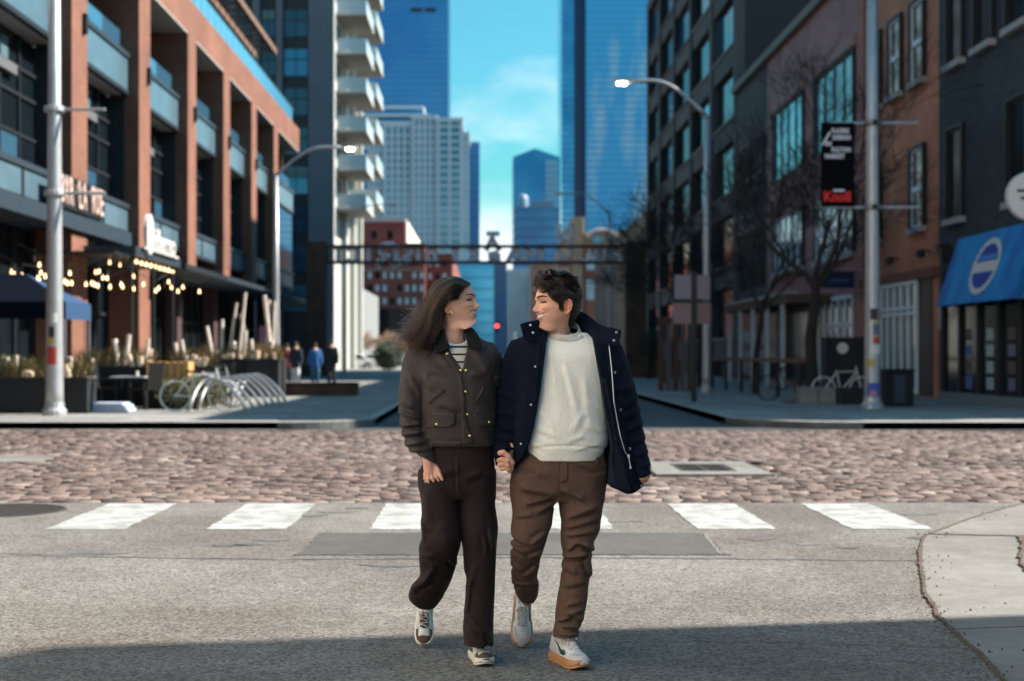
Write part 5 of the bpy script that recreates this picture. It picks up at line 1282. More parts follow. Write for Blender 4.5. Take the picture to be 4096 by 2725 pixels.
b = MB(); b.box(-1.25,1.35,-.5,.5,0,.34,M_brown); b.box(-1.3,1.4,-.55,.55,.34,.38,M_plt); b.build('box', box_)
b = MB(); b.box(-1.2,1.3,-.45,.45,.381,.40,M_debris); b.build('soil', box_)

# ---------------- people further off
def pedestrian(x, y, rz, coat, trous, label, h=1.74, hat=None, step=.12, z=KH, skin_=(.45,.27,.2), hairc=(.02,.015,.012), bag=None):
    f = Field((-.42,-.32,-.02),(.42,.32,1.85), .022); s = h/1.74
    def q(*p): return tuple(v*s for v in p)
    f.chain([q(0,0,.95), q(0,0,1.15), q(0,0,1.40)], [.13,.135,.15], .04, .75)
    for sg in (-1,1):
        f.chain([q(sg*.16,0,1.40), q(sg*.23,.03,1.12), q(sg*.24,-.05*sg,.86)], [.06,.048,.036], .03)
        f.chain([q(sg*.09,0,.95), q(sg*.10,-step*sg*.6,.50), q(sg*.10,step*sg*.3,.10), q(sg*.10,step*sg*.3-.10,.05)], [.10,.068,.045,.045], .03)
    f.chain([q(0,0,1.42), q(0,-.01,1.50)], [.06,.055], .02); f.ell(q(0,-.02,1.62), (.078,.095,.115), .015)
    root = mesh_obj('person', f.mesh('person', mat('far_skin', skin_, rough=.6), 2)); root.location = (x,y,z); root.rotation_euler = (0,0,rz); tag(root, label, 'person', 'people on the left pavement')
    g = Field((-.42,-.32,.5),(.42,.32,1.6), .022)
    g.loft([(.70*s,-.21,.21,0,.16),(.95*s,-.18,.18,0,.15),(1.25*s,-.20,.20,0,.15),(1.42*s,-.21,.21,0,.12),(1.49*s,-.09,.09,0,.08)], .03, 2.4)
    for sg in (-1,1): g.chain([q(sg*.17,0,1.40), q(sg*.24,.03,1.12), q(sg*.25,-.05*sg,.88)], [.085,.07,.055], .03)
    mesh_obj('coat', g.mesh('coat', coat, 2), root)
    g = Field((-.3,-.32,.02),(.3,.32,1.05), .022)
    for sg in (-1,1): g.chain([q(sg*.09,0,.95), q(sg*.10,-step*sg*.6,.50), q(sg*.10,step*sg*.3,.10)], [.115,.085,.07], .03)
    mesh_obj('trousers', g.mesh('trousers', trous, 2), root)
    g = Field((-.15,-.15,1.45*s),(.15,.16,1.85*s), .02); g.ell(q(0,.015,1.66), (.085,.098,.10), .01); g.cut((slice(None),slice(0,6),slice(0,10)), np.full(g.d[:,0:6,0:10].shape,-.01,np.float32))
    mesh_obj('hat' if hat else 'hair', g.mesh('hair', hat or mat('far_hair', hairc, rough=.7), 2), root)
    for sg in (-1,1):
        b = MB(); b.box(sg*.10*s-.045,sg*.10*s+.045,step*sg*.3-.17,step*sg*.3+.07,.0,.08,M_tyre); o = b.build('shoe', root); bevel(o,.02,2)
    return root
def cm(n, c): return mat('cloth_'+n, c, rough=.9)
Yp = 57
pedestrian(gx(296,Yp),Yp,2.9,cm('navy',(.015,.02,.035)),cm('white',(.55,.55,.58)),'woman in navy top and white trousers walking away on the left pavement')
pedestrian(gx(314,Yp),Yp+.4,3.3,cm('blue',(.02,.10,.28)),cm('teal',(.03,.10,.17)),'person in a long bright blue coat in the middle of the group',1.7)
pedestrian(gx(331,Yp),Yp+.2,3.0,cm('dark',(.012,.016,.022)),cm('dark',(.01,.01,.01)),'tall person in dark clothes at the right of the group',1.82)
pedestrian(gx(234,60),60,3.3,cm('dark',(.01,.01,.01)),cm('dark',(.01,.01,.01)),'person in black with a white cap by the dark shopfronts',1.78,hat=cm('cap',(.7,.7,.72)))
pedestrian(gx(251,61),61,2.8,cm('charcoal',(.02,.018,.018)),cm('dark',(.01,.01,.01)),'bare headed person in charcoal next to the white cap',1.76)
pedestrian(gx(287,64),64,3.1,cm('red',(.22,.03,.045)),cm('dark',(.01,.01,.01)),'person in a dark red coat behind the slim lamp',1.72)
# blue chairs outside the next shop
for i, (px, Y_) in enumerate(((247,60),(256,58.5),(266,59.5))):
    root = empty('blue_chair', (gx(px,Y_),Y_,KH), .3*i, ['blue cafe chair nearest the terrace planter','middle one of three blue cafe chairs','blue cafe chair next to the slim lamp'][i], 'chair', 'blue cafe chairs'); mb = mat('blue_plastic', (.015,.14,.36), rough=.5)
    b = MB(); b.box(-.25,.25,-.25,.25,.44,.48,mb); b.build('seat', root); b = MB(); b.box(-.25,.25,.22,.26,.52,.92,mb); b.build('backrest', root)
    for sx in (-.22,.22):
        for sy in (-.22,.24):
            b = MB(); b.box(sx-.02,sx+.02,sy-.02,sy+.02,0,.44 if sy < 0 else .92,mb); b.build('leg', root)
# shop things under the canopy
ps = empty('poster_board', (gx(268,63),63.4,KH), 0, 'pink poster board standing before the dark shopfront', 'poster')
b = MB(); b.box(-.45,.45,-.03,.03,.25,2.5,mat('pink_poster', (.30,.12,.18), rough=.7)); b.build('board', ps); b = MB(); b.box(-.25,.25,-.045,-.031,.8,1.6,mat('teal_print', (.03,.16,.15), rough=.7)); b.build('print', ps)
for sx in (-.4,.4):
    b = MB(); b.box(sx-.03,sx+.03,-.2,-.031,0,.05,M_black); b.box(sx-.03,sx+.03,-.03,.2,0,.25,M_black); b.build('foot', ps)

# ---------------- vehicles
M_carw = mat('white_car_paint', (.66,.66,.65), rough=.25, coat=.6); M_carg = mat('car_window', (.01,.012,.015), rough=.05, spec=.9)
def car(x, y, rz, label, paint, z=0):
    root = empty('parked_car', (x,y,z), rz, label, 'car', 'cars parked down the street')
    prof = [(-2.25,.32),(-2.28,.62),(-2.15,.86),(-1.35,.95),(-.75,1.40),(.75,1.44),(1.55,1.0),(2.15,.90),(2.3,.60),(2.25,.30)]
    b = MB(); b.prism(prof, -.86, .86, paint, 'y'); o = b.build('body', root); bevel(o, .06, 3)
    b = MB(); b.prism([(-1.18,.98),(-.68,1.34),(-.05,1.37),(-.05,.98)], -.875, -.868, M_carg, 'y'); b.build('side_window', root); b = MB(); b.prism([(.02,.98),(.02,1.37),(.68,1.38),(1.30,1.0)], -.875, -.868, M_carg, 'y'); b.build('side_window', root)
    b = MB(); b.add([(-1.30,-.72,.985),(-1.30,.72,.985),(-.79,.66,1.375),(-.79,-.66,1.375)], [(0,3,2,1)], M_carg); b.build('windscreen', root)
    for sx in (-1.4,1.42):
        for sy in (-.80,.80):
            b = MB(); b.tube([(sx,sy-.1,.33),(sx,sy+.1,.33)], .33, M_tyre, 18); wh = b.build('wheel', root); b = MB(); b.tube([(sx,sy-.115,.33),(sx,sy+.115,.33)], .19, M_pole, 12); b.build('rim', wh)
    for sy in (-.6,.6):
        b = MB(); b.box(-2.30,-2.2,sy-.16,sy+.16,.64,.78,mat('headlight', (.8,.8,.78), rough=.2)); b.build('headlight', root)
    return root
car(gx(350,128),128,.25,'white car parked on the left beyond the gate',M_carw); car(gx(372,135),136,.2,'second white car parked behind the first one',M_carw,.0)
car(gx(399,150),150,1.5,'grey car parked beside the evergreen shrub',mat('grey_car_paint', (.2,.22,.24), rough=.3))
vn = empty('box_truck', (gx(530,118),118,0), 0, 'white box truck far down the street behind the man', 'truck')
b = MB(); b.box(-1.2,1.2,0,5,.7,3.3,mat('truck_white', (.52,.54,.56), rough=.5)); o = b.build('cargo_box', vn); bevel(o,.05,2)
b = MB(); b.prism([(-1.9,.6),(0,.6),(0,2.5),(-1.1,2.5),(-1.5,1.6),(-1.9,1.5)], -1.1, 1.1, mat('truck_white', (.5,.5,.5)), 'x'); o = b.build('cab', vn); bevel(o,.05,2)
b = MB(); b.add([(-.95,-1.14,2.4),(.95,-1.14,2.4),(.95,-1.52,1.66),(-.95,-1.52,1.66)], [(0,1,2,3)], M_carg); b.build('windscreen', vn)
for sx in (-.95,.95):
    for sy in (-1.0,3.8):
        b = MB(); b.tube([(sx-.12,sy,.45),(sx+.12,sy,.45)], .45, M_tyre, 16); b.build('wheel', vn)

# ---------------- right pavement
bd_ = empty('street_notice', (5.5,37.8,KH), 0, 'dark post with four pinkish notice panels by the right kerb', 'sign')
b = MB(); b.box(-.07,.07,-.05,.05,0,3.45,M_black); b.build('post', bd_)
b = MB(); b.box(-.55,-.07,-.03,.03,2.62,2.70,M_black); b.box(.07,.45,-.03,.03,2.62,2.70,M_black); b.build('crossbar', bd_)
for x0, x1, z0, z1, c in ((-.52,-.08,2.72,3.36,(.26,.21,.24)),(.08,.42,2.72,3.36,(.25,.19,.22)),(-.56,-.08,2.06,2.61,(.27,.165,.165)),(.08,.44,2.06,2.61,(.22,.125,.125))):
    b = MB(); b.box(x0,x1,-.02,.02,z0,z1,mat('notice_%d' % int(c[0]*100), c, rough=.6)); b.build('panel', bd_)
ts = empty('timber_screen', (6.6,48.5,KH), 0, 'row of tall brown timber posts screening the right pavement', 'screen')
M_tp = mat('dark_timber', (.075,.042,.028), rough=.85, var=.3, vscale=3)
for k in range(5):
    x = gx(661+7.3*k,48.5)-6.6; b = MB(); b.box(x-.09,x+.09,-.09,.09,0,2.55-.02*k,M_tp if k%2 == 0 else mat('grey_timber', (.10,.085,.085), rough=.85)); b.build('post', ts)
b = MB(); b.box(gx(660,48.5)-6.6,gx(692,48.5)-6.6,-.11,-.092,2.3,2.5,M_tp); b.build('rail', ts)
pr_ = empty('patio_rail', (8.4,47,KH), 0, 'brown timber rail with posts along the right shopfronts', 'fence')
b = MB(); b.box(-.12,.12,-9,9,1.02,1.14,mat('brown_rail', (.14,.07,.04), rough=.8)); b.build('rail', pr_)
for k in range(7): b = MB(); b.box(-.05,.05,-8.9+2.96*k,-8.8+2.96*k,0,1.02,M_black); b.build('post', pr_)
kc = empty('utility_cabinet', (9.75,39,KH), 0, 'black utility cabinet with a round white plate near the banner pole', 'cabinet')
b = MB(); b.box(-.52,.52,-.3,.3,0,1.72,M_plt); o = b.build('body', kc); bevel(o,.03,2); b = MB(); b.box(-.48,-.01,-.315,-.302,.1,1.25,M_black); b.box(.01,.48,-.315,-.302,.1,1.25,M_black); b.build('door', kc)
b = MB(); b.lathe([(.001,0),(.15,0),(.15,.02),(.001,.025)], M_signw, n=20); o = b.build('plate', kc); o.rotation_euler = (PI/2,0,0); o.location = (-.08,-.31,1.42)
lb_ = empty('litter_bin', (9.92,34.5,KH), 0, 'square black litter bin standing right of the banner pole', 'litter bin')
b = MB(); b.box(-.35,.35,-.3,.3,0,.84,M_plt); o = b.build('body', lb_); bevel(o,.03,2); b = MB(); b.box(-.38,.38,-.33,.33,.842,.90,M_black); o = b.build('lid', lb_); bevel(o,.02,2); b = MB(); b.box(-.13,.13,-.315,-.301,.08,.75,mat('bin_panel', (.035,.055,.075), rough=.5)); b.build('panel', lb_)
for i, (px, Y_, lb2) in enumerate(((809,36.2,'pale concrete block beside the forked tree'),(829,36.0,'pale concrete block between the forked tree and the banner pole'),(849,35.6,'dark bench-like block just left of the banner pole'))):
    o = box('concrete_block', -.30,.30,-.25,.25,0,.42, M_concd if i < 2 else M_plt); o.location = (gx(px,Y_),Y_,KH); bevel(o,.03,2); tag(o, lb2, 'block', 'blocks on the right pavement')
tg = box('tree_grate', -.8,.8,-.8,.8,0,.012, M_debris); tg.location = (8.5,37,KH-.002); tag(tg, 'square of bare soil round the forked tree', 'tree pit')
bs = empty('blade_sign', (12.2,49.2,3.95), 0, 'dark blue blade sign on the plum brick building', 'sign')
b = MB(); b.box(-.62,.5,-.05,.05,-.28,.28,mat('navy_sign', (.008,.02,.07), rough=.5)); b.build('panel', bs); b = MB(); b.tube([(-.5,0,.3),(.62,0,.3)], .02, M_black, 6); b.build('bracket', bs); b = MB(); b.box(-.35,.3,-.056,-.051,-.04,.04,mat('sign_blue', (.05,.12,.3), rough=.5)); b.build('lettering', bs)
md_ = empty('marker_post', (gx(661,60),60,KH), 0, 'slim white and orange marker post beside the timber screen', 'bollard')
b = MB(); b.lathe([(.09,0),(.09,1.2)], mat('post_white', (.5,.55,.55), rough=.6), n=10); b.build('post', md_); b = MB(); b.lathe([(.10,1.2),(.10,1.55),(.03,1.62)], mat('post_orange', (.5,.2,.06), rough=.6), n=10); b.build('cap', md_)
gp_ = empty('gate_planter', (gx(652,76),76,KH), 0, 'brown brick planter at the foot of the right gate post', 'planter')
b = MB(); b.box(-1.6,1.6,-.8,.8,0,.75,M_brown); b.box(-1.66,1.66,-.86,.86,.751,.84,M_tp); b.build('box', gp_)
# ------------------------------------------------------------------ heads, hands, shoes, hair
HEAD_ROWS = [ # height above chin, front, back, half width, narrowing towards the face
 (.226,.004,.004,.004,0),(.2225,.03,.036,.031,.02),(.214,.053,.06,.049,.05),(.200,.074,.079,.0635,.08),(.180,.089,.092,.0725,.10),
 (.160,.095,.098,.0765,.12),(.145,.0962,.099,.0772,.14),(.130,.0905,.098,.0765,.17),(.115,.0885,.095,.0748,.20),(.100,.0895,.090,.0722,.22),
 (.085,.0895,.084,.0692,.25),(.066,.0895,.078,.0655,.29),(.050,.0880,.073,.0622,.33),(.035,.0868,.070,.0582,.38),(.020,.0880,.068,.0535,.44),
 (.010,.0850,.067,.0505,.46),(.003,.0770,.0665,.048,.42),(-.003,.063,.066,.0465,.30),(-.010,.050,.0655,.046,.15),(-.025,.041,.066,.0465,.05),
 (-.05,.036,.068,.0475,0),(-.09,.030,.076,.052,0),(-.15,.034,.085,.066,0)]
def gs(a, c, w): return np.exp(-((a-c)/w)**2)
def seg_d(x, z, a, b):
    ex, ez = b[0]-a[0], b[1]-a[1]; t = np.clip(((x-a[0])*ex+(z-a[1])*ez)/(ex*ex+ez*ez), 0, 1)
    return np.sqrt((x-a[0]-t*ex)**2+(z-a[1]-t*ez)**2)
def head_grid(p):
    """one smooth head and neck; p holds the measures that make the face"""
    a = np.array(HEAD_ROWS); nt_, nz_ = 180, 170
    s = np.concatenate([[0], np.cumsum(np.hypot(np.diff(a[:,0]), np.diff(a[:,1])*.7))])
    zc = np.interp(np.linspace(0,1,nz_), [0,.12,.62,.75,1], [0, s[3], s[16], s[19], s[-1]])
    def cr(col):
        v = a[:,col]; o = []
        for q in zc:
            i = min(max(np.searchsorted(s, q)-1, 0), len(s)-2); f = (q-s[i])/(s[i+1]-s[i])
            p0,p1,p2,p3 = v[max(i-1,0)], v[i], v[i+1], v[min(i+2,len(v)-1)]
            o.append(.5*(2*p1+(-p0+p2)*f+(2*p0-5*p1+4*p2-p3)*f*f+(-p0+3*p1-3*p2+p3)*f**3))
        return np.array(o)[:,None]
    z, F, B, W, T = [cr(i) for i in range(5)]
    u = np.linspace(0, 2*PI, nt_, endpoint=False)[None,:]; th = u-.42*np.sin(u)
    c, sn = np.cos(th), np.sin(th)
    W = W*p.get('wide',1); jaw = p.get('jaw', 0)
    W = W+jaw*gs(z,.035,.03)
    x = W*sn*(1-T*np.clip(c,0,1)**2); y = np.where(c > 0, F*np.sign(c)*np.abs(c)**.88, B*c)
    z = z+0*x
    tall = p.get('tall',1); z = np.where(z > .125, .125+(z-.125)*tall, z)
    fr = np.clip(c*1.6,0,1)*(np.abs(x) < .075)
    zi = z.copy()
    zl = np.clip((z+.085)/.075,0,1)*np.clip((.120-z)/.105,0,1); zl = zl*zl*(3-2*zl); jl = p.get('jawlift',.42)*np.clip(.080-np.maximum(y,-.01),0,1)*zl
    ax_ = np.abs(x); d = np.zeros_like(x)
    # nose
    nl = p.get('nose', 1.0)
    rz = [.06,.0815,.0835,.0865,.090,.0945,.099,.105,.112,.120,.128,.136,.144,.2]
    rp = np.array([0,0,.004,.012,.0185,.0225,.0218,.0182,.0142,.0105,.0078,.0048,.001,0])*nl
    rw = [.012,.012,.013,.0135,.0132,.0118,.0105,.0092,.0085,.0082,.0085,.0095,.012,.012]
    zf = z[:,0]
    pr = np.interp(zf, rz, rp)[:,None]; wdn = np.interp(zf, rz, rw)[:,None]
    d += pr*np.exp(-(ax_/wdn)**2.4)
    d += .0075*nl*gs(ax_,.0135,.0055)*gs(z,.0895,.0055)               # wings of the nose
    d -= .004*gs(ax_,.0065,.0032)*gs(z,.0845,.0022)                   # nostrils
    # eyes, brow, cheeks
    d -= .0085*gs(ax_,.030,.0155)*gs(z,.1295,.0095)
    d += .0062*gs(ax_,.0315,.0115)*gs(z,.1290,.0062)
    d -= .0022*gs(ax_,.0315,.012)*gs(z,.1365,.0018)
    d -= .0015*gs(ax_,.0315,.012)*gs(z,.1235,.0018)
    d += p.get('brow',.0045)*gs(ax_,.024,.020)*gs(z,.1465,.0065)
    d += p.get('cheek',.0075)*gs(ax_,.040,.017)*gs(z,.1035,.014)
    d -= .0032*np.exp(-(seg_d(ax_, z, (.0165,.092), (.034,.062))/.0042)**2)
    d += .003*np.exp(-(seg_d(ax_, z, (.024,.092), (.040,.066))/.006)**2)
    # smiling mouth: open, teeth showing, corners drawn up
    cw = p.get('mouth', .030); zm = .0665+.0105*(ax_/.03)**2; tt = np.clip(1-(ax_/cw)**2, 0, 1); op = p.get('open',.0058)*tt**.6
    m_in = np.abs(z-zm) < op
    d += .0052*gs(z, zm+op+.0038, .0042)*tt**.5
    d += .0062*gs(z, zm-op-.0046, .0050)*tt**.5
    d -= .0026*gs(z, zm, np.maximum(op,.001)*.9)*tt**.5
    d -= .0035*gs(ax_, cw+.002, .004)*gs(z, .077,.006)
    d -= .004*gs(ax_,0,.024)*gs(z,.043,.006)                            # hollow above the chin
    d += .0035*gs(ax_,0,.014)*gs(z,.020,.011)*p.get('chin',1)
    y = (y+d*fr)
    y = np.where(y > 0, y*p.get('deep',1), y)
    # colour
    base = np.array(p['skin']); col = np.tile(base, x.shape+(1,)).astype(float)
    def blend(mask, cc): 
        mk = np.clip(mask,0,1)[...,None]; col[:] = col*(1-mk)+np.array(cc)*mk
    red = base*np.array([1.0,.74,.70])
    blend(.55*gs(ax_,.043,.02)*gs(z,.098,.018)*fr, red); blend(.6*gs(ax_,0,.012)*gs(z,.094,.010)*fr, red); blend(.3*gs(z,.02,.014)*gs(ax_,0,.02)*fr, red)
    rg = np.random.RandomState(3); col *= 1+.02*np.sin(x*310+4*np.sin(z*190))[...,None]*np.sin(z*270+2*np.sin(x*150))[...,None]
    if p.get('stubble'):
        mask = np.clip(1-np.abs(z-.03)/.075,0,1)**.5*(z < .085)*(z > -.03)*np.clip(y/.05+.35,0,1)*(1-gs(ax_,.038,.012)*gs(z,.085,.02))
        mask = np.maximum(mask*.8, .55*np.exp(-(seg_d(ax_,z,(0,.0815),(.03,.072))/.006)**2)*fr)
        n = .8+.2*np.sin(x*2100+3*np.sin(z*900))*np.sin(z*2300+2*np.sin(x*1300))
        blend(p['stubble']*mask*n*(1-(np.abs(z-zm) < op+.007)*(ax_ < cw)*(y > .06)), base*np.array([.36,.34,.36]))
    lip = (np.abs(z-zm) < op+.0078*tt**.5)*(ax_ < cw)*(fr > .3); blend(.95*lip, p['lip'])
    blend(m_in*(ax_ < cw)*(fr > .3)*1.0, (.88,.85,.80))
    blend((np.abs(z-zm+op*.75) < op*.3)*m_in*(ax_ < cw)*(fr > .3)*.8, (.10,.03,.03)); blend((ax_ > cw*.80)*m_in*(ax_ < cw)*(fr > .3)*.85, (.10,.03,.03))
    # lashes and brows
    lz = .1278+.0035*(1-((ax_-.031)/.015)**2); blend(.95*(np.abs(ax_-.0315) < .0145)*gs(z, lz, .0027)*fr, (.018,.012,.010))
    blend(.75*(np.abs(ax_-.031) < .0075)*(z < lz)*(z > lz-.0040)*fr, (.05,.035,.03))
    bz = .1480+.0062*np.sin(np.clip((ax_-.010)/.042,0,1)*PI*.78); bw_ = .0031*np.clip(1.25-(ax_-.012)/.05,.35,1)*p.get('brow_w',1)
    blend(1.0*(ax_ > .011)*(ax_ < .052)*gs(z, bz, bw_*1.25)*fr, p['brow_col'])
    # scalp under the hair
    hl = p['hairline'](x, y, z); blend(hl, p['hair'])
    for (mx_, mz_) in p.get('moles', []): blend(.8*gs(x, mx_, .0016)*gs(z, mz_, .0016)*fr, base*.25)
    z = z+jl
    V = np.stack([x, y, z], -1); n1, n2 = x.shape
    idx = np.arange(n1*n2).reshape(n1, n2); j2 = np.roll(idx, -1, 1)
    Fc = np.stack([idx[:-1], j2[:-1], j2[1:], idx[1:]], -1).reshape(-1,4)[:, ::-1]
    return V.reshape(-1,3), Fc, col.reshape(-1,3)
def ear_grid(p, side=1):
    f = Field((.055,-.05,.055), (.11,.03,.15), .0016); cx = .0715*p.get('wide',1); cz = .108; cs, ss = math.cos(R(30)), math.sin(R(30))
    def E(a, zz, o=0): return (cx+.002+a*ss+o*cs, -.002-a*cs+o*ss, cz+zz)
    hel = [(.001,.003),(-.002,.016),(.004,.028),(.014,.0325),(.0245,.027),(.029,.012),(.026,-.006),(.018,-.019),(.009,-.028),(.002,-.028),(-.001,-.018)]
    f.ell(E(.011,.002,-.003), (.004,.017,.029), .002, rot=[[cs,-ss,0],[ss,cs,0],[0,0,1]])
    f.ell(E(.011,.002,.0035), (.0055,.0105,.017), .002, rot=[[cs,-ss,0],[ss,cs,0],[0,0,1]], op='cut')
    f.chain([E(a,b,.002) for a,b in hel], [.0028,.003,.0032,.0035,.0035,.0033,.003,.003,.0042,.004,.003], .003)
    f.chain([E(.017,.021,.001), E(.0195,.004,.002), E(.014,-.012,.002)], [.0024,.003,.0028], .003)
    f.chain([E(-.002,-.004,.003), E(.001,-.010,.003)], [.004,.0035], .003)
    V, F = f.skin(); V = f.relax(V, F, 1)
    base = np.array(p['skin']); col = np.tile(base*np.array([.97,.74,.68]), (len(V),1))
    if side < 0: V[:,0] *= -1; F = F[:, ::-1]
    return V, F, col
def head_place(V, p):
    """local head (left, forward, up) -> world"""
    yaw, pit, rol, sc = R(p['yaw']), R(p['pitch']), R(p.get('roll',0)), p['scale']
    V = V*sc; x, y, z = V[:,0], V[:,1], V[:,2]-.09*sc
    # the neck below the jaw stays upright and turns less
    k = np.clip((z+.10*sc)/(.05*sc), 0, 1); k = k*k*(3-2*k)
    pk = pit*k; y2 = y*np.cos(pk)-z*np.sin(pk)*1; z2 = y*np.sin(pk)+z*np.cos(pk)
    y, z = y2, z2
    rk = rol*k; x2 = x*np.cos(rk)-z*np.sin(rk); z = x*np.sin(rk)+z*np.cos(rk); x = x2
    yk = yaw*(.35+.65*k)
    fx, fy = np.sin(yk), -np.cos(yk); lx, ly = np.cos(yk), np.sin(yk)
    o = p['at']
    return np.stack([o[0]+x*lx+y*fx, o[1]+x*ly+y*fy, o[2]+z], 1)
def strands(name, P, m, parent, r0=.0007, r1=.00025):
    """hair: P is (strands, points, 3)"""
    n, k, _ = P.shape
    hc = bpy.data.hair_curves.new(name); hc.add_curves([k]*n)
    hc.points.foreach_set('position', P.astype(np.float32).ravel())
    rad = np.tile(np.linspace(r0, r1, k), n).astype(np.float32)
    a = hc.attributes.get('radius') or hc.attributes.new('radius', 'FLOAT', 'POINT'); a.data.foreach_set('value', rad)
    hc.materials.append(m)
    o = bpy.data.objects.new(name, hc); link(o, parent); return o
def catmull(P, n):
    """P (m, k, 3) -> (m, n, 3)"""
    k = P.shape[1]; t = np.linspace(0, k-1, n); i = np.minimum(t.astype(int), k-2); f = (t-i)[None,:,None]
    p0 = P[:, np.maximum(i-1,0)]; p1 = P[:, i]; p2 = P[:, i+1]; p3 = P[:, np.minimum(i+2,k-1)]
    return .5*(2*p1+(-p0+p2)*f+(2*p0-5*p1+4*p2-p3)*f*f+(-p0+3*p1-3*p2+p3)*f**3)
def skin_mat():
    m = mat('skin', (.6,.36,.27), rough=.48, spec=.4, attr='tone', bump=.08, bscale=900, sss=.12); return m
def merge(parts):
    """meshes as one: list of (V, F, col)"""
    Vs, Fs, Cs, b = [], [], [], 0
    for V, F, c in parts:
        Vs.append(V); Fs.append(F+b); Cs.append(np.broadcast_to(c, V.shape)); b += len(V)
    return np.concatenate(Vs), np.concatenate(Fs), np.concatenate(Cs)

def shoe(parent, name, M, left, C, style):
    """a low sneaker; local x to the right, y towards the heel, toe at -y, sole at z 0. M places it."""
    Ls, hw = .285, .052
    k = 1 if left else -1
    def outline(g=0.0):
        pts = []
        for y, xo, xi in [(-.142,.006,.006),(-.136,.026,.024),(-.122,.040,.036),(-.095,.049,.044),(-.06,.0515,.045),(-.02,.047,.038),(.03,.0415,.033),(.08,.041,.036),(.115,.038,.035),(.134,.026,.024),(.141,.008,.008)]:
            pts.append((xo+g if xo > .01 else xo, -xi-g if xi > .01 else -xi, y-math.copysign(g*.6, -y) if abs(y) > .13 else y))
        right = [(k*a, y) for a, b, y in pts]; lf = [(k*b, y) for a, b, y in pts][::-1]
        return right+lf
    def sole_mesh(nm, layers, m):
        b = MB(); n = len(outline()); vs = []
        for g, z0, spring in layers:
            for x, y in outline(g): vs.append((x, y, z0+spring*max(0,(-y-.07)/.07)**2))
        fs = []
        for i in range(len(layers)-1):
            for j in range(n): fs.append((i*n+j, i*n+(j+1)%n, (i+1)*n+(j+1)%n, (i+1)*n+j) if k > 0 else (i*n+j, (i+1)*n+j, (i+1)*n+(j+1)%n, i*n+(j+1)%n))
        t = tuple(range(n)); u_ = tuple(range((len(layers)-1)*n, len(layers)*n))
        fs += [t[::-1], u_] if k > 0 else [t, u_[::-1]]
        b.add(vs, fs, m); o = b.build(nm, root, smooth=True)
        md = o.modifiers.new('round', 'SUBSURF'); md.levels = md.render_levels = 2
        return o
    f = Field((-.07,-.16,.02), (.07,.16,.14), .0026)
    rz = [(.022,-.138,.135),]
    # upper: sections along the foot
    for y, wo, wi, hh in [(-.125,.030,.026,.040),(-.105,.041,.036,.052),(-.08,.0455,.040,.058),(-.05,.046,.040,.070),(-.02,.0425,.036,.088),(.01,.039,.033,.104),(.04,.037,.031,.112),(.07,.037,.032,.110),(.1,.035,.032,.108),(.122,.028,.026,.104)]:
        f.ell((k*(wo-wi)/2, y, .026), ((wo+wi)/2, .026, hh-.024), .014)
    f.ell((k*.002,.055,.128), (.027,.052,.040), .006, op='cut')
    f.cut((slice(None),slice(None),slice(0,int((.026-.02)/.0026))), np.full(f.d[:,:,0:int((.026-.02)/.0026)].shape, -.01, np.float32))
    me = f.mesh('upper', C['upper'], 2)
    root = empty(name); root.parent = parent; root.matrix_local = M
    up = mesh_obj('upper', me, root)
    sole_mesh('outsole', [(.0,.0,.014),(.002,.001,.014),(.004,.004,.014),(.004,.015,.013)], C['outsole'])
    sole_mesh('midsole', [(.0015,.009,.013),(.005,.013,.013),(.0055,.018,.012),(.005,.030,.008),(.001,.036,.004)], C['midsole'])
    bv = BVHTree.FromPolygons([v.co.copy() for v in me.vertices], [list(p.vertices) for p in me.polygons])
    def on(x, y, off=.0015):
        h = bv.ray_cast(Vector((x, y, .3)), Vector((0,0,-1)))
        return Vector((x, y, h[0].z+off)) if h[0] else Vector((x, y, .05))
    def side(y, z, sgn, off=.0015):
        h = bv.ray_cast(Vector((sgn*.2, y, z)), Vector((-sgn,0,0)))
        return Vector((h[0].x+sgn*off, y, z)) if h[0] else Vector((sgn*.045, y, z))
    def patch(nm, grid, m, th=.0022):
        nu, nv = len(grid), len(grid[0]); b = MB()
        b.add([p for r in grid for p in r], [(i*nv+j, (i+1)*nv+j, (i+1)*nv+j+1, i*nv+j+1) for i in range(nu-1) for j in range(nv-1)], m)
        o = b.build(nm, root, smooth=True); s = o.modifiers.new('t', 'SOLIDIFY'); s.thickness = th; s.offset = 0; return o
    # toe guard: a band round the front
    g = []
    for t in np.linspace(-1,1,25):
        ang = t*1.9; r = []
        for q in np.linspace(0,1,5):
            zz = .032+.030*q*(1-.25*abs(t)) if style == 'brown' else .030+.024*q
            dx, dy = math.sin(ang), -math.cos(ang)
            h = bv.ray_cast(Vector((dx*.25, -.075+dy*.25, zz)), Vector((-dx,-dy,0)))
            r.append(h[0]+Vector((dx,dy,0))*.0015 if h[0] else Vector((dx*.04,-.075+dy*.05,zz)))
        g.append(r)
    patch('toe_guard', g, C['guard'])
    for sg in (-1,1):   # heel counter and eyestay on each side
        g = [[side(y, z, sg) for z in np.linspace(.034, .060+.5*max(0,y-.02), 5)] for y in np.linspace(.03,.118,9)]
        patch('heel_panel', g, C['guard'])
        g = [[on(sg*xx*(1+.25*(y+.06)/.09), y, .002) for xx in (.0125,.017,.0215)] for y in np.linspace(-.06,.012,8)]
        patch('eyestay', g, C['stay'])
    g = [[on(x, y, .001) for x in np.linspace(-.0105,.0105,5)] for y in np.linspace(-.066,.010,9)]
    patch('tongue', g, C['tongue'])
    for i, y in enumerate(np.linspace(-.056,.006,6)):
        b = MB(); xs = np.linspace(-.019-.004*i/5,.019+.004*i/5,7); b.tube([on(x, y+(.006 if i%2 else -.006)*x/.02, .0045) for x in xs], .0031, C['lace'], 6); b.build('lace', root, smooth=True)
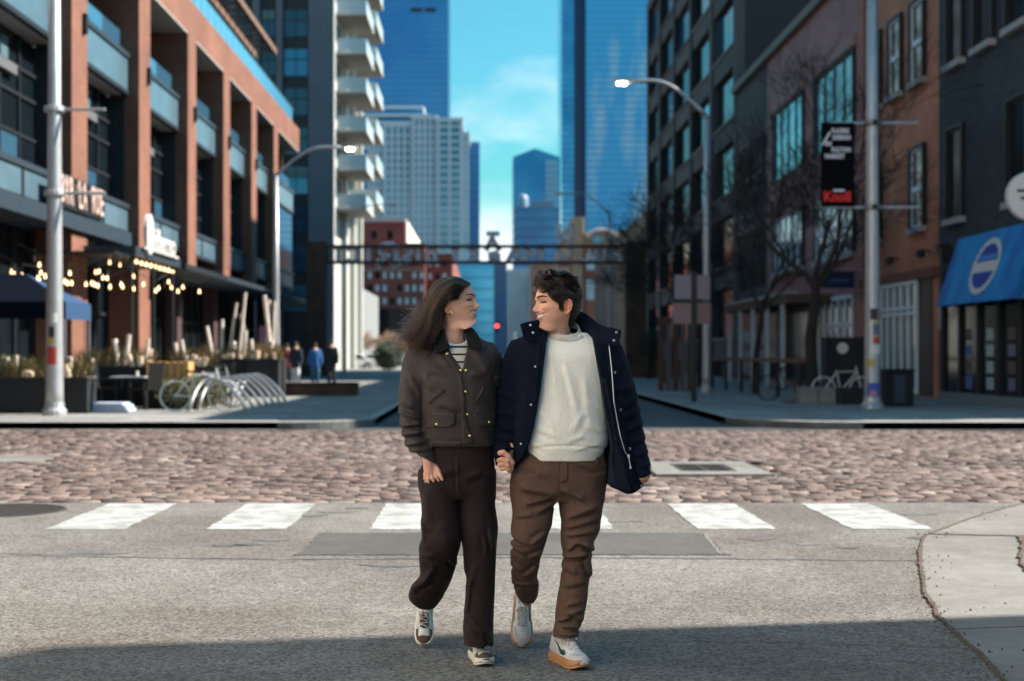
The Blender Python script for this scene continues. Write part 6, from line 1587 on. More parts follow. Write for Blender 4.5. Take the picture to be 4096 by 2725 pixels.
    b = MB(); c0 = on(0,.006,.006)
    for sg in (-1,1):
        b.tube([c0, c0+Vector((sg*.012,-.004,.008)), c0+Vector((sg*.026,-.016,.002)), c0+Vector((sg*.020,-.030,-.009)), c0+Vector((sg*.006,-.016,-.001))], .0025, C['lace'], 6)
        b.tube([c0, c0+Vector((sg*.012,-.018,0)), c0+Vector((sg*.022,-.046,-.012))], .0022, C['lace'], 6)
    b.build('lace_bow', root, smooth=True)
    if style == 'swoosh':   # the swept tick on each side
        for sg in (-1,1):
            g = []
            for t in np.linspace(0,1,14):
                y = -.035+.125*t; lo = .047+.040*t**1.6-.012*math.sin(PI*min(1,t*1.6))*(t < .62); th_ = .024*(1-t)**1.1*min(1,t*7+.08)
                g.append([side(y, lo+th_*q, sg, .0022) for q in (0,.5,1)])
            patch('side_tick', g, C['tick'], .0016)
        b = MB()
        for x in (-.016,-.008,0,.008,.016):
            for j in range(4):
                p_ = on(x*(1-.08*j), -.078-.011*j, .0004); b.box(p_.x-.0011,p_.x+.0011,p_.y-.0011,p_.y+.0011,p_.z-.001,p_.z+.0006,C['hole'])
        b.build('vent_hole', root)
    else:
        g = [[on(sg_*x, y, .0016) for sg_, x in ((-1,.030),(-1,.018),(-1,.006),(1,.006),(1,.018),(1,.030))] for y in np.linspace(-.104,-.074,6)]
        patch('toe_cap', g, C['cap'])
        for sg in (-1,1):
            g = [[side(y, z, sg, .0018) for z in np.linspace(.052,.052+.022*math.sin(PI*t)+.004,4)] for t, y in zip(np.linspace(0,1,10), np.linspace(-.06,.06,10))]
            patch('side_wave', g, C['cap'])
    return root

def face_lines(hv_local, p, parent, m):
    """lashes and brows lying on the face"""
    L = hv_local; fr_ = L[L[:,1] > .03]
    def at(x, z, off): 
        i = np.argmin((fr_[:,0]-x)**2+(fr_[:,2]-z)**2); q = fr_[i]; return [x, q[1]+off, z]
    for sg in (-1,1):
        for nm, pts, rad, off in (('eyelash', [(.0175,.1266),(.023,.1290),(.030,.1302),(.037,.1296),(.0445,.1270),(.0480,.1262)], [.0007,.0013,.0016,.0016,.0014,.0006], .0008),
                                  ('eyelash', [(.0205,.1255),(.030,.1246),(.040,.1252)], [.0005,.0009,.0005], .0004),
                                  ('eyebrow', [(.0115,.1472),(.020,.1508),(.030,.1536),(.040,.1540),(.050,.1508)], [.0016,.0028,.0029,.0023,.0009], .0006)):
            k = p.get('brow_w',1) if nm == 'eyebrow' else 1
            P = np.array([at(sg*a, c, off) for a, c in pts]); P[:,2] += 0
            W_ = head_place(P, p); b = MB(); b.tube([Vector(q) for q in W_], [r*k*p['scale'] for r in rad], m, 6); b.build(nm, parent, smooth=True)
# ------------------------------------------------------------------ the couple
SKIN = skin_mat()
def cloth(name, col, **k):
    a = dict(rough=.85, var=.22, vscale=70, bump=.25, bscale=420, sheen=.04, spec=.15, detail=8); a.update(k); return mat(name, col, **a)
M_jacket = cloth('waxed_brown_cotton', (.040,.029,.0265), var=.38, vscale=16, rough=.62, spec=.35)
M_cord = cloth('black_corduroy', (.010,.009,.009), rough=.9)
M_wtrous = cloth('dark_brown_twill', (.024,.0135,.013), rough=.7)
M_coat = cloth('navy_wool', (.0038,.006,.016), rough=.95, sheen=.03, bump=.12, bscale=500)
M_lining = cloth('dark_quilted_lining', (.010,.013,.022), rough=.5)
M_chino = cloth('brown_chino', (.105,.060,.044), rough=.78)
M_sweat = cloth('cream_knit', (.84,.79,.71), rough=.95, bump=.35, bscale=320, var=.08, vscale=150, vstretch=(1,1,.35))
M_tee = cloth('white_cotton', (.72,.74,.80), rough=.9)
M_black = cloth('black_waistband', (.006,.006,.006))
M_brass = mat('brass_snap', (.72,.52,.25), rough=.25, metal=1)
M_steel = mat('steel_snap', (.62,.62,.62), rough=.28, metal=1)
M_darkmetal = mat('dark_snap', (.05,.05,.055), rough=.3, metal=1)

def stripes_mat():
    m = bpy.data.materials.new('striped_knit'); m.use_nodes = True; t = m.node_tree; b = t.nodes['Principled BSDF']; b.inputs['Roughness'].default_value = .9
    tcn = t.nodes.new('ShaderNodeTexCoord'); sp = t.nodes.new('ShaderNodeSeparateXYZ'); t.links.new(tcn.outputs['Object'], sp.inputs[0])
    ma = t.nodes.new('ShaderNodeMath'); ma.operation = 'MODULO'; ma.inputs[1].default_value = .034; t.links.new(sp.outputs['Z'], ma.inputs[0])
    lt = t.nodes.new('ShaderNodeMath'); lt.operation = 'LESS_THAN'; lt.inputs[1].default_value = .0085; t.links.new(ma.outputs[0], lt.inputs[0])
    mx = t.nodes.new('ShaderNodeMix'); mx.data_type = 'RGBA'; mx.inputs[6].default_value = (.55,.50,.44,1); mx.inputs[7].default_value = (.012,.012,.018,1)
    t.links.new(lt.outputs[0], mx.inputs[0]); t.links.new(mx.outputs[2], b.inputs['Base Color']); return m
def seg2(*L): # creases from picture points
    return [(SX(a),SZ(b),SX(c),SZ(d),w_,h_) for a,b,c,d,w_,h_ in L]
def disc(name, sx, sy, bvh, r, m, parent, ring=None):
    x, z = SX(sx), SZ(sy); y = front(bvh, x, z)
    if y is None: y = 6.4
    b = MB(); n = 16
    prof = [(r,0),(r,.0016),(r*.7,.0032),(r*.3,.0036)] if ring is None else [(r,0),(r,.002),(r*.85,.003),(r*.55,.0026),(r*.5,.001)]
    vs = [(x+q*math.cos(2*PI*k/n), y-h, z+q*math.sin(2*PI*k/n)) for q, h in prof for k in range(n)]; N = len(prof)
    fs = [(i*n+k, i*n+(k+1)%n, (i+1)*n+(k+1)%n, (i+1)*n+k) for i in range(N-1) for k in range(n)]+[tuple(range((N-1)*n,N*n))]
    b.add(vs, fs, m)
    if ring is not None: b.add([(x+r*.5*math.cos(2*PI*k/n), y-.0012, z+r*.5*math.sin(2*PI*k/n)) for k in range(n)], [tuple(range(n))], ring)
    return b.build(name, parent, smooth=True)
def mesh_bvh(*objs): return bvh_of(*[o.data for o in objs])
def hand(f, pts, k=.004):
    for c, r in pts: f.chain(c, r, k)

# ================================================================= the woman
def hl_woman(x, y, z):
    # hair starts above the forehead, sweeps over the temple to the top of the ear and down behind it
    edge = np.where(y > .018, .198-np.clip(.090-y,0,1)*.90-.5*np.clip(np.abs(x)-.035,0,1)*(y > .06), np.where(y > -.030, .133, .03))
    return np.clip((z-edge)/.004, 0, 1)
W = dict(skin=(.72,.40,.29), lip=(.52,.14,.13), brow_col=(.05,.028,.02), hair=(.018,.011,.008), hairline=hl_woman,
         yaw=77, pitch=9, roll=-2, jawlift=.50, deep=1.12, tall=1.11, scale=.985, at=(SX(1817), 6.5, SZ(1247)), mouth=.033, open=.0062, cheek=.0085, brow=.0028, nose=.98, wide=.97, chin=1.1,
         moles=[(-.012,.024),(-.052,.030)])
def body_core(f, pelvis, neck, sh, hips, kn, an, elb, wr, r=.05):
    f.chain([pelvis, neck], [r*1.9, r*1.2], .03)
    for s, e, h in zip(sh, elb, wr): f.chain([neck, s, e, h], [r, r*.8, r*.62, r*.45], .02)
    for h, k_, a in zip(hips, kn, an): f.chain([pelvis, h, k_, a], [r*1.5, r*1.4, r*.95, r*.6], .02)
def P3(sx, sy, y): v = SP(sx, sy, y); return (v.x, v.y, v.z)

hv0, hf, hcl = head_grid(W); hv = head_place(hv0, W)
e1 = ear_grid(W, -1); e2 = ear_grid(W, 1)
f = Field((SX(1640),6.2,SZ(1975)), (SX(1800),6.6,SZ(1800)), .0024)     # her free hand
Y0 = 6.40
hand(f, [([P3(1714,1852,Y0),P3(1720,1884,Y0-.002)], [.025,.021]), ([P3(1706,1858,Y0+.004),P3(1708,1892,Y0)], [.017,.013]), ([P3(1726,1852,Y0),P3(1736,1878,Y0-.004)], [.017,.0135]),
         ([P3(1702,1894,Y0),P3(1701,1914,Y0+.001),P3(1706,1931,Y0+.006),P3(1714,1944,Y0+.012)], [.0098,.0085,.0075,.0062]),
         ([P3(1713,1890,Y0-.005),P3(1713,1916,Y0-.008),P3(1719,1938,Y0-.002),P3(1729,1954,Y0+.005)], [.0105,.0092,.0082,.0066]),
         ([P3(1726,1884,Y0-.008),P3(1730,1914,Y0-.014),P3(1744,1940,Y0-.008),P3(1762,1958,Y0-.002)], [.0108,.0095,.0085,.0068]),
         ([P3(1738,1878,Y0-.006),P3(1746,1906,Y0-.016),P3(1758,1930,Y0-.014),P3(1775,1949,Y0-.010)], [.0105,.0092,.0082,.0066]),
         ([P3(1738,1862,Y0+.002),P3(1752,1882,Y0-.016),P3(1761,1902,Y0-.026),P3(1769,1918,Y0-.028)], [.0125,.0105,.0088,.0068])], .0022)
hw1 = f.skin(); hw1 = (f.relax(hw1[0], hw1[1], 1), hw1[1])
f = Field((SX(1975),6.3,SZ(1910)), (SX(2080),6.62,SZ(1740)), .0024)    # her hand inside his
hand(f, [([P3(2018,1760,6.52),P3(2030,1800,6.50),P3(2034,1830,6.475)], [.022,.024,.025]),
         ([P3(2040,1822,6.455),P3(2047,1788,6.437),P3(2040,1762,6.437),P3(2036,1752,6.442)], [.0125,.0105,.0092,.008])], .005)
hw2 = f.skin(); hw2 = (f.relax(hw2[0], hw2[1], 1), hw2[1])
f = Field((SX(1560),6.1,-.02), (SX(2080),7.0,SZ(1330)), .014)
body_core(f, P3(1830,1860,6.52), P3(1832,1400,6.53), [P3(1680,1420,6.52),P3(1965,1440,6.54)], [P3(1765,1900,6.5),P3(1905,1900,6.5)],
          [P3(1755,2180,6.42),P3(1918,2190,6.46)], [P3(1705,2400,6.66),P3(1918,2540,6.46)], [P3(1645,1640,6.5),P3(1992,1620,6.58)], [P3(1708,1845,6.41),P3(2020,1790,6.5)], .042)
bd = f.skin(); bd = (f.relax(bd[0], bd[1], 1), bd[1])
sk = np.array(W['skin'])*.97
nails = sk
def hand_col(V): 
    c = np.tile(sk, (len(V),1)); c *= (1+.10*ripple(V[:,0],V[:,1],V[:,2],160,4))[:,None]; c[:,1:] *= .94; return c
V, F, C = merge([(hv, hf, hcl), (head_place(e1[0],W), e1[1], e1[2]), (head_place(e2[0],W), e2[1], e2[2]), (hw1[0],hw1[1],hand_col(hw1[0])), (hw2[0],hw2[1],hand_col(hw2[0])), (bd[0],bd[1],np.tile(sk,(len(bd[0]),1)))])
woman = mesh_obj('person', np_mesh('person', V, F, SKIN, C))
tag(woman, 'woman with long dark windblown hair in a dark brown cropped jacket, smiling at the man', 'person')

face_lines(hv0, W, woman, mat('brow_hair', (.010,.006,.005), rough=.8))
# jacket body and sleeves
f = Field((SX(1560),6.15,SZ(1915)), (SX(2075),6.85,SZ(1315)), .0052)
f.loft(rows([(1332,1752,1880,6.52,.062),(1348,1712,1912,6.52,.075),(1368,1668,1950,6.52,.088),(1400,1645,1985,6.515,.104),(1450,1640,1996,6.51,.122),(1520,1658,1990,6.505,.137),
             (1600,1676,1986,6.5,.138),(1700,1684,1985,6.5,.135),(1782,1690,1982,6.5,.132)]), .02, 2.4)
f.loft(rows([(1362,1655,1715,6.52,.060),(1400,1626,1715,6.52,.075),(1450,1610,1712,6.515,.082),(1530,1597,1700,6.505,.080),(1614,1591,1694,6.49,.076),(1668,1596,1696,6.48,.073),(1725,1606,1708,6.46,.068),
             (1783,1622,1726,6.435,.062),(1832,1643,1745,6.415,.056),(1866,1655,1755,6.405,.052),(1900,1668,1762,6.40,.050)]), .02, 2.1, cut=[(SX(1753,6.41),SZ(1857,6.41),-.44,-.9)])
f.loft(rows([(1372,1900,1975,6.54,.065),(1395,1915,1994,6.545,.075),(1440,1940,2016,6.55,.080),(1600,1945,2030,6.585,.075),(1750,1965,2046,6.55,.058),(1800,1985,2050,6.53,.05)]), .02, 2.1)
f.ell((SX(1830),6.515,SZ(1335)), (.056,.052,.05), .006, op='cut')
f.poly([(SX(1770),SZ(1310)),(SX(1880),SZ(1310)),(SX(1868),SZ(1390)),(SX(1857),SZ(1440)),(SX(1852),SZ(1478)),(SX(1822),SZ(1432)),(SX(1794),SZ(1390))], 6.2, 6.50, 'cut', .006)
CR = seg2((1600,1640,1690,1690,8,.0),)  # placeholder widths below are metres
CR = [(SX(a),SZ(b),SX(c),SZ(d),w_,h_) for a,b,c,d,w_,h_ in [
  (1598,1640,1680,1676,.011,.0062),(1602,1700,1690,1690,.010,.0060),(1608,1735,1700,1722,.011,.0066),(1620,1775,1712,1758,.010,.0052),(1596,1600,1660,1630,.012,.0042),(1640,1500,1690,1590,.013,.0040),
  (1630,1800,1720,1790,.008,.0036),(1700,1500,1730,1560,.012,.0034),(1730,1470,1790,1500,.018,.0028),(1880,1500,1960,1480,.018,.0032),(1760,1610,1850,1640,.014,.0028),(1720,1640,1800,1680,.013,.0025),
  (1900,1640,1975,1660,.014,.0030),(1750,1400,1800,1470,.016,.0025),(1900,1400,1950,1480,.02,.003),(1985,1500,2005,1560,.014,.004)]]
def jd(x, y, z):
    o = 1.9*fold(x, z, CR)*(y < 6.53)+.0022*ripple(x,y,z,26,11,(1,1,.6))+.0011*ripple(x,y,z,60,5)
    # side seam between sleeve and body, hem band, cuff seam
    o -= .005*np.exp(-((x-SX(1692))/.007)**2)*(z < SZ(1530))*(z > SZ(1790))*(y < 6.5)
    o -= .0022*np.exp(-((z-SZ(1756))/.003)**2)*(x > SX(1700))
    zc = SZ(1815)-.45*(x-SX(1700)); o -= .0022*np.exp(-((z-zc)/.003)**2)*(x < SX(1760))
    return o
f.displace(jd)
jk = mesh_obj('jacket', f.mesh('jacket', M_jacket, 1), woman)
bj = mesh_bvh(jk)
# open collar, placket with snaps, pocket flaps
def collar_flap(name, pts): return sheet(name, pts, M_cord, woman, .006)
w6 = 6.5
sheet('collar', [[P3(1757,1322,6.48),P3(1752,1318,6.55),P3(1800,1300,6.595),P3(1852,1312,6.58),P3(1868,1314,6.53),P3(1862,1318,6.485)],
                 [P3(1762,1345,6.47),P3(1748,1345,6.56),P3(1800,1340,6.60),P3(1868,1345,6.58),P3(1880,1345,6.53),P3(1868,1345,6.47)]], M_cord, woman, .008)
sheet('collar', [[P3(1756,1316,6.485),P3(1772,1330,6.45),P3(1786,1358,6.415),P3(1800,1388,6.395)],
                 [P3(1732,1340,6.470),P3(1744,1362,6.428),P3(1766,1390,6.395),P3(1786,1402,6.382)],
                 [P3(1714,1348,6.462),P3(1722,1374,6.417),P3(1738,1402,6.387),P3(1746,1413,6.378)]], M_cord, woman, .008)
sheet('collar', [[P3(1864,1314,6.49),P3(1862,1335,6.455),P3(1866,1360,6.425),P3(1872,1384,6.400)],
                 [P3(1884,1314,6.485),P3(1896,1340,6.440),P3(1904,1372,6.408),P3(1906,1398,6.390)],
                 [P3(1892,1318,6.485),P3(1914,1346,6.435),P3(1922,1378,6.405),P3(1918,1408,6.388)]], M_cord, woman, .008)
drape('placket', [(1822,1430),(1848,1484),(1858,1560),(1868,1690),(1898,1762),(1853,1772),(1846,1640),(1838,1530),(1812,1458)], bj, M_jacket, woman, .001, .005)
drape('placket', [(1774,1416),(1800,1392),(1826,1436),(1846,1480),(1838,1492),(1810,1462)], bj, M_jacket, woman, .003, .005)
drape('pocket_flap', [(1712,1652),(1822,1648),(1824,1680),(1814,1696),(1790,1704),(1708,1708)], bj, M_jacket, woman, .001, .0055)
drape('pocket_flap', [(1896,1650),(1978,1650),(1978,1702),(1912,1704),(1900,1694),(1895,1676)], bj, M_jacket, woman, .001, .0055)
drape('pocket_welt', [(1717,1592),(1771,1546),(1784,1562),(1722,1612)], bj, M_jacket, woman, .001, .003)
drape('pocket_welt', [(1900,1600),(1931,1548),(1938,1552),(1908,1606)], bj, M_jacket, woman, .001, .003)
drape('hem_band', [(1728,1764),(1850,1758),(1850,1774),(1728,1784)], bj, M_jacket, woman, .001, .003)
bj = bvh_of(*[c.data for c in woman.children if c.type == 'MESH'])
for sx, sy in [(1792,1415),(1846,1480),(1866,1481),(1864,1564),(1871,1653),(1881,1737),(1751,1692),(1956,1685)]:
    disc('snap_button', sx, sy, bj, .0072, M_brass, woman)
for pts in ([(1805,1394),(1820,1424),(1836,1452),(1850,1478)], [(1869,1392),(1862,1412),(1857,1440),(1853,1476)]):
    b = MB(); L = []
    for i in range(len(pts)-1):
        for t in (0,.33,.66): L.append((pts[i][0]+(pts[i+1][0]-pts[i][0])*t, pts[i][1]+(pts[i+1][1]-pts[i][1])*t))
    b.tube([Vector((SX(a), (front(bj, SX(a), SZ(c)) or 6.42)-.002, SZ(c))) for a, c in L], .0022, M_brass, 6); b.build('zip', woman, smooth=True)
# knit jumper and tee at the neck
f = Field((SX(1760),6.3,SZ(1500)), (SX(1920),6.62,SZ(1330)), .004)
f.loft(rows([(1372,1772,1885,6.51,.058),(1400,1768,1900,6.49,.086),(1495,1765,1900,6.49,.104)]), .01, 2.2)
f.ell((SX(1832),6.50,SZ(1345)), (.056,.068,.066), .004, op='cut')
jumper = mesh_obj('striped_jumper', f.mesh('striped_jumper', stripes_mat(), 2), woman)
def ring(cx, cy, y, a, b_, tilt, r, m, name, n=40):
    b = MB(); pts = [Vector((SX(cx)+a*math.cos(t), y-b_*math.sin(t), SZ(cy)-tilt*math.sin(t))) for t in np.linspace(0,2*PI,n)]; b.tube(pts, r, m, 8); return b.build(name, woman, smooth=True)
ring(1829, 1362, 6.505, .050, .060, .028, .012, M_tee, 'tee_neckband'); ring(1830, 1372, 6.503, .053, .067, .031, .011, mat('oat_rib', (.42,.37,.31), rough=.95, bump=.5, bscale=200), 'jumper_neckband')
# wide trousers
f = Field((SX(1600),6.15,SZ(2600)), (SX(2020),6.98,SZ(1740)), .0055)
f.loft(rows([(1750,1716,1972,6.5,.112),(1850,1690,1979,6.5,.122),(1900,1673,1983,6.5,.125),(1960,1674,1983,6.5,.118),(1990,1678,1982,6.5,.10)]), .03, 2.3)
f.loft(rows([(1880,1672,1830,6.5,.115),(1951,1676,1832,6.49,.112),(2002,1680,1833,6.475,.106),(2060,1683,1837,6.455,.098),(2104,1685,1839,6.44,.094),(2140,1692,1841,6.425,.090),(2165,1680,1843,6.418,.088),(2190,1676,1838,6.42,.086),
             (2226,1677,1826,6.435,.084),(2260,1679,1824,6.465,.082),(2308,1680,1810,6.52,.082),(2340,1652,1797,6.56,.085),(2370,1632,1782,6.60,.088),(2395,1634,1768,6.635,.084),(2418,1652,1750,6.66,.070),(2432,1680,1735,6.67,.05)]), .012, 2.2)
f.loft(rows([(1880,1836,1983,6.5,.115),(1951,1835,1982,6.5,.112),(2017,1836,1982,6.495,.104),(2060,1838,1986,6.485,.098),(2104,1841,1992,6.475,.096),(2150,1847,1988,6.465,.094),(2186,1852,1983,6.462,.090),(2232,1855,1985,6.46,.088),
             (2308,1859,1981,6.455,.088),(2385,1861,1978,6.45,.090),(2436,1854,1976,6.445,.092),(2512,1851,1973,6.44,.094),(2576,1858,1971,6.435,.095)]), .012, 2.2, cut=[(SX(1915),SZ(2580),.0,-1)])
f.poly([(SX(1836),SZ(2010)),(SX(1845),SZ(2150)),(SX(1848),SZ(2240)),(SX(1857),SZ(2420)),(SX(1846),SZ(2420)),(SX(1830),SZ(2240)),(SX(1843),SZ(2170)),(SX(1838),SZ(2060))], 6.1, 7, 'cut', .004)
TW = [(SX(a),SZ(b),SX(c),SZ(d),w_,h_) for a,b,c,d,w_,h_ in [
  (1684,2200,1745,2210,.010,.0075),(1700,2205,1735,2225,.008,.005),(1800,2225,1826,2250,.010,.008),(1690,2330,1745,2250,.014,.0085),(1640,2365,1740,2290,.016,.0085),(1700,2360,1740,2350,.008,.004),(1690,2060,1700,2160,.012,.006),
  (1960,2100,1975,2200,.012,.0085),(1940,2120,1950,2200,.012,.0050),(1880,2290,1866,2440,.012,.0065),(1870,2440,1950,2520,.013,.0065),(1900,2230,1880,2330,.014,.004),(1950,2500,1968,2570,.01,.005),
  (1775,1880,1840,1870,.02,.004),(1860,1900,1930,1880,.02,.004),(1830,1830,1835,1960,.006,.004),(1760,2080,1800,2160,.03,.005),(1705,1950,1715,2080,.02,.004)]]
f.displace(lambda x,y,z: 2.0*fold(x,z,TW)*(y < 6.6)+.0030*ripple(x,y,z,18,21,(1,1,.45))+.0010*ripple(x,y,z,70,8))
wt = mesh_obj('trousers', f.mesh('trousers', M_wtrous, 1), woman)
# shoes
SB = dict(upper=mat('white_leather', (.62,.60,.57), rough=.5, var=.06), outsole=mat('off_white_rubber', (.52,.46,.38), rough=.7), midsole=mat('off_white_foam', (.62,.58,.50), rough=.65), guard=mat('brown_suede', (.085,.058,.045), rough=.9, bump=.3, bscale=300),
          stay=mat('brown_suede_light', (.15,.105,.085), rough=.9, bump=.3, bscale=300), tongue=mat('brown_mesh', (.06,.042,.034), rough=.9), lace=mat('pale_lace', (.62,.54,.50), rough=.9), cap=mat('white_leather', (.6,.6,.6)))
def place(toe, yaw, pitch, roll=0, anchor=(0,-.142,.0), sc=1.0):
    Rm = Matrix.Rotation(R(yaw),4,'Z') @ Matrix.Rotation(R(pitch),4,'X') @ Matrix.Rotation(R(roll),4,'Y')
    return Matrix.Translation(Vector(toe)) @ Rm @ Matrix.Translation(-Vector(anchor)*sc) @ Matrix.Scale(sc,4) @ Matrix.Scale(1.22,4,Vector((0,0,1)))
shoe(woman, 'sneaker', place((SX(1945,6.36),6.345,.0), 13, 0, sc=.90), True, SB, 'brown')
shoe(woman, 'sneaker', place((SX(1700,6.84),6.80,.012), -2, 56, anchor=(0,-.125,.0), sc=.90), False, SB, 'brown')
# ring and earring
b = MB(); c = SP(1713,1924,Y0-.004)
b.tube([c+Vector((.0085*math.cos(t),.0085*math.sin(t),.002*math.cos(t))) for t in np.linspace(0,2*PI,14)], .0014, M_steel, 6); b.lathe([(.001,0),(.0035,.001),(.003,.003),(.001,.004)], M_steel, (c.x,c.y-.012,c.z-.002), 8); b.build('finger_ring', woman, smooth=True)
b = MB(); c = SP(1812,1251,6.412)
b.tube([c+Vector((.0058*math.cos(t),.001,.0075*math.sin(t))) for t in np.linspace(.4,2*PI-.2,16)], .0026, M_brass, 8); b.build('earring', woman, smooth=True)
b = MB(); c = SP(1804,1243,6.41); b.tube([c+Vector((.003*math.cos(t),.0,.003*math.sin(t))) for t in np.linspace(0,2*PI,10)], .0011, M_brass, 6); b.build('earring', woman, smooth=True)
# hair
def hair_mat(name, c1, rough=.32):
    m = bpy.data.materials.new(name); m.use_nodes = True; t = m.node_tree; t.nodes.clear()
    o = t.nodes.new('ShaderNodeOutputMaterial'); h = t.nodes.new('ShaderNodeBsdfHairPrincipled'); h.parametrization = 'COLOR'
    h.inputs['Color'].default_value = (*c1,1); h.inputs['Roughness'].default_value = rough; h.inputs['Radial Roughness'].default_value = .4; h.inputs['IOR'].default_value = 1.36; 
    t.links.new(h.outputs[0], o.inputs[0]); return m
H_w = hair_mat('dark_brown_hair', (.018,.009,.006)); M_cap = mat('hair_under', (.016,.010,.008), rough=.5, var=.4, vscale=60, vstretch=(1,1,4))
rg = np.random.RandomState(5)
def interp_poly(polys, us, u):
    """guide polylines at parameters us -> polyline at u"""
    i = np.clip(np.searchsorted(us, u)-1, 0, len(us)-2); f_ = ((u-np.array(us)[i])/(np.array(us)[i+1]-np.array(us)[i]))[:,None,None]
    G = np.array(polys); return G[i]*(1-f_)+G[i+1]*f_
def G3(L): return [P3(a,b,c) for a,b,c in L]
guides = [ # from the far side, over the crown, to the strands that pass above the ear
 G3([(1866,1138,6.575),(1815,1119,6.585),(1755,1146,6.592),(1720,1206,6.588),(1698,1272,6.575),(1668,1320,6.565),(1640,1348,6.56)]),
 G3([(1878,1134,6.515),(1822,1110,6.520),(1746,1132,6.526),(1708,1196,6.527),(1688,1258,6.52),(1650,1312,6.51),(1612,1350,6.50)]),
 G3([(1880,1137,6.462),(1828,1115,6.448),(1756,1146,6.442),(1718,1211,6.445),(1698,1268,6.45),(1664,1325,6.445),(1630,1368,6.42)]),
 G3([(1857,1145,6.425),(1815,1138,6.408),(1766,1174,6.402),(1732,1230,6.410),(1716,1286,6.418),(1690,1340,6.412),(1664,1384,6.39)]),
 G3([(1843,1164,6.412),(1806,1170,6.400),(1772,1200,6.402),(1749,1250,6.415),(1740,1304,6.420),(1724,1350,6.410),(1700,1392,6.38)]),
 G3([(1833,1193,6.412),(1806,1199,6.400),(1782,1208,6.410),(1770,1246,6.425),(1766,1290,6.430),(1755,1335,6.425),(1738,1372,6.405)])]
us = [0,.3,.5,.68,.85,1]
n = 7500; u = rg.uniform(0,1,n); P = interp_poly(guides, us, u)
jit = rg.normal(size=(n,1,3))*np.array([.0042,.006,.0042]); lock = np.round(u*46)/46; ph = rg.uniform(0,6.3,n)
t = np.linspace(0,1,7)[None,:,None]
cen = np.array([SX(1800),6.5,SZ(1205)])
inn = rg.uniform(.86,1.012,(n,1,1)); inn = 1+(inn-1)*np.clip(1.3-t,0.2,1)
P = cen+(P-cen)*inn+jit*(.35+1.2*t)
# short start: some hairs root further back along the parting
spread = rg.normal(size=(n,1,3))*np.array([.008,.009,.008])*np.clip(t-.45,0,1)**1.2*2
lockoff = np.stack([np.sin(lock*91), np.sin(lock*57+1), np.sin(lock*133+2)],-1)[:,None,:]*np.array([.016,.013,.016])*np.clip(t-.2,0,1)
st_ = rg.uniform(0,.10,(n,1,1)); t = st_+t*(1-st_)
P = P+spread*.8+lockoff
Lc = catmull(P, 30)
keep = np.clip(.80+.16*np.sin(lock*211)+rg.uniform(-.10,.08,n),.5,1.0)
Lc = np.stack([np.stack([np.interp(np.linspace(0,1,22)*k_, np.linspace(0,1,30), L_[:,j]) for j in range(3)],1) for L_, k_ in zip(Lc, keep)])
H_w2 = hair_mat('brown_hair_light', (.085,.040,.020)); H_w3 = hair_mat('brown_hair_deep', (.012,.007,.005))
pick = (lock*977%1+rg.uniform(0,.5,n))%1
for lo_, hi_, hm_ in ((0,.45,H_w),(.45,.62,H_w2),(.62,1.01,H_w3)):
    q_ = (pick >= lo_) & (pick < hi_); strands('hair', Lc[q_], hm_, woman, .00095, .0004)
# windblown wisps off to the side
wisp = []
for i in range(430):
    u0 = rg.uniform(.1,.75); g = interp_poly(guides, us, np.array([u0]))[0]
    q0 = rg.uniform(2.6,4.9); i0 = int(q0); s0 = g[i0]+(g[i0+1]-g[i0])*(q0-i0); d0 = (g[i0+1]-g[i0]); d0 /= np.linalg.norm(d0)
    ln = rg.uniform(.07,.19); ang = R(rg.normal(201,11)); dv = np.array([math.cos(ang), rg.normal()*.12, math.sin(ang)])
    cv = rg.normal()*.010; nrm = np.array([-dv[2],0,dv[0]]); cl = rg.choice([0,0,0,1])*rg.uniform(-1,1)
    dd = lambda q: d0*max(0,1-q*1.6)+dv*min(1,q*1.6)
    pts = []; p_ = np.array(s0)
    for q in np.linspace(0,1,7):
        pts.append(p_+nrm*(cv*math.sin(PI*q*1.1)+.022*cl*q**3)); v_ = dd(q); p_ = p_+v_/np.linalg.norm(v_)*ln/6
    wisp.append(pts)
wisp = [list(np.array([np.interp(np.linspace(0,1,6), np.linspace(0,1,7), np.array(w_)[:,j]) for j in range(3)]).T) for w_ in wisp]
for i in range(260):   # strays standing off the crown, and long ends over the shoulder
    if i < 90:
        g = interp_poly(guides, us, np.array([rg.uniform(.2,.6)]))[0]; a0 = g[0]+(g[1]-g[0])*rg.uniform(0,1.0); dv = np.array([rg.uniform(-.03,.012),rg.normal()*.006,rg.uniform(.004,.018)])
        wisp.append([a0+dv*q+np.array([-.03*q*q,0,0]) for q in np.linspace(0,1,6)])
    else:
        g = interp_poly(guides, us, np.array([rg.uniform(.35,1)]))[0]; a0 = g[5]; e = a0+np.array([rg.normal()*.018-.012, -.01+rg.normal()*.008, -rg.uniform(.05,.11)])
        m_ = (a0+e)/2+rg.normal(size=3)*.008
        wisp.append([a0, a0*.66+m_*.34, m_, m_*.6+e*.4, m_*.25+e*.75, e])
strands('stray_hair', catmull(np.array(wisp), 16), H_w, woman, .0008, .00035)
f = Field((SX(1600),6.36,SZ(1400)), (SX(1900),6.66,SZ(1100)), .005)
for g in guides: f.chain([tuple(cen+(np.array(p)-cen)*.82) for p in g[1:6]], [.012,.014,.016,.014,.008], .02)
f.ell((SX(1794),6.515,SZ(1196)), (.068,.060,.070), .03)
f.displace(lambda x,y,z: .004*ripple(x,y,z,60,2,(1,1,.5)))
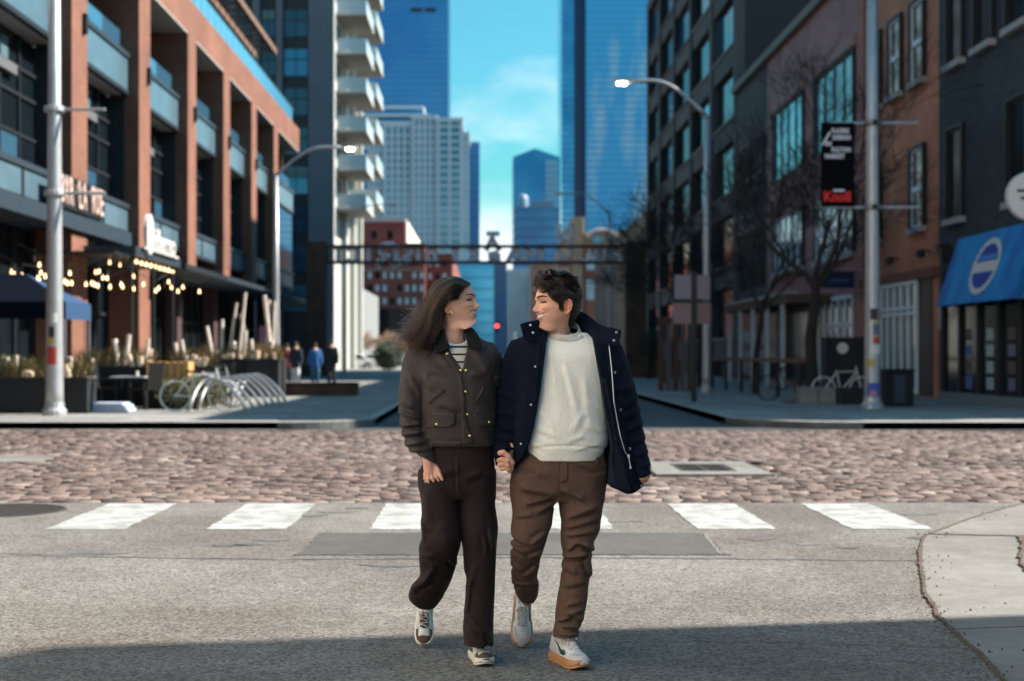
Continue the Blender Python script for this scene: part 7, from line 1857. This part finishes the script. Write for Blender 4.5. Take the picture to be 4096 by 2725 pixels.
# keep the face and the ear clear of the under layer
f.poly([(SX(1905),SZ(1100)),(SX(1870),SZ(1130)),(SX(1842),SZ(1160)),(SX(1834),SZ(1196)),(SX(1812),SZ(1206)),(SX(1780),SZ(1212)),(SX(1776),SZ(1262)),(SX(1772),SZ(1330)),(SX(1905),SZ(1330))], 6.3, 6.7, 'cut', .004)
mesh_obj('hair', f.mesh('hair', M_cap, 2), woman)
# ================================================================= the man
def hl_man(x, y, z):
    zf = .187-1.1*np.clip(np.abs(x)-.034,0,1)
    edge = np.where(y > .027, zf-np.clip(.078-y,0,1)*.55, np.where(y > .009, .101+.0*z, np.where(y > -.030, .142, -.022)))
    return np.clip((z-edge)/.004, 0, 1)
Mn = dict(skin=(.70,.37,.255), lip=(.46,.17,.14), brow_col=(.022,.014,.011), hair=(.007,.005,.005), hairline=hl_man,
          yaw=-68, pitch=1.5, roll=2, scale=1.045, at=(SX(2231), 6.5, SZ(1249)), mouth=.034, open=.0062, cheek=.0070, brow=.0055, brow_w=1.35, nose=1.06, stubble=.5, jaw=.004, deep=1.06, chin=1.2)
hv0, hf, hcl = head_grid(Mn); hv = head_place(hv0, Mn)
e1 = ear_grid(Mn, -1); e2 = ear_grid(Mn, 1)
YL = 6.405
f = Field((SX(1960),6.25,SZ(1920)), (SX(2080),6.62,SZ(1760)), .0024)   # his hand closed round hers
hand(f, [([P3(2008,1790,6.47),P3(2018,1822,6.455),P3(2026,1842,6.45)], [.026,.030,.027]),
         ([P3(2000,1812,YL),P3(2014,1810,YL-.014),P3(2034,1826,YL-.016),P3(2050,1850,YL-.008),P3(2052,1858,YL)], [.0125,.0125,.0118,.0105,.008]),
         ([P3(1996,1842,YL+.002),P3(2008,1838,YL-.012),P3(2030,1846,YL-.016),P3(2045,1856,YL-.004)], [.0115,.012,.0115,.0095]),
         ([P3(1999,1860,YL+.004),P3(2012,1856,YL-.010),P3(2032,1861,YL-.014),P3(2046,1868,YL-.002)], [.0115,.0115,.011,.0092]),
         ([P3(2006,1876,YL+.006),P3(2018,1872,YL-.006),P3(2034,1876,YL-.008),P3(2044,1880,YL+.004)], [.0105,.0105,.010,.0085]),
         ([P3(2034,1884,YL+.004),P3(2040,1889,YL+.002)], [.008,.007])], .0035)
mw1 = f.skin(); mw1 = (f.relax(mw1[0], mw1[1], 1), mw1[1])
f = Field((SX(2520),6.25,SZ(1940)), (SX(2640),6.6,SZ(1850)), .0024)    # his other hand, half in the cuff
hand(f, [([P3(2580,1870,6.42),P3(2576,1895,6.415)], [.030,.027]),
         ([P3(2566,1886,6.40),P3(2562,1908,6.40),P3(2566,1922,6.415)], [.012,.011,.009]),
         ([P3(2575,1890,6.392),P3(2572,1912,6.392),P3(2574,1925,6.41)], [.012,.011,.009]),
         ([P3(2585,1890,6.392),P3(2583,1911,6.392),P3(2583,1923,6.41)], [.012,.011,.009]),
         ([P3(2594,1886,6.398),P3(2592,1903,6.40),P3(2590,1913,6.415)], [.0115,.010,.0085])], .004)
mw2 = f.skin(); mw2 = (f.relax(mw2[0], mw2[1], 1), mw2[1])
f = Field((SX(1960),6.1,-.02), (SX(2620),7.1,SZ(1300)), .014)
body_core(f, P3(2240,1880,6.52), P3(2265,1380,6.53), [P3(2080,1420,6.52),P3(2440,1430,6.52)], [P3(2150,1920,6.5),P3(2330,1920,6.5)],
          [P3(2110,2190,6.44),P3(2310,2190,6.47)], [P3(2105,2400,6.76),P3(2270,2520,6.47)], [P3(2030,1640,6.53),P3(2510,1640,6.52)], [P3(2015,1800,6.47),P3(2575,1870,6.42)], .05)
bd = f.skin(); bd = (f.relax(bd[0], bd[1], 1), bd[1])
sk = np.array(Mn['skin'])
V, F, C = merge([(hv, hf, hcl), (head_place(e1[0],Mn), e1[1], e1[2]), (head_place(e2[0],Mn), e2[1], e2[2]), (mw1[0],mw1[1],hand_col(mw1[0])), (mw2[0],mw2[1],hand_col(mw2[0])), (bd[0],bd[1],np.tile(sk,(len(bd[0]),1)))])
man = mesh_obj('person', np_mesh('person', V, F, SKIN, C))
tag(man, 'man in an open navy wool coat over a cream jumper, looking at the woman', 'person')

face_lines(hv0, Mn, man, mat('brow_hair', (.010,.006,.005), rough=.8))
# jumper
f = Field((SX(2050),6.2,SZ(1850)), (SX(2480),6.8,SZ(1310)), .0052)
f.loft(rows([(1332,2195,2345,6.52,.055),(1348,2150,2390,6.515,.062),(1372,2118,2430,6.51,.085),(1420,2098,2452,6.505,.118),(1500,2095,2445,6.50,.128),(1600,2090,2436,6.495,.133),(1700,2080,2432,6.49,.140),(1755,2083,2436,6.49,.142),
             (1786,2092,2430,6.49,.140),(1812,2104,2412,6.49,.131),(1838,2112,2402,6.49,.127)]), .012, 2.25)
f.ell((SX(2268),6.505,SZ(1318)), (.070,.070,.062), .006, op='cut')
f.displace(lambda x,y,z: fold(x,z,[(SX(a),SZ(b),SX(c),SZ(d),w_,h_) for a,b,c,d,w_,h_ in [
   (2195,1400,2215,1560,.012,.0055),(2250,1440,2300,1640,.014,.0050),(2330,1500,2350,1700,.016,.0035),(2150,1640,2210,1700,.014,.004),(2280,1720,2330,1640,.016,.004),(2340,1600,2420,1640,.014,.0035),(2130,1700,2230,1745,.012,.0045),(2260,1760,2330,1735,.012,.004),(2340,1700,2420,1720,.014,.004),(2110,1770,2180,1785,.01,.004),(2290,1790,2400,1770,.010,.004)]])*(y < 6.5)
   +.0022*ripple(x,y,z,24,31,(1,1,.6))-.0055*np.exp(-((z-SZ(1800)-.028*np.cos((x-SX(2255))*7))/.006)**2))
sweater = mesh_obj('jumper', f.mesh('jumper', M_sweat, 1), man)
M_rib = cloth('cream_rib', (.60,.56,.49), rough=.95, bump=.5, bscale=180)
rr = []
for cz, a_, b_, dz, cy in ((1308,.0665,.066,.037,6.512),(1322,.074,.076,.037,6.508),(1330,.079,.088,.036,6.503),(1336,.084,.096,.036,6.500)):
    rr.append([Vector((SX(2258)+a_*math.cos(t), cy-b_*math.sin(t), SZ(cz)-dz*math.sin(t)-.004*math.cos(t))) for t in np.linspace(PI*1.5,-PI*.5,40)])
bsw = mesh_bvh(sweater)
for r_, of in ((rr[2],.003),(rr[3],.0003)):
    for q in r_:
        yf = front(bsw, q.x, q.z)
        if yf is not None and q.y < 6.49: q.y = yf-of
o = sheet('neckband', rr, M_rib, man, .0045, nu=60, nv=8)

# coat: body with a traced opening, sleeves
f = Field((SX(1935),6.12,SZ(1985)), (SX(2630),6.88,SZ(1285)), .0056)
f.loft(rows([(1318,2150,2385,6.53,.075),(1342,2085,2455,6.52,.105),(1380,2045,2480,6.515,.135),(1440,2040,2500,6.51,.155),(1520,2050,2505,6.505,.165),(1600,2048,2508,6.50,.170),(1700,2044,2520,6.50,.172),(1780,2052,2536,6.50,.174),(1880,2052,2556,6.50,.178),(1915,2040,2565,6.50,.18),(1975,2026,2578,6.50,.184)]), .02, 2.5)
f.loft(rows([(1360,2045,2120,6.53,.065),(1400,2026,2120,6.53,.082),(1438,2010,2115,6.53,.088),(1534,1985,2102,6.53,.088),(1668,1966,2085,6.52,.082),(1744,1964,2070,6.50,.076),(1802,1971,2062,6.475,.066),(1866,1984,2056,6.455,.058)]), .025, 2.1, cut=[(SX(1990),SZ(1855),.74,-.67)])
f.loft(rows([(1372,2405,2468,6.53,.065),(1400,2400,2486,6.53,.080),(1469,2410,2513,6.53,.088),(1572,2432,2548,6.525,.088),(1622,2448,2553,6.52,.085),(1668,2464,2566,6.51,.082),(1725,2482,2575,6.49,.076),(1802,2508,2589,6.46,.068),(1859,2534,2603,6.43,.060),(1912,2552,2607,6.415,.055)]), .025, 2.1, cut=[(SX(2582),SZ(1894),.40,-.91)])
op = [(2195,1290),(2184,1345),(2179,1400),(2164,1515),(2145,1630),(2130,1706),(2114,1764),(2099,1806),(2072,1845),(2056,1878),(2044,1915),(2032,1938),(2010,1990),(2440,2000),(2426,1934),(2432,1850),(2437,1783),(2428,1718),(2413,1649),(2397,1553),(2386,1477),(2374,1400),(2366,1345),(2345,1290)]
f.poly([(SX(a),SZ(b)) for a,b in op], 6.0, 6.56, 'cut', .008)
f.poly([(SX(a),SZ(b)) for a,b in [(1980,1940),(2030,1938),(2062,1920),(2500,1930),(2424,1930),(2430,2010),(1980,2010)]], 6.0, 7, 'cut', .004)
f.poly([(SX(a),SZ(b)) for a,b in [(2400,1926),(2424,1932),(2497,1964),(2520,1964),(2574,1942),(2640,1920),(2640,2010),(2400,2010)]], 6.0, 7, 'cut', .004)
f.poly([(SX(a),SZ(b)) for a,b in [(2000,1900),(2040,1912),(2000,1960),(1960,1960)]], 6.0, 7, 'cut', .004)
# hollow inside so the lining shows beside the jumper
f.loft(rows([(1330,2190,2350,6.51,.07),(1400,2120,2440,6.51,.125),(1600,2100,2455,6.5,.148),(1800,2080,2490,6.5,.155),(1990,2070,2520,6.5,.16)]), .01, 2.4) if False else None
CF = [(SX(a),SZ(b),SX(c),SZ(d),w_,h_) for a,b,c,d,w_,h_ in [
  (1985,1560,2070,1600,.014,.006),(1975,1640,2075,1665,.012,.0055),(1970,1690,2070,1720,.012,.006),(1972,1745,2060,1760,.011,.005),(1980,1790,2040,1790,.010,.0045),
  (2455,1560,2545,1540,.014,.006),(2475,1620,2555,1590,.012,.006),(2480,1668,2565,1640,.012,.0062),(2500,1720,2572,1690,.012,.006),(2515,1765,2582,1745,.011,.0055),(2530,1815,2592,1800,.010,.0045),(2545,1862,2602,1850,.008,.004),
  (2440,1480,2505,1460,.016,.004),(2060,1420,2150,1560,.02,.004),(2100,1560,2080,1760,.018,.004),(2470,1700,2500,1900,.018,.004)]]
def cdp(x, y, z):
    o = 1.25*fold(x, z, CF)*(y < 6.56)+.0026*ripple(x,y,z,20,41,(1,1,.6))
    o -= .0035*np.exp(-((x-SX(2092)+.10*(z-SZ(1500)))/.004)**2)*(z > SZ(1520))*(y < 6.5)      # armhole seam
    o -= .0028*np.exp(-((z-SZ(1856)-.35*(x-SX(2570)))/.003)**2)*(x > SX(2520))
    return o
f.displace(cdp)
coat = mesh_obj('coat', f.mesh('coat', M_coat, 1), man)
bc = mesh_bvh(coat)
# front facings: left strip, right storm flap with the zip
drape('coat_facing', [(2184,1345),(2179,1400),(2164,1515),(2145,1630),(2130,1706),(2114,1764),(2096,1806),(2068,1848),(2052,1885),(2042,1918),(2050,1932),(2072,1890),(2092,1840),(2112,1770),(2126,1640),(2140,1500),(2146,1345)], bc, M_coat, man, .001, .005, res=.010)
drape('coat_flap', [(2432,1345),(2438,1420),(2446,1500),(2462,1600),(2478,1690),(2500,1790),(2530,1880),(2566,1938),(2548,1950),(2522,1956),(2494,1890),(2476,1830),(2462,1760),(2446,1680),(2436,1600),(2428,1500),(2418,1420),(2410,1345)], bc, M_coat, man, .002, .006, res=.010)
drape('lining', [(2392,1510),(2416,1515),(2432,1600),(2448,1700),(2464,1780),(2486,1860),(2515,1952),(2497,1960),(2430,1932),(2436,1840),(2438,1783),(2428,1718),(2413,1649),(2400,1570)], bc, M_lining, man, .0005, .002, res=.012)
bcc = bvh_of(*[c.data for c in man.children if c.type == 'MESH'])
zp = [(2424,1345),(2430,1400),(2438,1500),(2444,1600),(2456,1670),(2470,1740),(2488,1800),(2498,1812)]
b = MB(); L = []
for i in range(len(zp)-1):
    for t in np.linspace(0,1,6)[:-1]: L.append((zp[i][0]+(zp[i+1][0]-zp[i][0])*t, zp[i][1]+(zp[i+1][1]-zp[i][1])*t))
b.tube([Vector((SX(a), (front(bcc, SX(a), SZ(c)) or 6.4)-.002, SZ(c))) for a, c in L], .0024, M_steel, 6); b.build('zip', man, smooth=True)
x, z = SX(2502), SZ(1816); y = (front(bcc, x, z) or 6.38)
b = MB(); b.box(x-.005,x+.005,y-.008,y-.002,z-.006,z+.008,M_steel); b.tube([(x+.001,y-.006,z-.004),(x+.008,y-.008,z-.045)], .0024, M_steel, 6); b.box(x+.005,x+.012,y-.010,y-.006,z-.056,z-.044,M_steel); b.build('zip_pull', man)
for sx, sy, dk in [(2138,1466,0),(2121,1615,0),(2082,1770,0),(2450,1488,1),(2472,1635,1),(2510,1788,1),(2556,1936,1)]:
    disc('snap_button', sx, sy, bcc, .0058, M_steel, man, M_darkmetal if dk else None)
# tall collar lying open
yb = 6.60
co = [sheet('coat_collar', [[P3(2080,1295,6.395),P3(2109,1287,6.42),P3(2149,1278,6.455),P3(2172,1262,6.51),P3(2205,1248,6.575),P3(2260,1240,6.605),P3(2318,1244,6.60),P3(2338,1252,6.575)],
               [P3(2088,1325,6.385),P3(2116,1320,6.41),P3(2152,1318,6.44),P3(2182,1315,6.49),P3(2205,1300,6.57),P3(2260,1295,6.61),P3(2325,1295,6.605),P3(2345,1305,6.58)],
               [P3(2096,1360,6.372),P3(2122,1368,6.385),P3(2155,1374,6.40),P3(2182,1372,6.43),P3(2205,1350,6.55),P3(2260,1345,6.61),P3(2330,1345,6.61),P3(2350,1350,6.59)]], M_coat, man, .009, nu=34),
      sheet('coat_collar', [[P3(2318,1243,6.605),P3(2345,1255,6.575),P3(2385,1286,6.51),P3(2420,1306,6.455),P3(2452,1311,6.42),P3(2485,1320,6.395)],
               [P3(2316,1285,6.58),P3(2340,1300,6.535),P3(2380,1322,6.475),P3(2418,1338,6.43),P3(2450,1344,6.405),P3(2481,1350,6.385)],
               [P3(2334,1312,6.545),P3(2352,1332,6.50),P3(2376,1360,6.435),P3(2412,1376,6.395),P3(2446,1382,6.385),P3(2472,1384,6.375)]], M_coat, man, .009, nu=30)]
for o in co:
    md = o.modifiers.new('s', 'SUBSURF'); md.levels = md.render_levels = 1
for sx, sy, yy, rg_ in [(2122,1301,6.392,0),(2132,1331,6.392,0),(2466,1330,6.385,1),(2456,1362,6.376,1)]:
    b = MB(); p = SP(sx, sy, yy-.006); n = 14; r = .0058
    vs = [(p.x+q*math.cos(2*PI*k/n), p.y-h, p.z+q*math.sin(2*PI*k/n)) for q, h in [(r,0),(r,.003),(r*.6,.004)] for k in range(n)]
    b.add(vs, [(i*n+k,i*n+(k+1)%n,(i+1)*n+(k+1)%n,(i+1)*n+k) for i in range(2) for k in range(n)]+[tuple(range(2*n,3*n))], M_steel)
    if rg_: b.add([(p.x+r*.5*math.cos(2*PI*k/n), p.y-.0045, p.z+r*.5*math.sin(2*PI*k/n)) for k in range(n)], [tuple(range(n))], M_darkmetal)
    b.build('snap_button', man, smooth=True)
# chinos
f = Field((SX(1990),6.15,SZ(2570)), (SX(2470),7.0,SZ(1770)), .0055)
f.loft(rows([(1785,2096,2410,6.5,.118),(1815,2088,2416,6.5,.122),(1850,2066,2431,6.5,.126),(1900,2049,2427,6.5,.130),(1960,2043,2419,6.5,.124),(2000,2046,2414,6.5,.105)]), .03, 2.3)
f.loft(rows([(1890,2048,2238,6.5,.122),(1931,2042,2238,6.5,.120),(2002,2044,2228,6.49,.110),(2053,2051,2214,6.475,.100),(2104,2044,2209,6.46,.095),(2130,2042,2194,6.452,.090),(2150,2048,2190,6.448,.088),(2186,2040,2178,6.45,.086),(2211,2041,2169,6.465,.084),(2232,2042,2162,6.485,.082),
             (2272,2044,2157,6.525,.076),(2308,2046,2148,6.565,.072),(2339,2050,2157,6.60,.070),(2369,2061,2153,6.64,.066),(2392,2072,2148,6.67,.060),(2408,2086,2136,6.69,.045)]), .012, 2.2)
f.loft(rows([(1890,2232,2427,6.5,.122),(1931,2232,2421,6.5,.120),(1990,2232,2416,6.495,.112),(2053,2238,2408,6.485,.104),(2089,2246,2404,6.478,.098),(2124,2241,2400,6.472,.095),(2152,2242,2384,6.47,.092),(2170,2243,2374,6.468,.090),(2191,2246,2379,6.465,.088),(2215,2257,2369,6.465,.085),(2247,2248,2364,6.465,.082),(2272,2246,2368,6.465,.080),
             (2334,2242,2355,6.46,.076),(2369,2233,2351,6.455,.074),(2410,2226,2347,6.45,.073),(2451,2220,2340,6.445,.071),(2481,2222,2333,6.44,.069),(2512,2214,2319,6.435,.068),(2545,2211,2314,6.43,.068)]), .012, 2.2, cut=[(SX(2262),SZ(2540),.1,-1)])
CH_ = [(SX(a),SZ(b),SX(c),SZ(d),w_,h_) for a,b,c,d,w_,h_ in [
  (2080,1940,2225,1970,.016,.008),(2100,2005,2220,1975,.012,.0065),(2140,2040,2220,2000,.012,.006),(2060,2055,2130,2045,.012,.004),(2245,1945,2330,1990,.014,.007),(2260,2060,2400,2010,.016,.007),(2250,2100,2390,2060,.014,.0062),(2255,2130,2380,2110,.012,.005),
  (2046,2130,2110,2165,.010,.0075),(2042,2165,2100,2200,.010,.0085),(2180,2120,2120,2160,.012,.005),(2165,2200,2110,2215,.009,.006),(2165,2190,2135,2200,.007,.005),(2050,2250,2110,2300,.012,.006),(2150,2260,2090,2310,.012,.006),(2052,2338,2140,2345,.009,.007),(2130,2330,2156,2345,.008,.005),(2065,2365,2100,2390,.008,.006),
  (2248,2215,2350,2205,.010,.009),(2330,2160,2376,2195,.009,.007),(2290,2150,2360,2175,.011,.006),(2360,2210,2330,2240,.009,.006),(2260,2190,2300,2160,.010,.005),(2340,2230,2365,2300,.012,.006),(2250,2250,2300,2280,.014,.004),(2245,2330,2330,2310,.014,.004),(2260,2400,2320,2390,.010,.0045),(2250,2440,2330,2420,.010,.005),
  (2225,2465,2290,2445,.010,.0065),(2240,2480,2320,2490,.009,.006),(2280,2430,2330,2470,.010,.005),(2215,2515,2315,2520,.004,.003),(2290,1840,2390,1870,.016,.003),(2100,1850,2200,1900,.02,.004)]]
f.displace(lambda x,y,z: 2.2*fold(x,z,CH_)*(y < 6.64)+.0024*ripple(x,y,z,24,51,(1,1,.7))+.0009*ripple(x,y,z,75,9)-.003*np.exp(-((x-SX(2236))/.004)**2)*(z > SZ(1960))*(y < 6.5))
ct = mesh_obj('trousers', f.mesh('trousers', M_chino, 1), man)
bt = mesh_bvh(ct)
drape('fly', [(2236,1834),(2264,1836),(2264,1900),(2254,1918),(2236,1922)], bt, M_chino, man, .0005, .003)
drape('belt_loop', [(2374,1822),(2386,1822),(2390,1848),(2378,1848)], bt, M_chino, man, .0005, .004)
SM = dict(upper=mat('ivory_leather', (.60,.60,.61), rough=.45, var=.05), outsole=mat('gum_rubber', (.42,.20,.085), rough=.55), midsole=mat('gum_rubber', (.42,.20,.085)), guard=mat('pale_pink_suede', (.50,.45,.46), rough=.85, bump=.2, bscale=300),
          stay=mat('pale_pink_suede', (.5,.45,.46)), tongue=mat('ivory_leather', (.6,.6,.6)), lace=mat('cream_lace', (.66,.62,.58), rough=.9), tick=mat('dark_green_leather', (.010,.075,.055), rough=.4), hole=mat('vent_dark', (.08,.08,.08)), cap=None)
shoe(man, 'sneaker', place((SX(2338,6.27),6.275,.0), 26, 0, sc=1.02), True, SM, 'swoosh')
shoe(man, 'sneaker', place((SX(2088,6.88),6.80,.012), -3, 58, anchor=(0,-.125,.0), sc=1.02), False, SM, 'swoosh')
# short wavy hair
H_m = hair_mat('near_black_hair', (.016,.009,.007), .28)
n = 9000; rgm = np.random.RandomState(9)
th = rgm.uniform(-PI, PI, n*4); zz = rgm.uniform(.05, .226, n*4)
a_ = np.array(HEAD_ROWS)[::-1]
Fm = np.interp(zz, a_[:,0], a_[:,1]); Bm = np.interp(zz, a_[:,0], a_[:,2]); Wm = np.interp(zz, a_[:,0], a_[:,3])
x = Wm*np.sin(th); y = np.where(np.cos(th) > 0, Fm*1.06*np.abs(np.cos(th))**.88, Bm*np.cos(th))
ok = hl_man(x, np.where(y > 0, y/1.06, y), zz) > .5
x, y, zz = [q[ok][:n] for q in (x, y, zz)]; n = len(x)
nrm = np.stack([x/.075, y/.095, (zz-.12)/.10], 1); nrm /= np.linalg.norm(nrm, axis=1)[:,None]
top = np.clip((zz-.165)/.03, 0, 1)[:,None]
# the top is swept up and forward in loose waves, sides lie flat and point down and back
ang = 1.1*np.sin(x*70+y*30)+.8*np.sin(y*85+1.3+x*25)
comb = np.stack([.75*np.sin(ang), -.05+.35*np.cos(ang), .45+.3*np.sin(ang*2)], 1)
side_dir = np.stack([0*x, -.45+0*x, -.9+0*x], 1)
d = comb*top+side_dir*(1-top); d -= nrm*(d*nrm).sum(1)[:,None]*.7; d /= np.linalg.norm(d, axis=1)[:,None]
ln = (.017+.033*top[:,0]*(1-.25*np.clip(y/.08,-.2,1)))*rgm.uniform(.8,1.15,n)
lift = (.0055+.021*top[:,0])*(1+.25*np.sin(x*60+y*45))
P0 = np.stack([x, y, zz], 1); pts = []
wv = np.cross(d, nrm); phs = rgm.uniform(0,6.3,n)
gi = rgm.choice(n, 260, replace=False); near = np.argmin(((P0[:,None,:]-P0[gi][None])**2).sum(-1), 1); g_ = gi[near]     # locks: each hair leans to the nearest of 260 leaders
for q in np.linspace(0,1,8):
    own = P0+d*ln[:,None]*q+nrm*(lift[:,None]*np.sin(q*PI*.66))+wv*(.009*np.sin(q*5.5+phs)*q*top[:,0])[:,None]
    pts.append(own)
own = np.stack(pts, 1); t8 = np.linspace(0,1,8)[None,:,None]; wl = .82*top[:,None,:]*t8**.8+.35*(1-top[:,None,:])*t8
PHl = own*(1-wl)+(own[g_]+(P0-P0[g_])[:,None,:]*.30)*wl+rgm.normal(size=own.shape)*.0005
pts = [PHl[:,k] for k in range(8)]
PH = np.stack(pts, 1); sh = PH.shape
PH = head_place(PH.reshape(-1,3), Mn).reshape(sh)
strands('hair', catmull(PH, 12), H_m, man, .0010, .0005)
